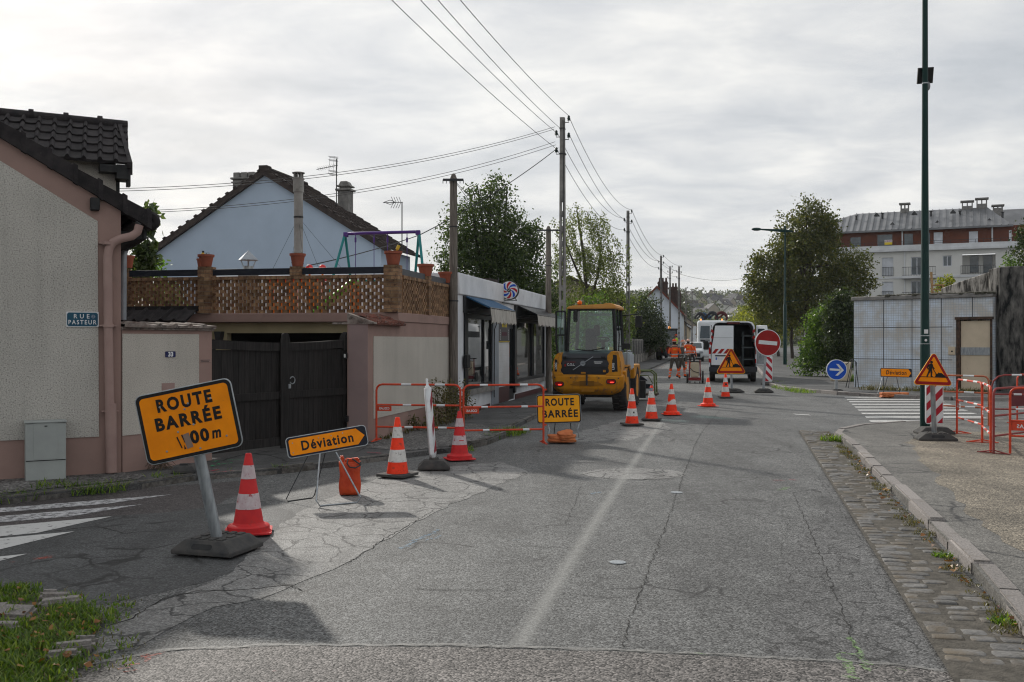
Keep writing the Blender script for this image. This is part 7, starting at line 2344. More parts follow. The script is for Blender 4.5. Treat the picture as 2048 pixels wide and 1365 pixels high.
ends = ((907, 0, 18.8), (826, 0, 18.8), (862, 0, 18.8), (767, 0, 18.8))
for (dx, dz), (px, py, y), wn_ in zip(((.24, .0), (-.24, -.55), (-.05, -.45), (-.24, -1.12)), ends, ('rightmost', 'second from left', 'third from left', 'leftmost')):
 a = P1 + Vector((dx, 0, Z1 + dz + .05))
 e = P(px, py, y)
 q = e + (e - a) * 0.9
 q.z += 1.0
 wire(a, q, .38, .0085, wn_ + ' of the four wires rising from the tallest pole to the top edge', 'street wires towards the camera')
for (dx, dz), wn_ in zip(offs, ('topmost', 'upper left', 'lower right', 'lowest')):
 d2 = dz if dz > -.5 else dz - .1
 wire(P1 + Vector((dx, 0, Z1 + dz)), P2 + Vector((dx * 1.1, 0, Z2 + d2 * 1.0)), .75, .010, wn_ + ' sagging wire between the tallest pole and the second pole', 'street wires between the first two poles')
 wire(P2 + Vector((dx, 0, Z2 + dz)), P3 + Vector((dx, 0, Z3 + dz)), .7, .013, wn_ + ' sagging wire between the second and third poles', 'street wires beyond the second pole')
 wire(P3 + Vector((dx, 0, Z3 + dz)), Vector(((1358 - 1024) * 103.5 / F + dx, 103.5, P(1358, 533, 103.5).z + dz)), .25, .013, wn_ + ' wire between the third pole and the slotted pole', 'street wires beyond the third pole')
for (p0, p1, lab) in (((1110, 254, 34.9), (225, 378, 24), 'upper of the long house wires crossing the blue gable to the left'), ((1108, 259, 34.9), (225, 383, 24), 'second of the long house wires crossing the blue gable'), ((1110, 284, 34.9), (305, 421, 26), 'third of the long house wires, ending at the left tree'), ((1112, 290, 34.9), (305, 425, 26), 'lowest of the long house wires, ending at the left tree')):
 wire(P(*p0), P(*p1), .45, .008, lab, 'service wires to the left houses', 30)
wire(P(1116, 296, 34.8), P(840, 470, 27), .15, .014, 'thick cable from the tallest pole down to the terrace')
wire(P(840, 470, 27), P(615, 532, 19.5), .05, .012, 'cable running down across the blue gable to the terrace rail')
wire(P(913, 366, 21.5), P(1086, 470, 32.6), .35, .006, 'telephone line from the wooden pole, upper one', 'telephone lines between the wooden poles')
wire(P(913, 368, 21.5), P(1095, 472, 32.6), .6, .006, 'telephone line from the wooden pole, lower one', 'telephone lines between the wooden poles')
wire(P(1358, 548, 103.5), P(1490, 556, 120), .5, .016, 'single cable crossing the street to the far lamps')
m_['lampgreen'] = M('dark_green_paint', (0.006, 0.034, 0.030), (0.004, 0.026, 0.023), ns=3, rough=.4, spec=.2)
b = G(1850, 862, ZRN)
o = thing('lamp_post', 'tall dark green lamp post with a small solar panel', 'lamp post', (b.x, b.y, ZRN), 0)
zb = P(1848, 0, b.y).z
mb = MB(); mb.lathe([(.088, 0), (.086, 1.6), (.080, 1.62), (.055, 5.5), (.043, zb + 2.5), (0, zb + 2.5)], 20); mb.build('shaft', m_['lampgreen'], o)
mb = MB(); mb.lathe([(.10, 0), (.10, .03), (.09, .05)], 20); mb.build('base_plate', m_['lampgreen'], o)
sz_ = P(1852, 150, b.y).z - ZRN
mb = MB(); mb.T = Matrix.Translation((.035, .06, sz_)) @ Matrix.Rotation(R(-4), 4, 'Y') @ Matrix.Rotation(R(20), 4, 'X'); mb.box(-.145, .145, 0, .03, -.145, .145); mb.build('solar_panel', m_['black'], o)
mb = MB(); mb.sphere((.055, .0, sz_ - .21), .07, 14, (.6, .6, 1.2)); mb.build('sensor', M('grey_plastic', (.2, .21, .22), ns=3, rough=.5), o)
mb = MB()
for z_ in (sz_ - .17, 1.755, 1.60):
 mb.lathe([(.084 if z_ < 2 else .055, z_), (.084 if z_ < 2 else .055, z_ + .02)], 18)
mb.build('strap', m_['steel'], o)
mb = MB()
for (zc, w_, h_) in ((1.84, .075, .075),):
 n = 6
 vs = []
 for i in range(n + 1):
  a = R(-90 - 25 + 50 * i / n - 8)
  for z_ in (zc - h_ / 2, zc + h_ / 2):
   vs.append((.0835 * math.cos(a), .0835 * math.sin(a), z_))
 mb.add(vs, [(2 * i, 2 * i + 2, 2 * i + 3, 2 * i + 1) for i in range(n)])
mb.build('sticker', m_['signwhite'], o)
mb = MB(); mb.lathe([(.024, -.09), (.024, -.084)], 14, (-.02, 0, 1.68), 'y'); mb.build('round_sticker', m_['signwhite'], o)
def street_lamp(px, y, label, arm=2.3, first=True):
 x = (px - 1024) * y / F
 o = thing('street_lamp', label, 'street lamp', (x, y, ZRF), 0, 'green street lamps along the right pavement')
 zt = P(px, 455, 70).z
 mb = MB(); mb.lathe([(.13, 0), (.12, 4.2), (.085, 4.25), (.06, zt), (0, zt)], 14); mb.build('shaft', m_['lampgreen'], o)
 mb = MB(); za = zt - .42
 mb.prism([(-arm + .6, za + .12), (.0, za - .05), (.55, za), (.55, za + .09), (.0, za + .17), (-arm + .6, za + .22)], -.04, .04, 'y'); mb.build('arm', m_['lampgreen'], o, bevel=.01)
 mb = MB(); mb.sphere((-arm + .3, 0, za + .18), .36, 14, (1.0, .45, .32)); mb.build('lamp_head', m_['lampgreen'], o)
 mb = MB(); mb.sphere((-arm + .3, 0, za + .13), .27, 12, (1.0, .45, .25)); mb.build('lens', m_['signwhite'], o)
 mb = MB(); mb.lathe([(.075, 4.2), (.075, 4.5)], 12); mb.lathe([(.09, 7.4), (.09, 7.46)], 12); mb.bar((0, 0, 4.4), (1.0, 0, 4.55), .05, .05); mb.build('collar', m_['lampgreen'], o)
 return o
lamp0 = street_lamp(1570, 70, 'nearest green street lamp with curved arm, in front of the big lime tree')
for y, lab in ((118, 'first of the distant lamp heads at the left edge of the lime'), (138, 'second distant lamp head, below the first'), (168, 'third distant lamp head above the van'), (192, 'fourth distant lamp head above the van'), (222, 'fifth and lowest distant lamp head')):
 px = 1488 + (2.3 * F / y)
 c_ = copy_tree(lamp0)
 c_.location = ((px - 1024) * y / F, y, ZRF)
 c_['label'] = lab
for px, y, h_, lab in ((1602, 62, 1.5, 'green bollard left of the bushes'), (1610, 57, 2.2, 'slim grey post against the bushes')):
 x = (px - 1024) * y / F
 o = thing('bollard', lab, 'bollard', (x, y, ZRF))
 mb = MB(); mb.lathe([(.06, 0), (.06, h_ - .1), (.04, h_), (0, h_)], 10); mb.build('post', m_['lampgreen'] if y > 60 else m_['concrete'], o)
 mb = MB(); mb.lathe([(.068, h_ - .3), (.068, h_ - .24)], 10); mb.build('ring', m_['signwhite'], o)
# ================================================================== VEHICLES
m_['lyellow'] = M('loader_yellow', (0.62, 0.27, 0.018), (0.50, 0.21, 0.015), ns=3, rough=.42, dirt=((.15, .095, .05), 5, .52, .70))
m_['lroof'] = M('loader_roof_tan', (0.60, 0.30, 0.08), (0.52, 0.25, 0.06), ns=3, rough=.5)
m_['lgrey'] = M('loader_dark_grey', (0.022, 0.025, 0.032), (0.034, 0.036, 0.042), ns=3, rough=.42)
m_['tyre'] = M('tyre_rubber', (0.022, 0.022, 0.024), (0.045, 0.042, 0.040), ns=7, rough=.85, bump=.3, bs=60)
m_['cabglass'] = glass('tinted_cab_glass', (0.55, 0.84, 0.82), refl=.07)
m_['carglass'] = M('vehicle_glass', (0.025, 0.05, 0.065), (0.015, 0.03, 0.04), ns=1.5, rough=.05, spec=.8)
m_['taillight'] = M('tail_light', (0.38, 0.012, 0.012), ns=8, rough=.15)
m_['vanwhite'] = M('van_white', (0.74, 0.77, 0.80), (0.66, 0.69, 0.72), ns=1.5, rough=.3)
m_['beacon'] = M('amber_beacon', (0.85, 0.16, 0.01), ns=3, rough=.15)
m_['amberlit'] = emit('amber_lamp_lit', (1.0, 0.36, 0.06), 1.1)
m_['redlit'] = emit('red_lamp_lit', (1.0, 0.05, 0.03), 1.6)
def wheel(par, name, x, y, r, w, rimmat, lugs=22, side=1, hub=.55):
 """tyre with rim; axle along local X"""
 mb = MB()
 a, b = x - w / 2, x + w / 2
 mb.lathe([(r * hub, a + w * .06), (r * .80, a), (r * .94, a + w * .05), (r * .985, a + w * .16), (r * .985, b - w * .16), (r * .94, b - w * .05), (r * .80, b), (r * hub, b - w * .06)], 40, (0, y, r), 'x')
 if lugs:
  for i in range(lugs):
   th = 2 * math.pi * i / lugs
   for s, o_ in ((1, 0), (-1, math.pi / lugs)):
    t = th + o_
    c = (x + s * w * .24, y + r * .985 * math.cos(t), r + r * .985 * math.sin(t))
    mb.cbox(c, (w * .46, r * .05, r * .075), (t - math.pi / 2, 0, s * .35))
 t_ = mb.build('wheel', m_['tyre'], par)
 mb = MB()
 for s in (1, -1):
  f = x + s * w * .5
  mb.lathe([(r * hub + .01, f - s * w * .05), (r * hub * .93, f - s * w * .10), (r * hub * .80, f - s * w * .28), (r * .24, f - s * w * .30), (r * .22, f - s * w * .18), (0, f - s * w * .18)], 28, (0, y, r), 'x')
  for i in range(8):
   th = i * .785
   mb.cbox((f - s * w * .26, y + r * .33 * math.cos(th), r + r * .33 * math.sin(th)), (.03, .035, .035), (th, 0, 0))
 mb.build('rim', rimmat, t_)
 return t_
lb = P(1174, 865, 24.55)
ld = thing('wheel_loader', 'yellow wheel loader seen from behind with its cab door open', 'wheel loader', (lb.x, lb.y, 0.0), R(-13.5))
for sx in (-1, 1):
 for yy in (0.80, 2.95):
  wheel(ld, 'wheel', sx * .745, yy, .545, .37, m_['lyellow'])
mb = MB()
def cw_sec(z, w, y0, ch):
 return [(-w, y0 + ch, z), (-w + ch * .9, y0, z), (w - ch * .9, y0, z), (w, y0 + ch, z), (w, y0 + .75, z), (-w, y0 + .75, z)]
secs = [cw_sec(.42, .62, .14, .10), cw_sec(.50, .80, .05, .16), cw_sec(.60, .88, .0, .14), cw_sec(.885, .90, -.02, .10), cw_sec(.93, .88, .03, .08)]
vs = [v for s_ in secs for v in s_]
k = 6
fs = [tuple(range(k))[::-1], tuple(range(4 * k, 5 * k))]
for i in range(4):
 fs += [(i * k + j, i * k + (j + 1) % k, (i + 1) * k + (j + 1) % k, (i + 1) * k + j) for j in range(k)]
mb.add(vs, fs)
cwt = mb.build('counterweight', m_['lyellow'], ld, bevel=.015, seg=2)
mb = MB()
for pl in ([(-.30, .735), (-.18, .755), (-.18, .655), (-.36, .655), (-.43, .665)], [(.30, .735), (.18, .755), (.18, .655), (.34, .655), (.42, .665)]):
 mb.prism(pl, -.024, .02, 'y')
mb.build('recess_shade', M('loader_recess_shade', (.30, .13, .012), ns=4, rough=.6), cwt)  # raised plates in darker yellow, painting the shade of the hollows
mb = MB(); mb.box(-.18, .18, -.027, .02, .645, .765); mb.build('plate_holder', M('loader_deep_recess_shade', (.20, .09, .01), ns=4, rough=.6), cwt)  # deeper yellow still, recess shade painted on the holder
mb = MB(); mb.box(-.14, .18, .0, .03, .50, .585); mb.build('tow_slot_shade', M('loader_slot_shade', (.36, .155, .012), ns=4, rough=.6), cwt)  # slot's shade painted as a darker yellow block
mb = MB(); mb.box(-.02, .02, -.06, -.027, .66, .86); mb.lathe([(.025, .84), (.025, .92)], 10, (0, -.045, 0)); mb.build('tow_pin', m_['darkmetal'], cwt)
for sx, zz in ((-.695, .685), (.60, .755)):
 mb = MB(); mb.prism(rrect(.245, .125, .06, 6, sx, zz - .0), -.034, .01, 'y'); l_ = mb.build('tail_lamp', m_['black'], ld)
 mb = MB(); mb.prism(rrect(.20, .085, .042, 6, sx, zz), -.040, -.035, 'y'); mb.build('lens', m_['taillight'], l_)
 mb = MB(); mb.prism(rrect(.09, .028, .012, 4, sx + .02, zz - .018), -.0425, -.0405, 'y'); mb.build('lit_lamp', m_['redlit'], l_)
mb = MB()
mb.prism([(.03, .90), (.0, 1.12), (.035, 1.30), (.12, 1.40), (.30, 1.47), (.75, 1.52), (.75, .90)], -.66, .64, 'x')
hood = mb.build('engine_hood', m_['lgrey'], ld, bevel=.02, seg=2)
mb = MB()
for z_ in (1.10, 1.32):
 mb.box(-.60, .58, -.004 if z_ < 1.2 else .03, .05, z_ - .006, z_ + .006)
mb.build('hood_seam', m_['black'], hood)
for s, x0, x1 in ((-1, -.85, -.655), (1, .50, .83)):
 mb = MB()
 if s < 0:
  pr = [(x0, .90), (x0, 1.22), (x0 + .06, 1.40), (x0 + .16, 1.47), (x1, 1.44), (x1 + .03, 1.26), (x1, 1.22), (x1, 1.16), (x1 + .04, 1.12), (x1, 1.06), (x1, .98), (x1 + .06, .94), (x1 + .06, .90)]
 else:
  pr = [(x0 - .04, .90), (x0 - .04, .94), (x0 + .04, .97), (x0 + .04, 1.06), (x0, 1.10), (x0 + .04, 1.15), (x0 + .04, 1.22), (x0, 1.27), (x0, 1.40), (x0 + .10, 1.50), (x1 - .06, 1.49), (x1, 1.25), (x1 + .02, .90)]
 mb.prism(pr, -.012, .75, 'y')
 f_ = mb.build('hood_fin', m_['lyellow'], ld, bevel=.014, seg=2)
 xc = -.775 if s < 0 else .655
 mb = MB(); mb.prism([(xc - .035, .99), (xc + .025, .99), (xc + .035, 1.28), (xc - .03, 1.30)], -.0165, -.0125, 'y'); mb.build('type_strip', m_['black'], f_)
 mb = MB(); mb.text('L30G', .075, (xc - .0, -.019, 1.13), (0, 0, 1), (-1, 0, 0), bold=.002); mb.build('lettering', m_['signwhite'], f_)
mb = MB(); mb.prism([(.66, 1.0), (.76, 1.0), (.74, 1.40), (.64, 1.42)], -.0165, -.0125, 'y'); mb.build('air_grille', m_['black'], f_)
mb = MB(); mb.T = Matrix.Translation((-.10, -.012, 1.20)); mb.lathe([(.045, -.004), (.062, -.008), (.062, .004), (.045, .004), (.045, -.004)], 28, axis='y')
mb.bar((.05, .0, .035), (.25, .03, .165), .01, .016); mb.bar((-.05, .0, -.035), (-.25, .004, -.165), .01, .016); mb.box(-.045, .045, -.009, .0, -.012, .012)
mb.build('badge', m_['zinc'], hood)
mb = MB(); mb.text('VOLVO', .022, (-.10, -.0225, 1.199), (1, 0, 0), (0, 0, 1), bold=.0008); mb.build('badge_lettering', m_['letter'], hood)
mb = MB(); mb.text('C.O.L.', .075, (-.40, -.008, 1.165), (1, 0, 0), (0, 0, 1), bold=.002); mb.build('decal_lettering', m_['signwhite'], hood)
mb = MB(); mb.prism([(-.565, 1.12), (-.525, 1.12), (-.525, 1.19), (-.565, 1.17)], -.008, -.004, 'y'); mb.prism([(-.565, 1.225), (-.29, 1.225), (-.29, 1.235), (-.565, 1.235)], -.002, .004, 'y'); mb.build('decal_mark', m_['signred'], hood)
mb = MB()
for i, z_ in enumerate((1.235, 1.205)):
 mb.box(.17 + .02 * i, .38 - .03 * i, -.006 + .006 * (1 - i), .02, z_ - .008, z_ + .008)
mb.build('decal_line', m_['signwhite'], hood)
mb = MB(); mb.box(-.15, -.04, -.007, .02, .945, .985); mb.box(.40, .46, -.007, .02, .985, 1.04); mb.build('warning_decal', m_['lyellow'], hood)
CX0, CX1, CY0, CY1, CZ0, CZ1 = -.60, .63, .55, 2.0, 1.48, 2.56
tp_ = .05
mb = MB()
for (x, s) in ((CX0, 1), (CX1, -1)):
 for y_ in (CY0, CY1):
  mb.bar((x, y_, CZ0), (x + s * tp_, y_ + (.05 if y_ == CY0 else -.05), CZ1), .075, .075)
mb.bar((CX0 + .0, CY0, CZ0), (CX1, CY0, CZ0), .07, .06); mb.bar((CX0 + tp_, CY0 + .05, CZ1 - .02), (CX1 - tp_, CY0 + .05, CZ1 - .02), .06, .05)
mb.bar((CX0, CY1, CZ0), (CX1, CY1, CZ0), .07, .06); mb.bar((CX1, CY0, CZ0), (CX1, CY1, CZ0), .07, .06); mb.bar((CX1 - .02, 1.3, CZ0), (CX1 - tp_, 1.3, CZ1), .05, .05)
mb.box(CX0, CX1, CY0 + .03, CY1, .80, CZ0 - .02)
cabf = mb.build('cab_frame', m_['black'], ld, bevel=.012)
mb = MB(); mb.add([(CX0 + .05, CY0 - .005, CZ0 + .03), (CX1 - .05, CY0 - .005, CZ0 + .03), (CX1 - tp_ - .04, CY0 + .045, CZ1 - .04), (CX0 + tp_ + .04, CY0 + .045, CZ1 - .04)], [(0, 1, 2, 3)]); mb.build('rear_window', m_['cabglass'], cabf)
mb = MB(); mb.add([(CX1 + .005, CY0 + .05, CZ0 + .03), (CX1 + .005, CY1 - .04, CZ0 + .03), (CX1 - tp_ + .01, CY1 - .08, CZ1 - .04), (CX1 - tp_ + .01, CY0 + .09, CZ1 - .04)], [(0, 1, 2, 3)]); mb.add([(CX0 + .05, CY1, CZ0 + .03), (CX1 - .05, CY1, CZ0 + .03), (CX1 - tp_ - .04, CY1 - .05, CZ1 - .04), (CX0 + tp_ + .04, CY1 - .05, CZ1 - .04)], [(0, 1, 2, 3)]); mb.build('window', m_['cabglass'], cabf)
mb = MB(); mb.prism([(CX0 - .03, CZ1), (CX1 + .03, CZ1), (CX1 + .02, CZ1 + .07), (CX1 - .10, CZ1 + .14), (CX1 - .25, CZ1 + .145), (CX1 - .30, CZ1 + .12), (CX0 + .15, CZ1 + .09), (CX0 + .02, CZ1 + .06)], CY0 - .02, CY1 + .08, 'y'); mb.build('cab_roof', m_['lroof'], ld, bevel=.02, seg=2)
mb = MB(); mb.lathe([(.075, CZ1 + .07), (.07, CZ1 + .11), (.05, CZ1 + .115)], 18, (CX0 + .30, CY0 + .15, 0)); bc_ = mb.build('beacon', m_['black'], ld)
mb = MB(); mb.sphere((CX0 + .30, CY0 + .15, CZ1 + .16), .062, 14, (1, 1, 1.05)); mb.build('beacon_dome', m_['beacon'], bc_)
mb = MB(); mb.prism(rrect(.28, .75, .08, 4, -.10, 1.70), 1.22, 1.36, 'y'); mb.box(-.26, .06, 1.3, 1.7, 1.32, 1.44); mb.prism(rrect(.17, .30, .07, 4, .045, 2.02), 1.30, 1.36, 'y'); seat_ = mb.build('seat', M('seat_dark', (.012, .014, .02), ns=4, rough=.8), ld, bevel=.02)
mb = MB(); mb.tube([(.16, 1.72, 1.45), (.16, 1.66, 1.70), (.16, 1.64, 1.76)], .05, 10); mb.tube([(.16 + .17 * math.cos(a), 1.62 + .05 * math.sin(a), 1.79 + .14 * math.sin(a) * .4) for a in np.linspace(0, 6.283, 19)[:-1]], .018, 6, closed=True); mb.box(0.04, .28, 1.6, 1.75, 1.74, 1.79); mb.build('steering_wheel', m_['black'], ld)
mb = MB(); mb.box(CX0 + .16, CX0 + .26, CY0 + .0, CY0 + .07, CZ1 - .26, CZ1 - .03); mb.lathe([(.05, CZ1 - .32), (.05, CZ1 - .25)], 10, (CX0 + .21, CY0 + .02, 0)); mb.build('work_lamp', m_['black'], ld)
mb = MB(); mb.tube([(-.35, CY0 - .02, CZ0 + .06), (-.1, CY0 - .02, CZ0 + .03), (.05, CY0 - .02, CZ0 + .04), (.36, CY0 - .02, CZ0 + .10)], .012, 6); mb.build('wiper', m_['black'], ld)
mb = MB(); mb.box(-.25, .30, CY1 - .09, CY1 - .07, CZ1 - .14, CZ1 - .08); mb.build('sun_strip', M('pale_strip', (.45, .55, .52), (.2, .3, .3), ns=30, rough=.5), ld)
mb = MB()
dz0, dz1 = 1.32, 2.50
DX0, DX1, DY = -.86, -.655, .62
fr = [(DX0 + .02, dz0), (DX1, dz0 + .05), (DX1, dz1), (DX0 - .03, dz1), (DX0 - .03, dz0 + .4)]
for i in range(len(fr)):
 a, b_ = fr[i], fr[(i + 1) % len(fr)]
 mb.bar((a[0], DY, a[1]), (b_[0], DY, b_[1]), .05, .045)
mb.bar((DX0, DY, 1.90), (DX1, DY, 1.90), .04, .04); mb.bar((-.78, DY, 1.9), (-.755, DY, dz1), .015, .015)
dr_ = mb.build('door', m_['black'], ld)
mb = MB(); mb.add([(x, DY, z) for x, z in fr], [(0, 1, 2, 3, 4)]); mb.build('door_glass', m_['cabglass'], dr_)
for nm, pts in (('grab_rail', [(.70, .62, 1.45), (.72, .62, 1.9), (.66, .72, 2.4)]), ('grab_rail', [(.84, 1.1, .95), (.86, 1.1, 1.5), (.86, 1.5, 1.5), (.86, 1.9, 1.5), (.84, 1.9, .95)])):
 mb = MB(); mb.tube(pts, .016, 6); mb.build(nm, m_['steel'] if pts[0][1] > 1 else m_['black'], ld)
mb = MB(); mb.tube([(CX1, CY1 - .1, 2.42), (1.05, CY1, 2.46)], .018, 6); mb.box(.96, 1.14, CY1 - .02, CY1 + .04, 2.10, 2.42); mb.build('mirror', m_['black'], ld, bevel=.015)
mb = MB(); mb.tube([(.66, .8, 1.62), (.80, .75, 1.62)], .015, 6); mb.prism(rrect(.20, .14, .04, 4, .88, 1.62), .72, .80, 'y'); mb.build('mirror', m_['black'], ld, bevel=.01)
mb = MB(); mb.box(-.20, .20, .70, 3.1, .42, .75); mb.box(-.62, .62, .66, .95, .45, .62); mb.box(-.62, .62, 2.8, 3.1, .45, .62); mb.build('chassis', m_['black'], ld)
for x_ in (-.56, .40):
 mb = MB(); mb.box(x_ - .05, x_ + .05, .0, .05, 1.33, 1.37); mb.build('hinge', m_['black'], hood)
for x_, z_ in ((-.80, .84), (-.4, .84), (.3, .84), (.78, .84), (-.62, .50), (.62, .50)):
 mb = MB(); mb.lathe([(.018, -.03), (.016, -.045), (0, -.045)], 8, (x_, 0, z_), 'y'); mb.build('bolt', m_['darkmetal'], cwt)
for pts in ([(.5, 1.2, .75), (.62, 1.7, .62), (.55, 2.3, .8)], [(.45, 1.2, .7), (.58, 1.75, .52), (.5, 2.3, .7)]):
 mb = MB(); mb.tube(pts, .022, 6); mb.build('hose', m_['black'], ld)
mb = MB(); mb.bar((.66, .50, 1.55), (.66, .50, 2.2), .02, .03); mb.build('exhaust_guard', m_['darkmetal'], ld)
for q in ((.62, .93), (-.93, -.62)):
 mb = MB(); mb.prism([(2.15, .75), (2.15, 1.12), (3.4, 1.12), (3.6, .9), (3.35, .7), (3.2, 1.0), (2.75, 1.05), (2.45, .82)], q[0], q[1], 'x'); mb.build('front_fender', m_['lyellow'], ld, bevel=.02)
mb = MB(); mb.prism([(.35, .62), (.28, 1.0), (1.2, 1.15), (1.35, .8), (1.15, 1.02), (.80, 1.10), (.50, .98)], .60, .935, 'x'); mb.prism([(.35, .62), (.28, 1.0), (1.2, 1.15), (1.35, .8), (1.15, 1.02), (.80, 1.10), (.50, .98)], -.935, -.60, 'x'); mb.build('rear_fender', m_['lyellow'], ld, bevel=.02)
mb = MB(); mb.box(.66, .92, 1.2, 2.1, 1.0, 1.45); mb.build('side_tank', M('pale_tank', (.45, .50, .55), ns=2, rough=.3), ld, bevel=.04, seg=2)
mb = MB(); mb.bar((-.18, 2.9, 1.5), (-.18, 4.3, .5), .12, .25); mb.bar((.18, 2.9, 1.5), (.18, 4.3, .5), .12, .25); mb.box(-.4, .4, 2.6, 3.2, .7, 1.45); mb.build('lift_arm', m_['lyellow'], ld, bevel=.015)
mb = MB(); mb.box(-.9, 1.0, 4.25, 4.35, .12, .62); mb.bar((-.45, 4.3, .16), (-.45, 5.3, .16), .14, .05); mb.bar((.6, 4.3, .16), (.6, 5.3, .16), .14, .05); mb.build('fork_carriage', m_['black'], ld)
cgp = P(1290, 775, 29.6)
cg = thing('plate_compactor', 'green tubular cage with dark machine carried before the loader', 'compactor', (cgp.x - .12, cgp.y, .15), R(-13))
m_['cagegreen'] = M('olive_green_tube', (.10, .13, .045), ns=6, rough=.5)
for y_ in (-.35, .35):
 mb = MB(); mb.tube([(-.55, y_, 0), (-.55, y_, .62), (-.48, y_, .72), (.30, y_, .72), (.42, y_, .62), (.44, y_, .05)], .025, 8); mb.build('cage_hoop', m_['cagegreen'], cg)
mb = MB()
for x_, z_ in ((-.55, .5), (.44, .4), (-.1, .72), (.44, .06)):
 mb.tube([(x_, -.35, z_), (x_, .35, z_)], .018, 6)
mb.tube([(-.5, -.36, .6), (.25, -.36, .58), (.38, -.36, .35)], .015, 6); mb.build('cage_bar', m_['cagegreen'], cg)
mb = MB(); mb.prism([(-.5, .20), (.36, .20), (.30, .34), (-.5, .34)], -.3, .3, 'y'); mb.lathe([(.15, -.3), (.17, -.2), (.17, .2), (.12, .3)], 16, (-.22, 0, .46), 'y'); mb.prism([(-.05, .36), (.22, .44), (.02, .58), (-.15, .6)], -.2, .2, 'y'); mb.build('machine', M('machine_black', (.02, .025, .035), ns=5, rough=.4), cg, bevel=.015)
mb = MB(); mb.box(-.6, .5, -.4, .4, .0, .05); mb.build('skid', m_['rust'], cg)
# ------------------------------------------------------------------ white van with an open rear door
vp = G(1466, 764)
vx = (1466 - 1024) * 42.0 / F
van = thing('delivery_van', 'white works van seen from behind with right rear door open', 'van', (vx, 42.0, 0), ROADROT)
VW, VH, VL, VF = 1.00, 2.58, 5.4, .62
prof = [(-VW, VF - .1), (-VW, 1.25), (-VW + .04, 1.7), (-VW + .12, VH - .18), (-VW + .22, VH - .04), (-VW + .36, VH), (VW - .36, VH), (VW - .22, VH - .04), (VW - .12, VH - .18), (VW - .04, 1.7), (VW, 1.25), (VW, VF - .1)]
inn = [(x * .945, z - (.05 if z > 1.3 else 0)) for x, z in prof]
mb = MB()
n = len(prof)
for y0, y1, rev in ((0, VL - 1.4, 0),):
 vs = [(x, y0, z) for x, z in prof] + [(x, y1, z) for x, z in prof] + [(x, y0, z) for x, z in inn] + [(x, y1, z) for x, z in inn]
 fs = []
 for i in range(n - 1):
  fs += [(i, i + 1, n + i + 1, n + i), (2 * n + i + 1, 2 * n + i, 3 * n + i, 3 * n + i + 1), (i + 1, i, 2 * n + i, 2 * n + i + 1)]
 mb.add(vs, fs)
mb.box(-VW, VW, 0, VL - 1.4, VF - .1, VF)
mb.prism([(VL - 1.4, .5), (VL - 1.4, VH - .02), (VL - 1.0, VH - .05), (VL - .2, 1.45), (VL + .35, 1.2), (VL + .45, .5)], -VW + .02, VW - .02, 'x')
vb = mb.build('body', m_['vanwhite'], van)
mb = MB(); mb.box(-.92, .92, 3.6, 3.65, VF, VH - .1); mb.box(-.92, .92, .05, 3.6, VF + .001, VF + .02); mb.box(-.935, -.92, .05, 3.6, VF, 2.2); mb.box(.90, .92, .05, 3.6, VF, 2.2); mb.build('interior_lining', M('van_lining', (.07, .075, .08), ns=3, rough=.8), vb)
mb = MB()
for z_ in (.95, 1.45, 1.95):
 mb.box(.40, .86, .25, 3.2, z_, z_ + .04); mb.box(.40, .42, .25, 3.2, z_ + .04, z_ + .14)
for y_ in (.25, 1.7):
 mb.box(.40, .44, y_, y_ + .05, VF, 2.15)
mb.box(-.1, .4, 1.2, 1.9, .63, 1.05); mb.build('shelf', M('shelf_grey', (.10, .12, .13), ns=4, rough=.5), van)
mb = MB(); mb.prism([(-.90, .73), (.02, .73), (.02, 2.40), (-.74, 2.40), (-.80, 1.9), (-.88, 1.5)], -.045, -.002, 'y'); ldoor = mb.build('rear_door', m_['vanwhite'], van, bevel=.012, seg=2)
mb = MB(); mb.box(-.80, -.02, -.049, -.0455, 1.895, 1.905); mb.box(-.72, -.02, -.049, -.0455, 1.11, 1.13); mb.build('door_crease_shade', M('crease_shade_grey', (.30, .32, .34), ns=3), ldoor)  # grey strips paint the shade line of the pressed creases
mb = MB(); mb.box(-.74, -.12, -.053, -.046, 1.10, 1.155); mb.build('door_handle', m_['lgrey'], ldoor)
mb = MB(); mb.box(-.72, -.20, -.051, -.046, .95, 1.06); pl_ = mb.build('number_plate', m_['signwhite'], ldoor)
mb = MB(); mb.box(-.72, -.67, -.054, -.0515, .95, 1.06); mb.build('plate_band', m_['signblue'], pl_)
mb = MB()
for i in range(4):
 x_ = -.88 + i * .24
 mb.prism([(x_, 1.22), (x_ + .14, 1.22), (x_ + .30, 1.42), (x_ + .16, 1.42)], -.0495, -.0458, 'y')
mb.v = [(min(max(v[0], -.885), .015), v[1], v[2]) for v in mb.v]
mb.build('red_chevron', m_['signred'], ldoor)
mb = MB(); mb.text('><', .12, (-.40, -.051, 1.32), (1, 0, 0), (0, 0, 1)); mb.v = []; mb.f = []; mb.mi = []
mb = MB(); mb.T = Matrix.Translation((VW - .03, -.02, 0)) @ Matrix.Rotation(R(-62), 4, 'Z')
mb.prism([(0, .73), (.94, .73), (.94, 1.5), (.90, 2.0), (.80, 2.40), (0, 2.40)], -.03, .02, 'y'); rdoor = mb.build('rear_door', m_['vanwhite'], van, bevel=.01)
rdoor['label'] = 'open right rear door with dark window and scuffed inner panel'
mb = MB(); mb.T = Matrix.Translation((VW - .03, -.02, 0)) @ Matrix.Rotation(R(-62), 4, 'Z'); mb.prism(rrect(.55, .42, .06, 4, .42, 2.05), -.034, -.031, 'y'); mb.prism(rrect(.55, .42, .06, 4, .42, 2.05), .021, .024, 'y'); mb.build('door_window', m_['carglass'], rdoor)
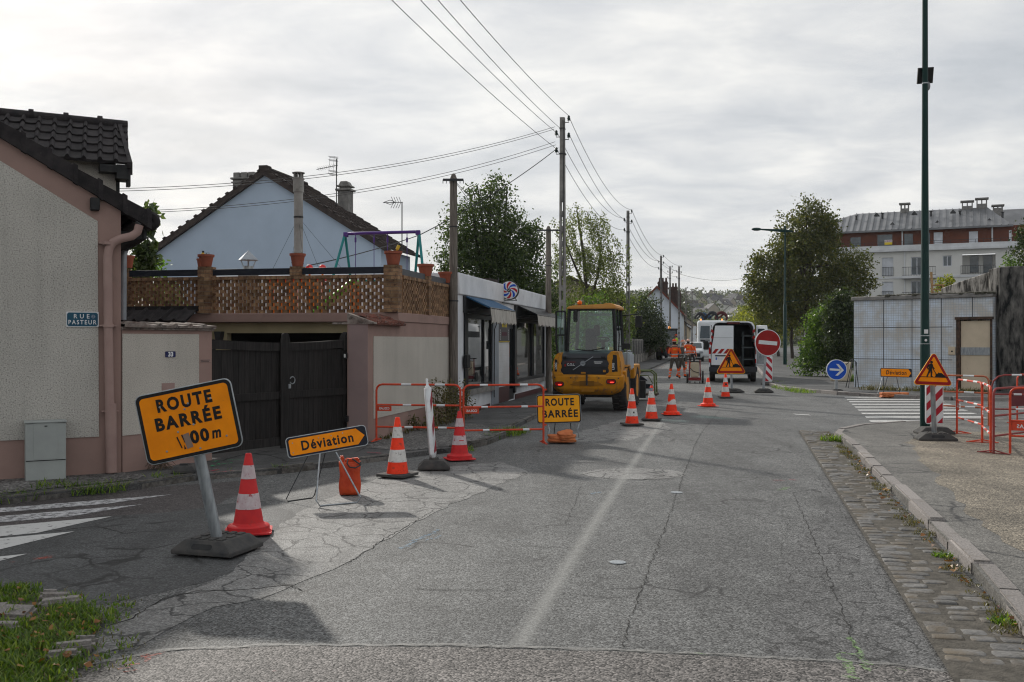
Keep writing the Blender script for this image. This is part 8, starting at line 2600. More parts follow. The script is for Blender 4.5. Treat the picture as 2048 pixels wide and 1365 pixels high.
mb = MB(); mb.T = Matrix.Translation((VW - .03, -.02, 0)) @ Matrix.Rotation(R(-62), 4, 'Z'); mb.box(.10, .84, -.036, -.031, .80, 1.55); mb.box(.10, .84, .021, .026, .80, 1.55); mb.build('inner_panel', M('scuffed_panel', (.16, .19, .21), (.40, .42, .44), ns=6, rough=.5, contrast=(.4, .7)), rdoor)
for sx in (-1, 1):
 mb = MB(); mb.prism([(sx * (VW - .10), .82), (sx * (VW + .005), .85), (sx * (VW + .005), 1.45), (sx * (VW - .06), 1.50)][::sx], -.05, .10, 'y'); t_ = mb.build('tail_light', m_['taillight'], van, bevel=.01)
 mb = MB(); mb.prism([(sx * (VW - .09), 1.0), (sx * (VW + .0), 1.02), (sx * (VW + .0), 1.20), (sx * (VW - .075), 1.20)][::sx], -.054, -.051, 'y'); mb.build('clear_lens', m_['signwhite'], t_)
 mb = MB()
 z_ = 1.55
 while z_ < 2.3:
  e_ = VW - (.03 if z_ < 1.7 else .09)
  mb.prism([(sx * (e_ - .10), z_), (sx * e_, z_ + .07), (sx * (e_ - .012), z_ + .19), (sx * (e_ - .11), z_ + .12)][::sx], -.012, -.002, 'y'); z_ += .26
 mb.build('edge_stripe', m_['signred'], van)
 for y_ in (1.15, VL - .85):
  wheel(van, 'wheel', sx * (VW - .14), y_, .34, .24, m_['steel'], lugs=0, hub=.6)
 mb = MB(); mb.box(sx * (VW + .05), sx * (VW + .28), VL - 1.0, VL - .9, 1.35, 1.75); mb.build('mirror', m_['black'], van, bevel=.02)
mb = MB(); mb.prism(rrect(1.98, .22, .05, 4, 0, .56), -.12, .1, 'y'); mb.box(-.72, .72, -.16, -.06, .36, .40); mb.build('bumper', m_['lgrey'], van)
mb = MB(); mb.box(-.25, .28, -.03, .05, VH - .12, VH - .03); mb.build('brake_light', M('dark_red_lens', (.09, .012, .012), ns=3, rough=.2), van, bevel=.01)
mb = MB(); mb.box(-.8, .8, .1, 4.8, .34, .52); mb.build('underbody', m_['black'], van)
mb = MB(); mb.prism([(-.85, 1.5), (.85, 1.5), (.8, 2.2), (-.8, 2.2)], VL - .75, VL - .70, 'y'); mb.build('windscreen', m_['carglass'], van)
# ------------------------------------------------------------------ truck facing the camera
tx = (1424 - 1024) * 90.0 / F
trk = thing('lorry', 'white crane lorry facing the camera behind the van', 'truck', (tx, 90, 0), ROADROT + R(4))
mb = MB(); mb.prism([(0, .75), (-.05, 1.4), (0, 2.1), (.12, 3.45), (.35, 3.62), (2.2, 3.62), (2.2, .75)], -1.22, 1.22, 'x'); cabt = mb.build('cab', m_['vanwhite'], trk, bevel=.08, seg=3)
mb = MB(); mb.prism([(-1.08, 2.0), (1.08, 2.0), (1.0, 3.12), (-1.0, 3.12)], -.02, .0, 'y')
mb.v = [(x, .02 + (z - 2.1) * .09 + y - .05, z) for x, y, z in mb.v]
mb.build('windscreen', m_['carglass'], cabt)
mb = MB(); mb.prism([(-.9, 1.0), (.9, 1.0), (1.05, 1.88), (-1.05, 1.88)], -.09, -.03, 'y'); g_ = mb.build('grille', m_['lgrey'], cabt)
mb = MB(); mb.box(-.6, .6, -.11, -.091, 1.62, 1.80); mb.build('grille_bar', m_['zinc'], g_)
mb = MB(); mb.box(-1.22, 1.22, -.14, .3, .38, .92); mb.build('bumper', m_['vanwhite'], trk, bevel=.06, seg=2)
for sx in (-1, 1):
 mb = MB(); mb.prism(rrect(.42, .5, .08, 4, sx * .95, 1.1), -.16, -.1, 'y'); h_ = mb.build('headlight', m_['lgrey'], trk)
 mb = MB(); mb.lathe([(.15, -.17), (.13, -.165)], 14, (sx * .97, 0, 1.14), 'y'); mb.build('lens', m_['glassdark'], h_)
 for z0, z1 in ((2.4, 3.1), (1.95, 2.3)):
  mb = MB(); mb.prism(rrect(.26, z1 - z0, .08, 4, sx * 1.52, (z0 + z1) / 2), .1, .28, 'y'); mb.bar((sx * 1.2, .2, z1 - .1), (sx * 1.5, .2, z1 - .1), .04, .04); mb.build('mirror', m_['vanwhite'], trk)
 wheel(trk, 'wheel', sx * 1.0, 1.1, .5, .32, m_['steel'], lugs=0)
 wheel(trk, 'wheel', sx * 1.0, 5.2, .5, .4, m_['steel'], lugs=0)
 mb = MB(); mb.lathe([(.08, 3.62), (.08, 3.72), (.05, 3.78), (0, 3.78)], 10, (sx * .95, .8, 0)); mb.build('beacon', m_['amberlit'], trk)
mb = MB(); mb.box(-1.2, 1.2, 2.5, 8, 1.0, 2.0); mb.build('tipper_body', M('tipper_grey', (.2, .22, .24), ns=2, rough=.6), trk)
m_['cartred2'] = M('grapple_dark_red', (.10, .02, .025), ns=4, rough=.5)
m_['craneblue'] = M('crane_blue', (.05, .11, .22), ns=3, rough=.4)
mb = MB(); mb.bar((-.5, 2.6, 1.8), (-.7, 2.6, 4.3), .3, .3); mb.bar((-.7, 2.6, 4.3), (.1, 2.5, 3.9), .3, .35); mb.build('crane_arm', m_['craneblue'], trk, bevel=.03)
for i, (x_, r_, mt) in enumerate(((-.95, .36, 'lgrey'), (.15, .42, 'lgrey'), (1.0, .42, 'cartred2'))):
 mb = MB(); mb.tube([(x_ + r_ * 1.2 * math.cos(R(a)), 2.4, 3.85 + r_ * 1.25 * math.sin(R(a))) for a in range(-20, 205, 15)], [.05, .10, .12, .13, .14, .15, .16, .16, .16, .14, .13, .12, .11, .10, .04], 6); mb.bar((x_ - r_ * .8, 2.4, 3.8), (x_ + r_ * .5, 2.45, 4.25), .14, .16); mb.build('grapple', m_[mt], trk)
# ------------------------------------------------------------------ small white car behind
cxp = (1391 - 1024) * 84.0 / F
car = thing('parked_car', 'small white car half hidden between the workers and lorry', 'car', (cxp - .2, 84.0, 0), ROADROT)
mb = MB(); mb.prism([(0, .35), (-.03, .75), (.15, 1.0), (.95, 1.08), (1.6, 1.62), (3.6, 1.68), (4.0, 1.1), (4.05, .35)], -.85, .85, 'x'); cb_ = mb.build('body', m_['vanwhite'], car, bevel=.10, seg=3)
mb = MB(); mb.add([(-.72, .93, 1.10), (.72, .93, 1.10), (.66, 1.54, 1.58), (-.66, 1.54, 1.58)], [(0, 1, 2, 3)]); mb.build('windscreen', m_['carglass'], cb_)
mb = MB(); mb.box(-.6, .6, -.05, -.02, .42, .72); mb.build('grille', m_['black'], cb_)
for sx in (-1, 1):
 mb = MB(); mb.prism(rrect(.30, .16, .05, 4, sx * .66, .80), -.06, .1, 'y'); mb.build('headlight', m_['zinc'], car)
 for y_ in (.75, 3.3):
  wheel(car, 'wheel', sx * .76, y_, .31, .2, m_['steel'], lugs=0)
# ------------------------------------------------------------------ backhoe at the left kerb
bx = (1337 - 1024) * 88.0 / F
bh = thing('backhoe_tractor', 'black and red backhoe tractor standing at the left kerb', 'tractor', (bx, 88, 0), ROADROT + R(5))
mb = MB()
for x_ in (-.75, .75):
 for y_ in (0, 1.6):
  mb.bar((x_, y_, 1.2), (x_ * .95, y_ + .02, 2.75), .11, .11)
mb.box(-.8, .8, -.05, 1.7, 1.15, 1.3); mb.box(-.8, .8, -.05, 1.7, 2.68, 2.86); mb.build('cab', m_['black'], bh, bevel=.03)
mb = MB(); mb.box(-.68, .68, 0, .02, 1.32, 2.66); mb.build('rear_window', m_['carglass'], bh)
mb = MB(); mb.prism([(-.6, .7), (.62, .7), (.75, 1.22), (-.75, 1.22)], -.5, .1, 'y'); mb.build('red_panel', m_['signred'], bh, bevel=.03)
mb = MB(); mb.box(-.85, .85, -.3, 2.8, .45, .95); mb.bar((-.3, -.3, .5), (-.5, -.9, 1.3), .22, .3); mb.bar((-.5, -.9, 1.3), (-.2, -1.2, .3), .2, .25); mb.build('chassis', m_['lgrey'], bh)
for sx in (-1, 1):
 wheel(bh, 'wheel', sx * .82, .5, .62, .42, m_['darkmetal'], lugs=14)
 wheel(bh, 'wheel', sx * .82, 2.6, .5, .36, m_['darkmetal'], lugs=14)
mb = MB(); mb.lathe([(.09, 2.86), (.09, 3.0), (.05, 3.07), (0, 3.07)], 10, (.1, .5, 0)); mb.build('beacon', m_['amberlit'], bh)
mb = MB(); mb.box(.78, .90, -.2, .1, .35, .55); mb.build('step', m_['black'], bh)
# ------------------------------------------------------------------ hand cart with pale tank
g = G(1390, 767)
ct_ = thing('hand_cart', 'red hand cart carrying an upright cream water tank', 'hand cart', (g.x, g.y, .0), ROADROT)
m_['cartred'] = M('cart_red', (.20, .018, .02), ns=4, rough=.5)
mb = MB()
for x_ in (-.24, .22):
 mb.tube([(x_, 0, .12), (x_ * .9, .05, .98)], .028, 8)
mb.prism([(-.26, .12), (.25, .12), (.25, .24), (-.26, .24)], -.22, .22, 'y'); mb.build('frame', m_['cartred'], ct_, bevel=.01)
mb = MB(); mb.prism(rrect(.34, .62, .06, 4, -.01, .56), -.15, .17, 'y'); mb.build('tank', M('cream_plastic', (.50, .43, .32), ns=4, rough=.5), ct_, bevel=.03, seg=2)
mb = MB(); mb.tube([(-.34, .05, .99), (.30, .05, 1.0)], .022, 6); mb.box(.02, .22, 0, .1, .98, 1.06); mb.tube([(-.2, .0, .88), (.2, 0, .88)], .02, 6); mb.tube([(-.18, -.165, .62), (-.05, -.17, .5), (.16, -.165, .44)], .014, 6); mb.build('handle', m_['black'], ct_)
for x_, r_ in ((.31, .26), (-.31, .20)):
 mb = MB(); mb.lathe([(r_ * .6, x_ - .03), (r_, x_ - .04), (r_, x_ + .04), (r_ * .6, x_ + .03)], 20, (0, .1, r_), 'x'); mb.lathe([(r_ * .6, x_ - .01), (0, x_ - .01)], 20, (0, .1, r_), 'x'); mb.lathe([(r_ * .6, x_ + .01), (0, x_ + .01)], 20, (0, .1, r_), 'x'); mb.build('wheel', m_['tyre'], ct_)
for x_ in (-.2, .0, .2):
 mb = MB(); mb.lathe([(.045, x_ - .02), (.045, x_ + .02)], 10, (0, -.18, .045), 'x'); mb.build('castor', m_['black'], ct_)
# ================================================================== PEOPLE
m_['hivis'] = M('hi_vis_orange', (0.95, 0.13, 0.02), (0.82, 0.10, 0.015), ns=6, rough=.7)
m_['reflex'] = M('reflective_grey', (0.44, 0.46, 0.46), ns=8, rough=.4)
m_['workgrey'] = M('work_trouser_grey', (0.105, 0.09, 0.075), (0.08, 0.07, 0.06), ns=8, rough=.85)
m_['skin'] = M('skin', (0.45, 0.26, 0.19), ns=9, rough=.55)
m_['boot'] = M('boot_black', (0.02, 0.02, 0.02), ns=6, rough=.6)
m_['hairdark'] = M('dark_hair', (0.02, 0.014, 0.010), ns=30, rough=.8)
m_['helmred'] = M('orange_red_helmet', (0.80, 0.09, 0.02), ns=4, rough=.3)
m_['helmpale'] = M('faded_helmet', (0.62, 0.20, 0.12), (0.7, .5, .42), ns=6, rough=.4)
m_['hiyellow'] = M('hi_vis_yellow', (0.50, 0.75, 0.03), ns=6, rough=.7)
m_['workdark'] = M('dark_work_cloth', (0.035, 0.035, 0.04), ns=6, rough=.85)
def person(label, loc, rot, H=1.78, pose=None, top='hivis', shoulder='workgrey', helm='helmred', legs='workgrey', low='hivis', hands='front', lean=0.0):
 o = thing('person', label, 'person', loc, rot, 'road workers in the street')
 k = H / 1.78
 J, Rr, E = [], [], []
 def j(p, r, parent=None):
  J.append(Vector(p) * k)
  Rr.append((r[0] * k, r[1] * k) if hasattr(r, '__len__') else (r * k, r * k))
  if parent is not None:
   E.append((parent, len(J) - 1))
  return len(J) - 1
 pose = pose or {}
 st = pose.get('stride', 0.0)
 pel = j((0, 0, .95), (.155, .12))
 wa = j((0, .0 + lean * .1, 1.10), (.145, .11), pel)
 chst = j((0, .0 + lean * .3, 1.32), (.175, .125), wa)
 up = j((0, -.01 + lean * .4, 1.44), (.13, .10), chst)
 nk = j((0, .0 + lean * .5, 1.53), .058, up)
 hd = j((0, .015 + lean * .6, 1.62), (.075, .088), nk)
 h2 = j((0, .015 + lean * .6, 1.70), (.072, .085), hd)
 j((0, .105 + lean * .6, 1.625), .014, hd)
 for s in (-1, 1):
  j((s * .082, .01 + lean * .6, 1.63), .014, hd)
  sh = j((s * .17, -.005 + lean * .4, 1.43), .075, up)
  if hands == 'front':
   el = j((s * .27, -.03 + lean * .3, 1.17), .052, sh); wr = j((s * .17, .20 + lean * .3, 1.10), .036, el); pm = j((s * .12, .27 + lean * .3, 1.11), (.040, .022), wr); dv = Vector((-s * .5, .85, .05))
  elif hands == 'hip':
   el = j((s * .30, -.06, 1.18), .052, sh); wr = j((s * .22, .08, 1.02), .036, el); pm = j((s * .18, .15, 1.0), (.04, .022), wr); dv = Vector((-s * .4, .9, -.1))
  else:
   el = j((s * .25, -.02, 1.15), .052, sh); wr = j((s * .25, .06 + .05 * s, .90), .036, el); pm = j((s * .25, .08 + .05 * s, .82), (.022, .042), wr); dv = Vector((0, .15, -1))
  sd = dv.cross(Vector((0, 0, 1))) if abs(dv.z) < .8 else Vector((0, 1, 0))
  sd.normalize()
  for q, ln in ((-.030, .060), (-.010, .075), (.010, .072), (.028, .058)):
   b = Vector(J[pm]) / k + sd * q + dv * .045
   f1 = j(b, .0095, pm); f2 = j(b + dv * ln * .55 + Vector((0, 0, -.006)), .0085, f1); j(b + dv * ln * .9 + Vector((0, 0, -.022)), .0075, f2)
  b = Vector(J[wr]) / k * .45 + Vector(J[pm]) / k * .55 + sd * .04 * (-1 if q else 1)
  t1 = j(b, .011, pm); j(b + dv * .045 + sd * -.02, .009, t1)
  hp = j((s * .095, 0, .90), .095, pel)
  kn = j((s * (.115 + pose.get('spread', 0) * .5), .03 + st * s * .18, .50), .066, hp)
  an = j((s * (.125 + pose.get('spread', 0)), -.03 + st * s * .34, .10), .047, kn)
  j((s * (.145 + pose.get('spread', 0)), .13 + st * s * .34, .045), (.048, .035), an)
  j((s * (.125 + pose.get('spread', 0)), -.06 + st * s * .34, .04), .042, an)
 me = bpy.data.meshes.new('body')
 me.from_pydata([tuple(v) for v in J], E, [])
 ob = bpy.data.objects.new('tmp_body', me)
 COL.objects.link(ob)
 md = ob.modifiers.new('s', 'SKIN')
 md.use_smooth_shade = True
 for i, v in enumerate(me.skin_vertices[0].data):
  v.radius = Rr[i]
  v.use_root = (i == 0)
 sb = ob.modifiers.new('u', 'SUBSURF'); sb.levels = 2; sb.render_levels = 2
 dg = bpy.context.evaluated_depsgraph_get()
 m2 = bpy.data.meshes.new_from_object(ob.evaluated_get(dg))
 bpy.data.objects.remove(ob)
 m2.name = 'body'
 m2.materials.clear()
 mats = [top, 'reflex', shoulder, legs, low, 'boot', 'skin', 'hairdark']
 for mm in mats:
  m2.materials.append(m_[mm])
 wrists = [Vector(J[i]) for i in range(len(J)) if abs(Rr[i][0] - .036 * k) < 1e-6]
 for p in m2.polygons:
  c = p.center
  z = c.z / k
  hand = False
  for w_ in wrists:
   d_ = (c - w_)
   if d_.length < .19 * k and ((hands == 'side' and c.z < w_.z) or (hands != 'side' and c.y > w_.y and z > .9 and abs(c.x) > .04)):
    hand = True
  if z > 1.49:
   p.material_index = 6 if (c.y > -.02 + lean * .5 or z < 1.55) else 7
  elif hand: p.material_index = 6
  elif z > 1.425: p.material_index = 2
  elif z > .965: p.material_index = 1 if (1.10 < z < 1.155 or z < 1.0) else 0
  elif abs(c.x) > .2 * k and z > .75: p.material_index = 0
  elif z > .485: p.material_index = 3
  elif z > .10: p.material_index = 1 if (.315 < z < .365 or .20 < z < .25) else 4
  else: p.material_index = 5
  p.use_smooth = True
 body = bpy.data.objects.new('body', m2)
 COL.objects.link(body)
 body.parent = o
 hc = (Vector(J[h2]) + Vector((0, 0, .005 * k)))
 if helm:
  mb = MB(); r = .118 * k
  mb.lathe([(r * 1.02, -.01), (r * 1.0, .03 * k), (r * .86, .085 * k), (r * .5, .118 * k), (0, .125 * k)], 20, (hc.x, hc.y, hc.z))
  mb.v = [(hc.x + (x - hc.x) * .92, hc.y + (y - hc.y) * 1.08, z) for x, y, z in mb.v]
  mb.prism([(hc.x - .10 * k, hc.y + .09 * k), (hc.x + .10 * k, hc.y + .09 * k), (hc.x + .07 * k, hc.y + .165 * k), (hc.x - .07 * k, hc.y + .165 * k)], hc.z - .012, hc.z + .004)
  mb.bar((hc.x, hc.y - .10, hc.z + .06 * k), (hc.x, hc.y + .10, hc.z + .07 * k), .03, .125 * k)
  hm_ = mb.build('helmet', m_[helm], o, bevel=.003)
  mb = MB(); mb.lathe([(r * 1.03, .0), (r * 1.03, .018)], 20, (hc.x, hc.y, hc.z - .005)); mb.v = [(hc.x + (x - hc.x) * .93, hc.y + (y - hc.y) * 1.09, z) for x, y, z in mb.v]; mb.build('helmet_band', m_['reflex'], hm_)
 for s in (-1, 1):
  mb = MB(); mb.sphere((hc.x + s * .032 * k, hc.y + .088 * k, hc.z - .055 * k), .012 * k, 8); mb.build('eye', m_['letter'], o)
 mb = MB(); mb.cbox((hc.x, hc.y + .086 * k, hc.z - .135 * k), (.05 * k, .012, .010)); mb.build('mouth', m_['helmred'], o)
 mb = MB(); mb.cbox((0, (-.128 + lean * .3) * k, 1.34 * k), (.13 * k, .006, .05 * k)); mb.build('back_badge', m_['yellow'], o) if top == 'hivis' else None
 return o
g = G(1349, 759)
person('worker in orange jacket and helmet, back turned, nearest to the camera', (g.x, g.y, 0), ROADROT + R(10), 1.80, dict(spread=.10), hands='front')
g = G(1363, 756)
person('worker in dark open overalls turned sideways behind the nearest worker', (g.x, g.y, 0), ROADROT + R(-80), 1.76, dict(stride=.5), top='workgrey', helm='helmpale', hands='front', lean=.1)
p = P(1376.5, 700, 60)
person('worker in orange with pale helmet, second back view further off', (p.x, 60, 0), ROADROT, 1.82, dict(stride=.6), shoulder='hivis', helm='helmpale', hands='hip')
p = P(1384, 700, 62)
person('worker in dark clothes partly hidden beside the far orange worker', (p.x, 62, 0), ROADROT + R(-30), 1.76, dict(stride=.3), top='hivis', helm=None, legs='workdark', low='workdark', hands='side')
p = P(1351.5, 665, 88)
person('person in yellow vest standing on the backhoe step', (p.x, 87.7, .56), ROADROT + R(70), 1.74, top='hiyellow', shoulder='hiyellow', helm='helmred', legs='workdark', low='workdark', hands='front')
# ================================================================== TREES AND SHRUBS
m_['bark'] = M('bark', (0.075, 0.062, 0.05), (0.04, 0.033, 0.028), ns=8, rough=.95, stretch=(3, 3, .5), bump=.6, bs=20)
m_['leaf_lime'] = leafmat('lime_leaf', (0.075, 0.092, 0.027), (0.149, 0.141, 0.038), trans=0.42)
m_['leaf_laurel'] = leafmat('laurel_leaf', (0.049, 0.081, 0.028), (0.108, 0.149, 0.045), trans=0.40)
m_['leaf_birch'] = leafmat('birch_leaf', (0.105, 0.137, 0.045), (0.210, 0.236, 0.079), trans=0.44)
m_['leaf_dark'] = leafmat('conifer_leaf', (0.035, 0.056, 0.025), (0.079, 0.102, 0.038), trans=0.32)
m_['leaf_bush'] = leafmat('bush_leaf', (0.070, 0.131, 0.032), (0.175, 0.263, 0.061), trans=0.47)
m_['leaf_bright'] = leafmat('bright_leaf', (0.115, 0.230, 0.023), (0.230, 0.345, 0.057), trans=0.50)
m_['leaf_yellow'] = leafmat('yellowing_leaf', (0.175, 0.210, 0.035), (0.385, 0.350, 0.079), trans=0.50)
m_['leaf_far'] = leafmat('far_leaf', (0.052, 0.069, 0.025), (0.115, 0.121, 0.046), trans=0.32)
m_['twig'] = M('bare_twig', (0.16, 0.12, 0.085), (0.09, 0.07, 0.05), ns=8, rough=.9)
def leaf_mesh(name, centers, per, spread, size, mat, parent, droop=0.0, seed=1, aspect=.6):
 if parent is not None:
  per, size = int(per * 2.0), size * 1.08
 rs = np.random.RandomState(seed)
 C_ = np.repeat(np.asarray(centers, float), per, axis=0)
 n = len(C_)
 sp = np.asarray(spread if hasattr(spread, '__len__') else (spread,) * 3)
 C_ = C_ + rs.normal(0, 1, (n, 3)) * sp
 if droop:
  C_[:, 2] -= np.abs(rs.normal(0, droop, n))
 a = rs.normal(0, 1, (n, 3)); a[:, 2] -= .5 + droop
 a /= np.linalg.norm(a, axis=1)[:, None] + 1e-9
 b = np.cross(a, rs.normal(0, 1, (n, 3)))
 b /= np.linalg.norm(b, axis=1)[:, None] + 1e-9
 s = size * rs.uniform(.6, 1.3, n)[:, None]
 a = a * s; b = b * s * aspect * .5
 V = np.stack([C_, C_ + a * .45 + b, C_ + a, C_ + a * .45 - b], axis=1).reshape(-1, 3)
 me = bpy.data.meshes.new(name)
 me.vertices.add(4 * n)
 me.vertices.foreach_set('co', V.ravel())
 me.loops.add(4 * n)
 me.loops.foreach_set('vertex_index', np.arange(4 * n))
 me.polygons.add(n)
 me.polygons.foreach_set('loop_start', np.arange(0, 4 * n, 4))
 me.polygons.foreach_set('loop_total', np.full(n, 4))
 me.materials.append(mat)
 me.update(calc_edges=True)
 me.validate()
 ob = bpy.data.objects.new(name, me)
 COL.objects.link(ob)
 ob.parent = parent
 return ob
def ell_pts(ells, n, rs, shell=.35):
 """points inside ellipsoids, denser to the surface"""
 vol = np.array([e[3] * e[4] * e[5] for e in ells]) ** .8
 k = rs.choice(len(ells), n, p=vol / vol.sum())
 out = np.zeros((n, 3))
 for i in range(n):
  e = ells[k[i]]
  d = rs.normal(0, 1, 3); d /= np.linalg.norm(d)
  r = rs.uniform(shell, 1.0) ** .6
  r *= 1 + .16 * math.sin(5 * d[0] + 3 * d[2] + e[0]) * math.sin(4 * d[1] + 5 * d[2])
  out[i] = (e[0] + d[0] * r * e[3], e[1] + d[1] * r * e[4], e[2] + d[2] * r * e[5])
 return out
def tree(name, label, cat, loc, trunk_h, trunk_r, ells, ncl, per, spread, size, mat, seed, group=None, stems=1, droop=0.0, limbs=9, shell=.35, aspect=.6, barkmat='bark'):
 o = thing(name, label, cat, loc, 0, group)
 rs = np.random.RandomState(seed)
 pts = ell_pts(ells, ncl, rs, shell)
 pts = pts[pts[:, 2] > .15]
 mb = MB()
 top = max(e[2] + e[5] * .5 for e in ells)
 for s in range(stems):
  bx, by = (rs.uniform(-.25, .25), rs.uniform(-.2, .2)) if stems > 1 else (0, 0)
  e = ells[s % len(ells)]
  tx, ty = (e[0] * .7, e[1] * .7)
  path = []
  for i in range(6):
   f = i / 5
   path.append((bx + (tx - bx) * f ** 1.6 + rs.normal(0, .05), by + (ty - by) * f ** 1.6, top * f))
  mb.tube(path, [trunk_r * (1 - .16 * i) for i in range(6)], 8)
  for q in range(limbs):
   f = rs.uniform(.25, .85)
   i0 = int(f * 5)
   a = Vector(path[i0])
   t = Vector(pts[rs.randint(len(pts))])
   mid = a.lerp(t, .5) + Vector((0, 0, .1 * (t - a).length))
   mb.tube([a, mid, t], [trunk_r * .38, trunk_r * .22, trunk_r * .06], 5)
 mb.build('trunk', m_[barkmat], o)
 leaf_mesh('crown', pts, per, spread, size, mat, o, droop, seed + 5, aspect)
 return o
def TX(px, y):
 return (px - 1024) * y / F
def TZ(py, y):
 return CH - (py - HY) * y / F
yy = 42
x0 = TX(985, yy)
tree('evergreen_tree', 'dark multi stemmed evergreen tree behind the barber shop', 'tree', (x0, yy, 0), 3, .13,
     [(-.1, 0, 6.3, 1.35, 1.3, 2.2), (-1.45, .3, 6.3, .8, .9, 1.1), (.9, 0, 5.6, 1.1, 1.1, 1.5), (-.9, 0, 4.6, 1.5, 1.3, 1.5), (1.2, .2, 4.2, 1.5, 1.3, 1.6), (0.2, 0, 3.4, 2.0, 1.4, 1.3), (.05, 0, 7.9, .55, .6, .75), (-1.8, 0, 4.9, .55, .6, .7), (1.75, 0, 6.0, .45, .5, .6), (1.9, 0, 3.6, .9, .9, 1.0)],
     880, 22, .20, .12, m_['leaf_laurel'], 11, stems=4, limbs=8, shell=.2)
yy = 52
x0 = TX(1165, yy)
cl = []
bt = thing('weeping_birch', 'loose weeping birch right of the tallest concrete pole', 'tree', (x0, yy, 0))
mb = MB(); mb.tube([(0.2, 0, 0), (.25, 0, 3), (.1, 0, 6), (-.3, 0, 8.6)], [.16, .13, .09, .03], 8); mb.tube([(.2, 0, 3), (.8, 0, 5.2), (1.0, 0, 6.8)], [.09, .06, .02], 6); mb.tube([(.1, 0, 4.5), (-.9, 0, 6.9), (-1.2, 0, 8.0)], [.07, .04, .015], 6)
rs = np.random.RandomState(4)
brs = []
for (tx_, tz_, wx_) in ((-.95, 8.1, .7), (-.2, 8.6, .7), (.5, 8.2, .5), (.9, 7.0, .8), (1.3, 6.3, .6), (-.5, 7.0, .8), (.2, 6.6, .9), (-1.3, 6.4, .5), (.9, 5.6, .9), (1.35, 5.0, .5), (-.4, 5.4, 1.0), (.4, 4.6, 1.1), (1.0, 4.2, .8), (-.8, 4.2, .7)):
 for s_ in range(13):
  bx, by, bz = tx_ + rs.normal(0, wx_ * .6), rs.normal(0, .7), tz_ + rs.normal(0, .25) - abs(rs.normal(0, .2))
  ln = rs.uniform(.5, 1.5)
  dx_ = rs.uniform(.05, .45)
  for t in np.arange(0, ln, .13):
   cl.append((bx + dx_ * (t / ln) ** .5, by, bz - t))
  brs.append([(bx - .15, by, bz - .1), (bx, by, bz), (bx + dx_, by, bz - ln)])
for b_ in brs[::3]:
 mb.tube(b_, [.012, .009, .004], 4)
mb.build('trunk', m_['bark'], bt)
leaf_mesh('crown', cl, 5, .085, .10, m_['leaf_birch'], bt, .05, 9)
for (nm, lab, px, y, ells, n, per, spd, sz, mt, sd) in (
  ('hedge_shrub', 'green bushy hedge behind the loader cab', 1140, 47, [(0, 0, 2.0, 1.6, 1.2, 1.7), (1.3, .5, 2.4, 1.2, 1, 1.5), (-1.2, 0, 1.6, 1.2, 1, 1.3)], 330, 14, .17, .13, 'leaf_bush', 21),
  ('hedge_shrub', 'bright green climbing shrub right of the loader cab', 1236, 65, [(0, 0, 2.3, 1.0, .9, 2.1), (.2, 0, 3.4, .9, .9, 1.5)], 260, 14, .15, .12, 'leaf_bush', 22),
  ('hedge_shrub', 'loose pale shrub with thin arching shoots near the second pole', 1212, 60, [(0, 0, 3.0, 1.4, 1.2, 2.2), (-.8, 0, 2.2, 1, 1, 1.6), (1.2, 0, 3.5, .8, .8, 1.4)], 260, 13, .22, .13, 'leaf_birch', 23),
  ('hedge_shrub', 'dark rounded evergreen over the garden fence', 1284, 83, [(0, 0, 3.4, 1.9, 1.4, 2.4), (.2, 0, 2.3, 2.1, 1.5, 1.6)], 420, 14, .19, .16, 'leaf_dark', 24),
  ('hedge_shrub', 'yellowish green bush leaning over the fence near the backhoe', 1303, 95, [(0, 0, 1.9, 1.7, .9, 1.0), (.9, 0, 1.6, .9, .7, .7)], 170, 13, .19, .16, 'leaf_bush', 25),
  ('hedge_shrub', 'tall dark shrub row behind the fence, furthest from the camera', 1268, 86, [(0, 0, 3.4, 2.0, 1.5, 2.4), (-2, 0, 3.6, 1.5, 1.5, 2.6)], 360, 13, .25, .19, 'leaf_laurel', 26)):
 tree(nm, lab, 'shrub', (TX(px, y), y, 0), 1, .05, ells, n, per, spd, sz, m_[mt], sd, 'garden shrubs along the left pavement', limbs=6)
o = thing('bare_shrub', 'brown leafless shrub of fine twigs above the fence', 'shrub', (TX(1291, 87), 87, 0))
mb = MB(); rs = np.random.RandomState(3)
for i in range(260):
 a = rs.uniform(0, 6.28); r = rs.uniform(.2, 1.7)
 t = Vector((r * math.cos(a), r * .6 * math.sin(a), rs.uniform(2.2, 4.4) - r * r * .62))
 mb.tube([(t.x * .1, t.y * .1, .3), (t.x * .6, t.y * .6, t.z * .8), t], [.02, .012, .004], 3, caps=False)
mb.build('twigs', m_['twig'], o)
for px, y, pt, lab in ((1296, 170, 578, 'pale distant poplar left of the white gable'), (1352, 300, 575, 'twin distant poplar right of the chimneys'), (1366, 300, 578, 'second twin distant poplar right of the chimneys'), (1310, 200, 590, 'rounded distant tree behind the white gable')):
 h_ = TZ(pt, y)
 tree('distant_tree', lab, 'tree', (TX(px, y), y, 0), 3, .2, [(0, 0, h_ * .6, h_ * .12, h_ * .12, h_ * .38), (0, 0, h_ * .4, h_ * .15, h_ * .15, h_ * .3)], 150, 12, h_ * .03, h_ * .028, m_['leaf_far'], int(px), 'distant trees on the skyline')
yy = 78
x0 = TX(1612, yy)
m1 = yy / F
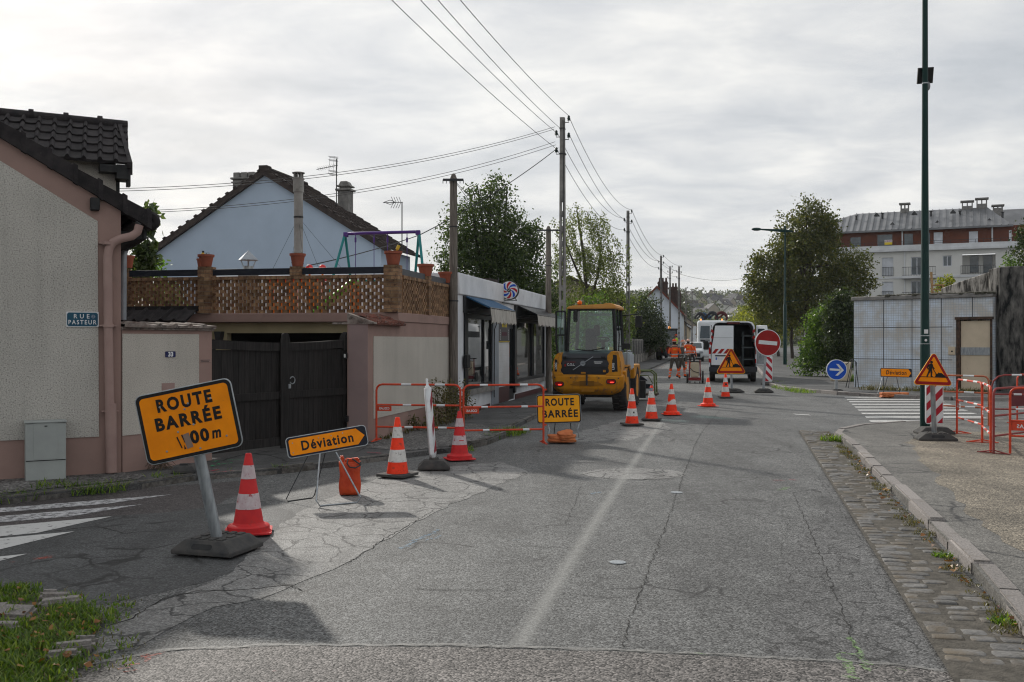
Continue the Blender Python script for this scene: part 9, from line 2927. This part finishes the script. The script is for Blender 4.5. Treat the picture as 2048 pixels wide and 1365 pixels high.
tree('lime_tree', 'large broad lime tree on the right pavement', 'tree', (x0, yy, ZRF), 4, .22,
     [(0, 0, 7.6, 3.6, 3.2, 2.8), (.1, 0, 10.0, 2.4, 2.2, 2.2), (0.3, 0, 11.7, 1.1, 1.1, 1.3), (-2.9, .5, 6.8, 1.9, 2, 1.9), (3.2, .2, 6.6, 1.9, 1.9, 2.0), (-3.7, 0, 5.4, 1.2, 1.4, 1.4), (4.0, -.2, 7.6, 1.1, 1.1, 1.2), (4.6, 0, 6.0, .9, .9, 1.0), (-1.6, 0, 9.2, 1.3, 1.3, 1.3), (1.7, 0, 10.2, 1.1, 1.1, 1.2), (0, -.5, 5.0, 3.6, 2.6, 1.5), (-2.5, -.4, 3.9, 1.9, 1.6, 1.0)],
     1250, 14, .27, .21, m_['leaf_lime'], 31, limbs=22, shell=.3)
for px, y, pt, pw_, lab, mt, sd in ((1583, 94, 520, 70, 'slim trunked lime right behind the big one', 'leaf_lime', 41), (1555, 108, 590, 75, 'yellowing lime with low crown left of the lamp post', 'leaf_yellow', 42), (1535, 126, 596, 60, 'yellow green lime above the open van door', 'leaf_yellow', 43), (1512, 150, 606, 52, 'far small lime at the head of the row', 'leaf_yellow', 44), (1500, 190, 622, 36, 'furthest lime, just a low tuft above the van', 'leaf_lime', 45)):
 h_ = TZ(pt, y); w_ = pw_ * y / F
 tree('lime_tree', lab, 'tree', (TX(px, y), y, ZRF), 3, .17, [(0, 0, h_ * .68, w_ * .75, w_ * .75, h_ * .30), (-.4, 0, h_ * .52, w_ * .95, w_ * .9, h_ * .22), (.3, 0, h_ * .8, w_ * .45, w_ * .45, h_ * .2), (-w_ * .5, 0, h_ * .4, w_ * .5, w_ * .5, h_ * .12)], 420, 13, w_ * .09, .26, m_[mt], sd, 'limes in a row on the right pavement', limbs=9)
tree('roadside_bush', 'big green bush left of the tiled building', 'bush', (TX(1660, 47), 47, 0), 1, .06,
     [(0, 0, 2.2, 1.1, 1.0, 1.5), (.75, .3, 2.4, .6, .8, 1.4), (-.7, -.1, 1.2, .7, .8, 1.0), (-.45, 0, 2.5, .6, .7, .9), (.3, -.3, 1.0, .9, .7, .9), (-1.2, 0, .7, .5, .5, .6)], 480, 14, .15, .12, m_['leaf_bush'], 51, limbs=8)
tree('roadside_bush', 'darker tall bush against the side of the tiled building', 'bush', (TX(1690, 45), 45.5, 0), 1, .06,
     [(0, 0, 2.2, .75, .8, 1.8), (.1, 0, 3.2, .55, .6, .9)], 300, 14, .15, .12, m_['leaf_dark'], 52, limbs=6)
tree('roof_plant', 'small leafy plant behind the chair on the flat roof', 'plant', (TX(1891, 37.4), 37.4, kz), .3, .02, [(0, 0, .75, .38, .3, .28), (-.2, 0, .5, .25, .2, .25)], 46, 9, .06, .08, m_['leaf_yellow'], 53, limbs=4)
tree('pine_tree', 'dark pine branch reaching in at the right edge', 'tree', (TX(2098, 42), 42, 0), 4, .15, [(0, 0, 5.2, 1.3, 1.2, 1.3), (-.3, 0, 6.4, .9, .9, .9), (.2, 0, 3.9, 1.2, 1.1, 1.0)], 380, 15, .14, .13, m_['leaf_dark'], 54)
tree('ivy_shrub', 'leafy climber beside the old concrete pillar at the edge', 'plant', (TX(2052, 34.5), 35.5, 0), 1, .03, [(0, 0, 4.0, .25, .3, .9)], 60, 12, .08, .08, m_['leaf_bush'], 55)
tree('vine', 'drooping vine leaves beside the corner house eave', 'plant', (TX(298, 22), 22, 2), .5, .02, [(0, 0, 2.55, .16, .2, .25), (-.15, 0, 1.9, .25, .2, .5), (.05, 0, 1.55, .2, .2, .25), (-.2, 0, 1.3, .2, .2, .4)], 60, 9, .07, .13, m_['leaf_laurel'], 61, limbs=5)
tree('garden_shrub', 'bright green shrub peeping over the parapet at left', 'shrub', (TX(300, 22.5), 22.5, 1.2), .6, .03, [(0, 0, 2.0, .42, .4, .38), (-.5, 0, 1.95, .35, .35, .4), (0, 0, 1.3, .8, .4, .7)], 110, 12, .09, .11, m_['leaf_bright'], 62, limbs=5)
o = thing('wall_weeds', 'dry straggling weeds at the wall foot by the wooden pole', 'weeds', (front(20.9, .25).x, 20.9, ZL))
mb = MB(); rs = np.random.RandomState(8); lc = []
for i in range(40):
 y_ = rs.uniform(-2.4, 1.0); x_ = .2 * y_ + rs.uniform(-.12, .25)
 h_ = rs.uniform(.25, .9) * (1.0 if y_ > -1.2 else .5)
 t = (x_ + rs.normal(0, .08), y_ + rs.normal(0, .08), h_)
 mb.tube([(x_, y_, 0), ((x_ + t[0]) / 2, y_, h_ * .6), t], [.006, .005, .002], 4)
 lc += [(x_ + (t[0] - x_) * f, y_, h_ * f) for f in np.arange(.2, 1, .13)]
mb.build('stem', m_['twig'], o)
leaf_mesh('foliage', lc, 5, .04, .05, m_['drygrass'], o, 0, 3)
b_ = HC + wd * .5 - Vector((-wd.y, wd.x)) * .18
o = thing('wall_weeds', 'tuft of brown stalks at the foot of the numbered wall', 'weeds', (b_.x, b_.y, ZL))
mb = MB()
for i in range(46):
 a = rs.uniform(0, 6.28); h_ = rs.uniform(.12, .38); l_ = rs.uniform(.05, .28)
 mb.tube([(rs.normal(0, .12), rs.normal(0, .05), 0), (l_ * .4 * math.cos(a), -.03 + l_ * .3 * math.sin(a), h_ * .7), (l_ * math.cos(a), -.05 + l_ * .6 * math.sin(a), h_)], [.004, .003, .0015], 4)
mb.build('stem', m_['twig'], o)
blades('wall_weeds', [(front(y_, .12).x, y_, .1, 26, .10) for y_ in np.arange(17, 22, .5)] + [(TX(px, 34) , 34 - (px - 1712) * .0115, .25, 60, .22) for px in range(1730, 1900, 14)], m_['drygrass'], 'low weeds along the foot of the right tiled wall', z=ZL - .01, w=.008, cat='weeds')
g = G(1700, 762, ZRF)
blades('grass', [(g.x + random.gauss(0, .6), g.y + random.gauss(0, .5), .3, 70, .28) for _ in range(14)], m_['grass'], 'fresh green grass beside the concrete block', z=ZRF - .01, w=.012)
rs = np.random.RandomState(77)
cl = []
hpos = [o_ for o_ in bpy.data.objects if o_.name.startswith('hillside_house')]
k_ = 0
while k_ < 540:
 y = rs.uniform(350, 1000); x = rs.uniform(.06, .30) * y
 if any(abs(o_.location.x - x) < 7.5 and -24 < y - o_.location.y < 3 for o_ in hpos):
  continue
 k_ += 1
 r_ = rs.uniform(1.8, 4.2); z = hz(x, y) + r_ * .9
 d_ = rs.normal(0, 1, (42, 3)); d_ /= np.linalg.norm(d_, axis=1)[:, None]
 cl += [(x + r_ * v[0] * 1.1, y + r_ * v[1], z + r_ * v[2] * rs.uniform(.7, 1.15)) for v in d_]
ht = leaf_mesh('hillside_woods', cl, 1, .25, 1.9, m_['leaf_far'], None, 0, 5, .9)
tag(ht, 'hazy green trees covering the far hillside', 'trees', kind='stuff')
cl = []
for _ in range(900):
 y = rs.uniform(235, 330); x = y * rs.uniform(.12, .27)
 cl.append((x, y, rs.uniform(.3, 4.5)))
vt = leaf_mesh('valley_trees', cl, 8, (1.4, 1.4, 1.0), 1.1, m_['leaf_far'], None, 0, 6, .9)
tag(vt, 'dark belt of trees at the foot of the hill', 'trees', kind='stuff')
# ================================================================== AIR
hb = MB(); hb.box(-2020, 2020, -220, 1440, -1.1, 64)
ho = hb.build('haze', bpy.data.materials.new('haze_air'), smooth=False)
hm_ = ho.data.materials[0]
hm_.use_nodes = True
hn = hm_.node_tree
for n in list(hn.nodes):
 hn.nodes.remove(n)
hout = N(hn, 'ShaderNodeOutputMaterial')
hv = N(hn, 'ShaderNodeVolumePrincipled')
hv.inputs['Color'].default_value = (0.86, 0.90, 0.95, 1)
hv.inputs['Density'].default_value = 0.00014
hv.inputs['Anisotropy'].default_value = 0.3
hn.links.new(hv.outputs[0], hout.inputs['Volume'])
tag(ho, 'thin pale autumn haze in the air over the valley', 'haze', kind='stuff')
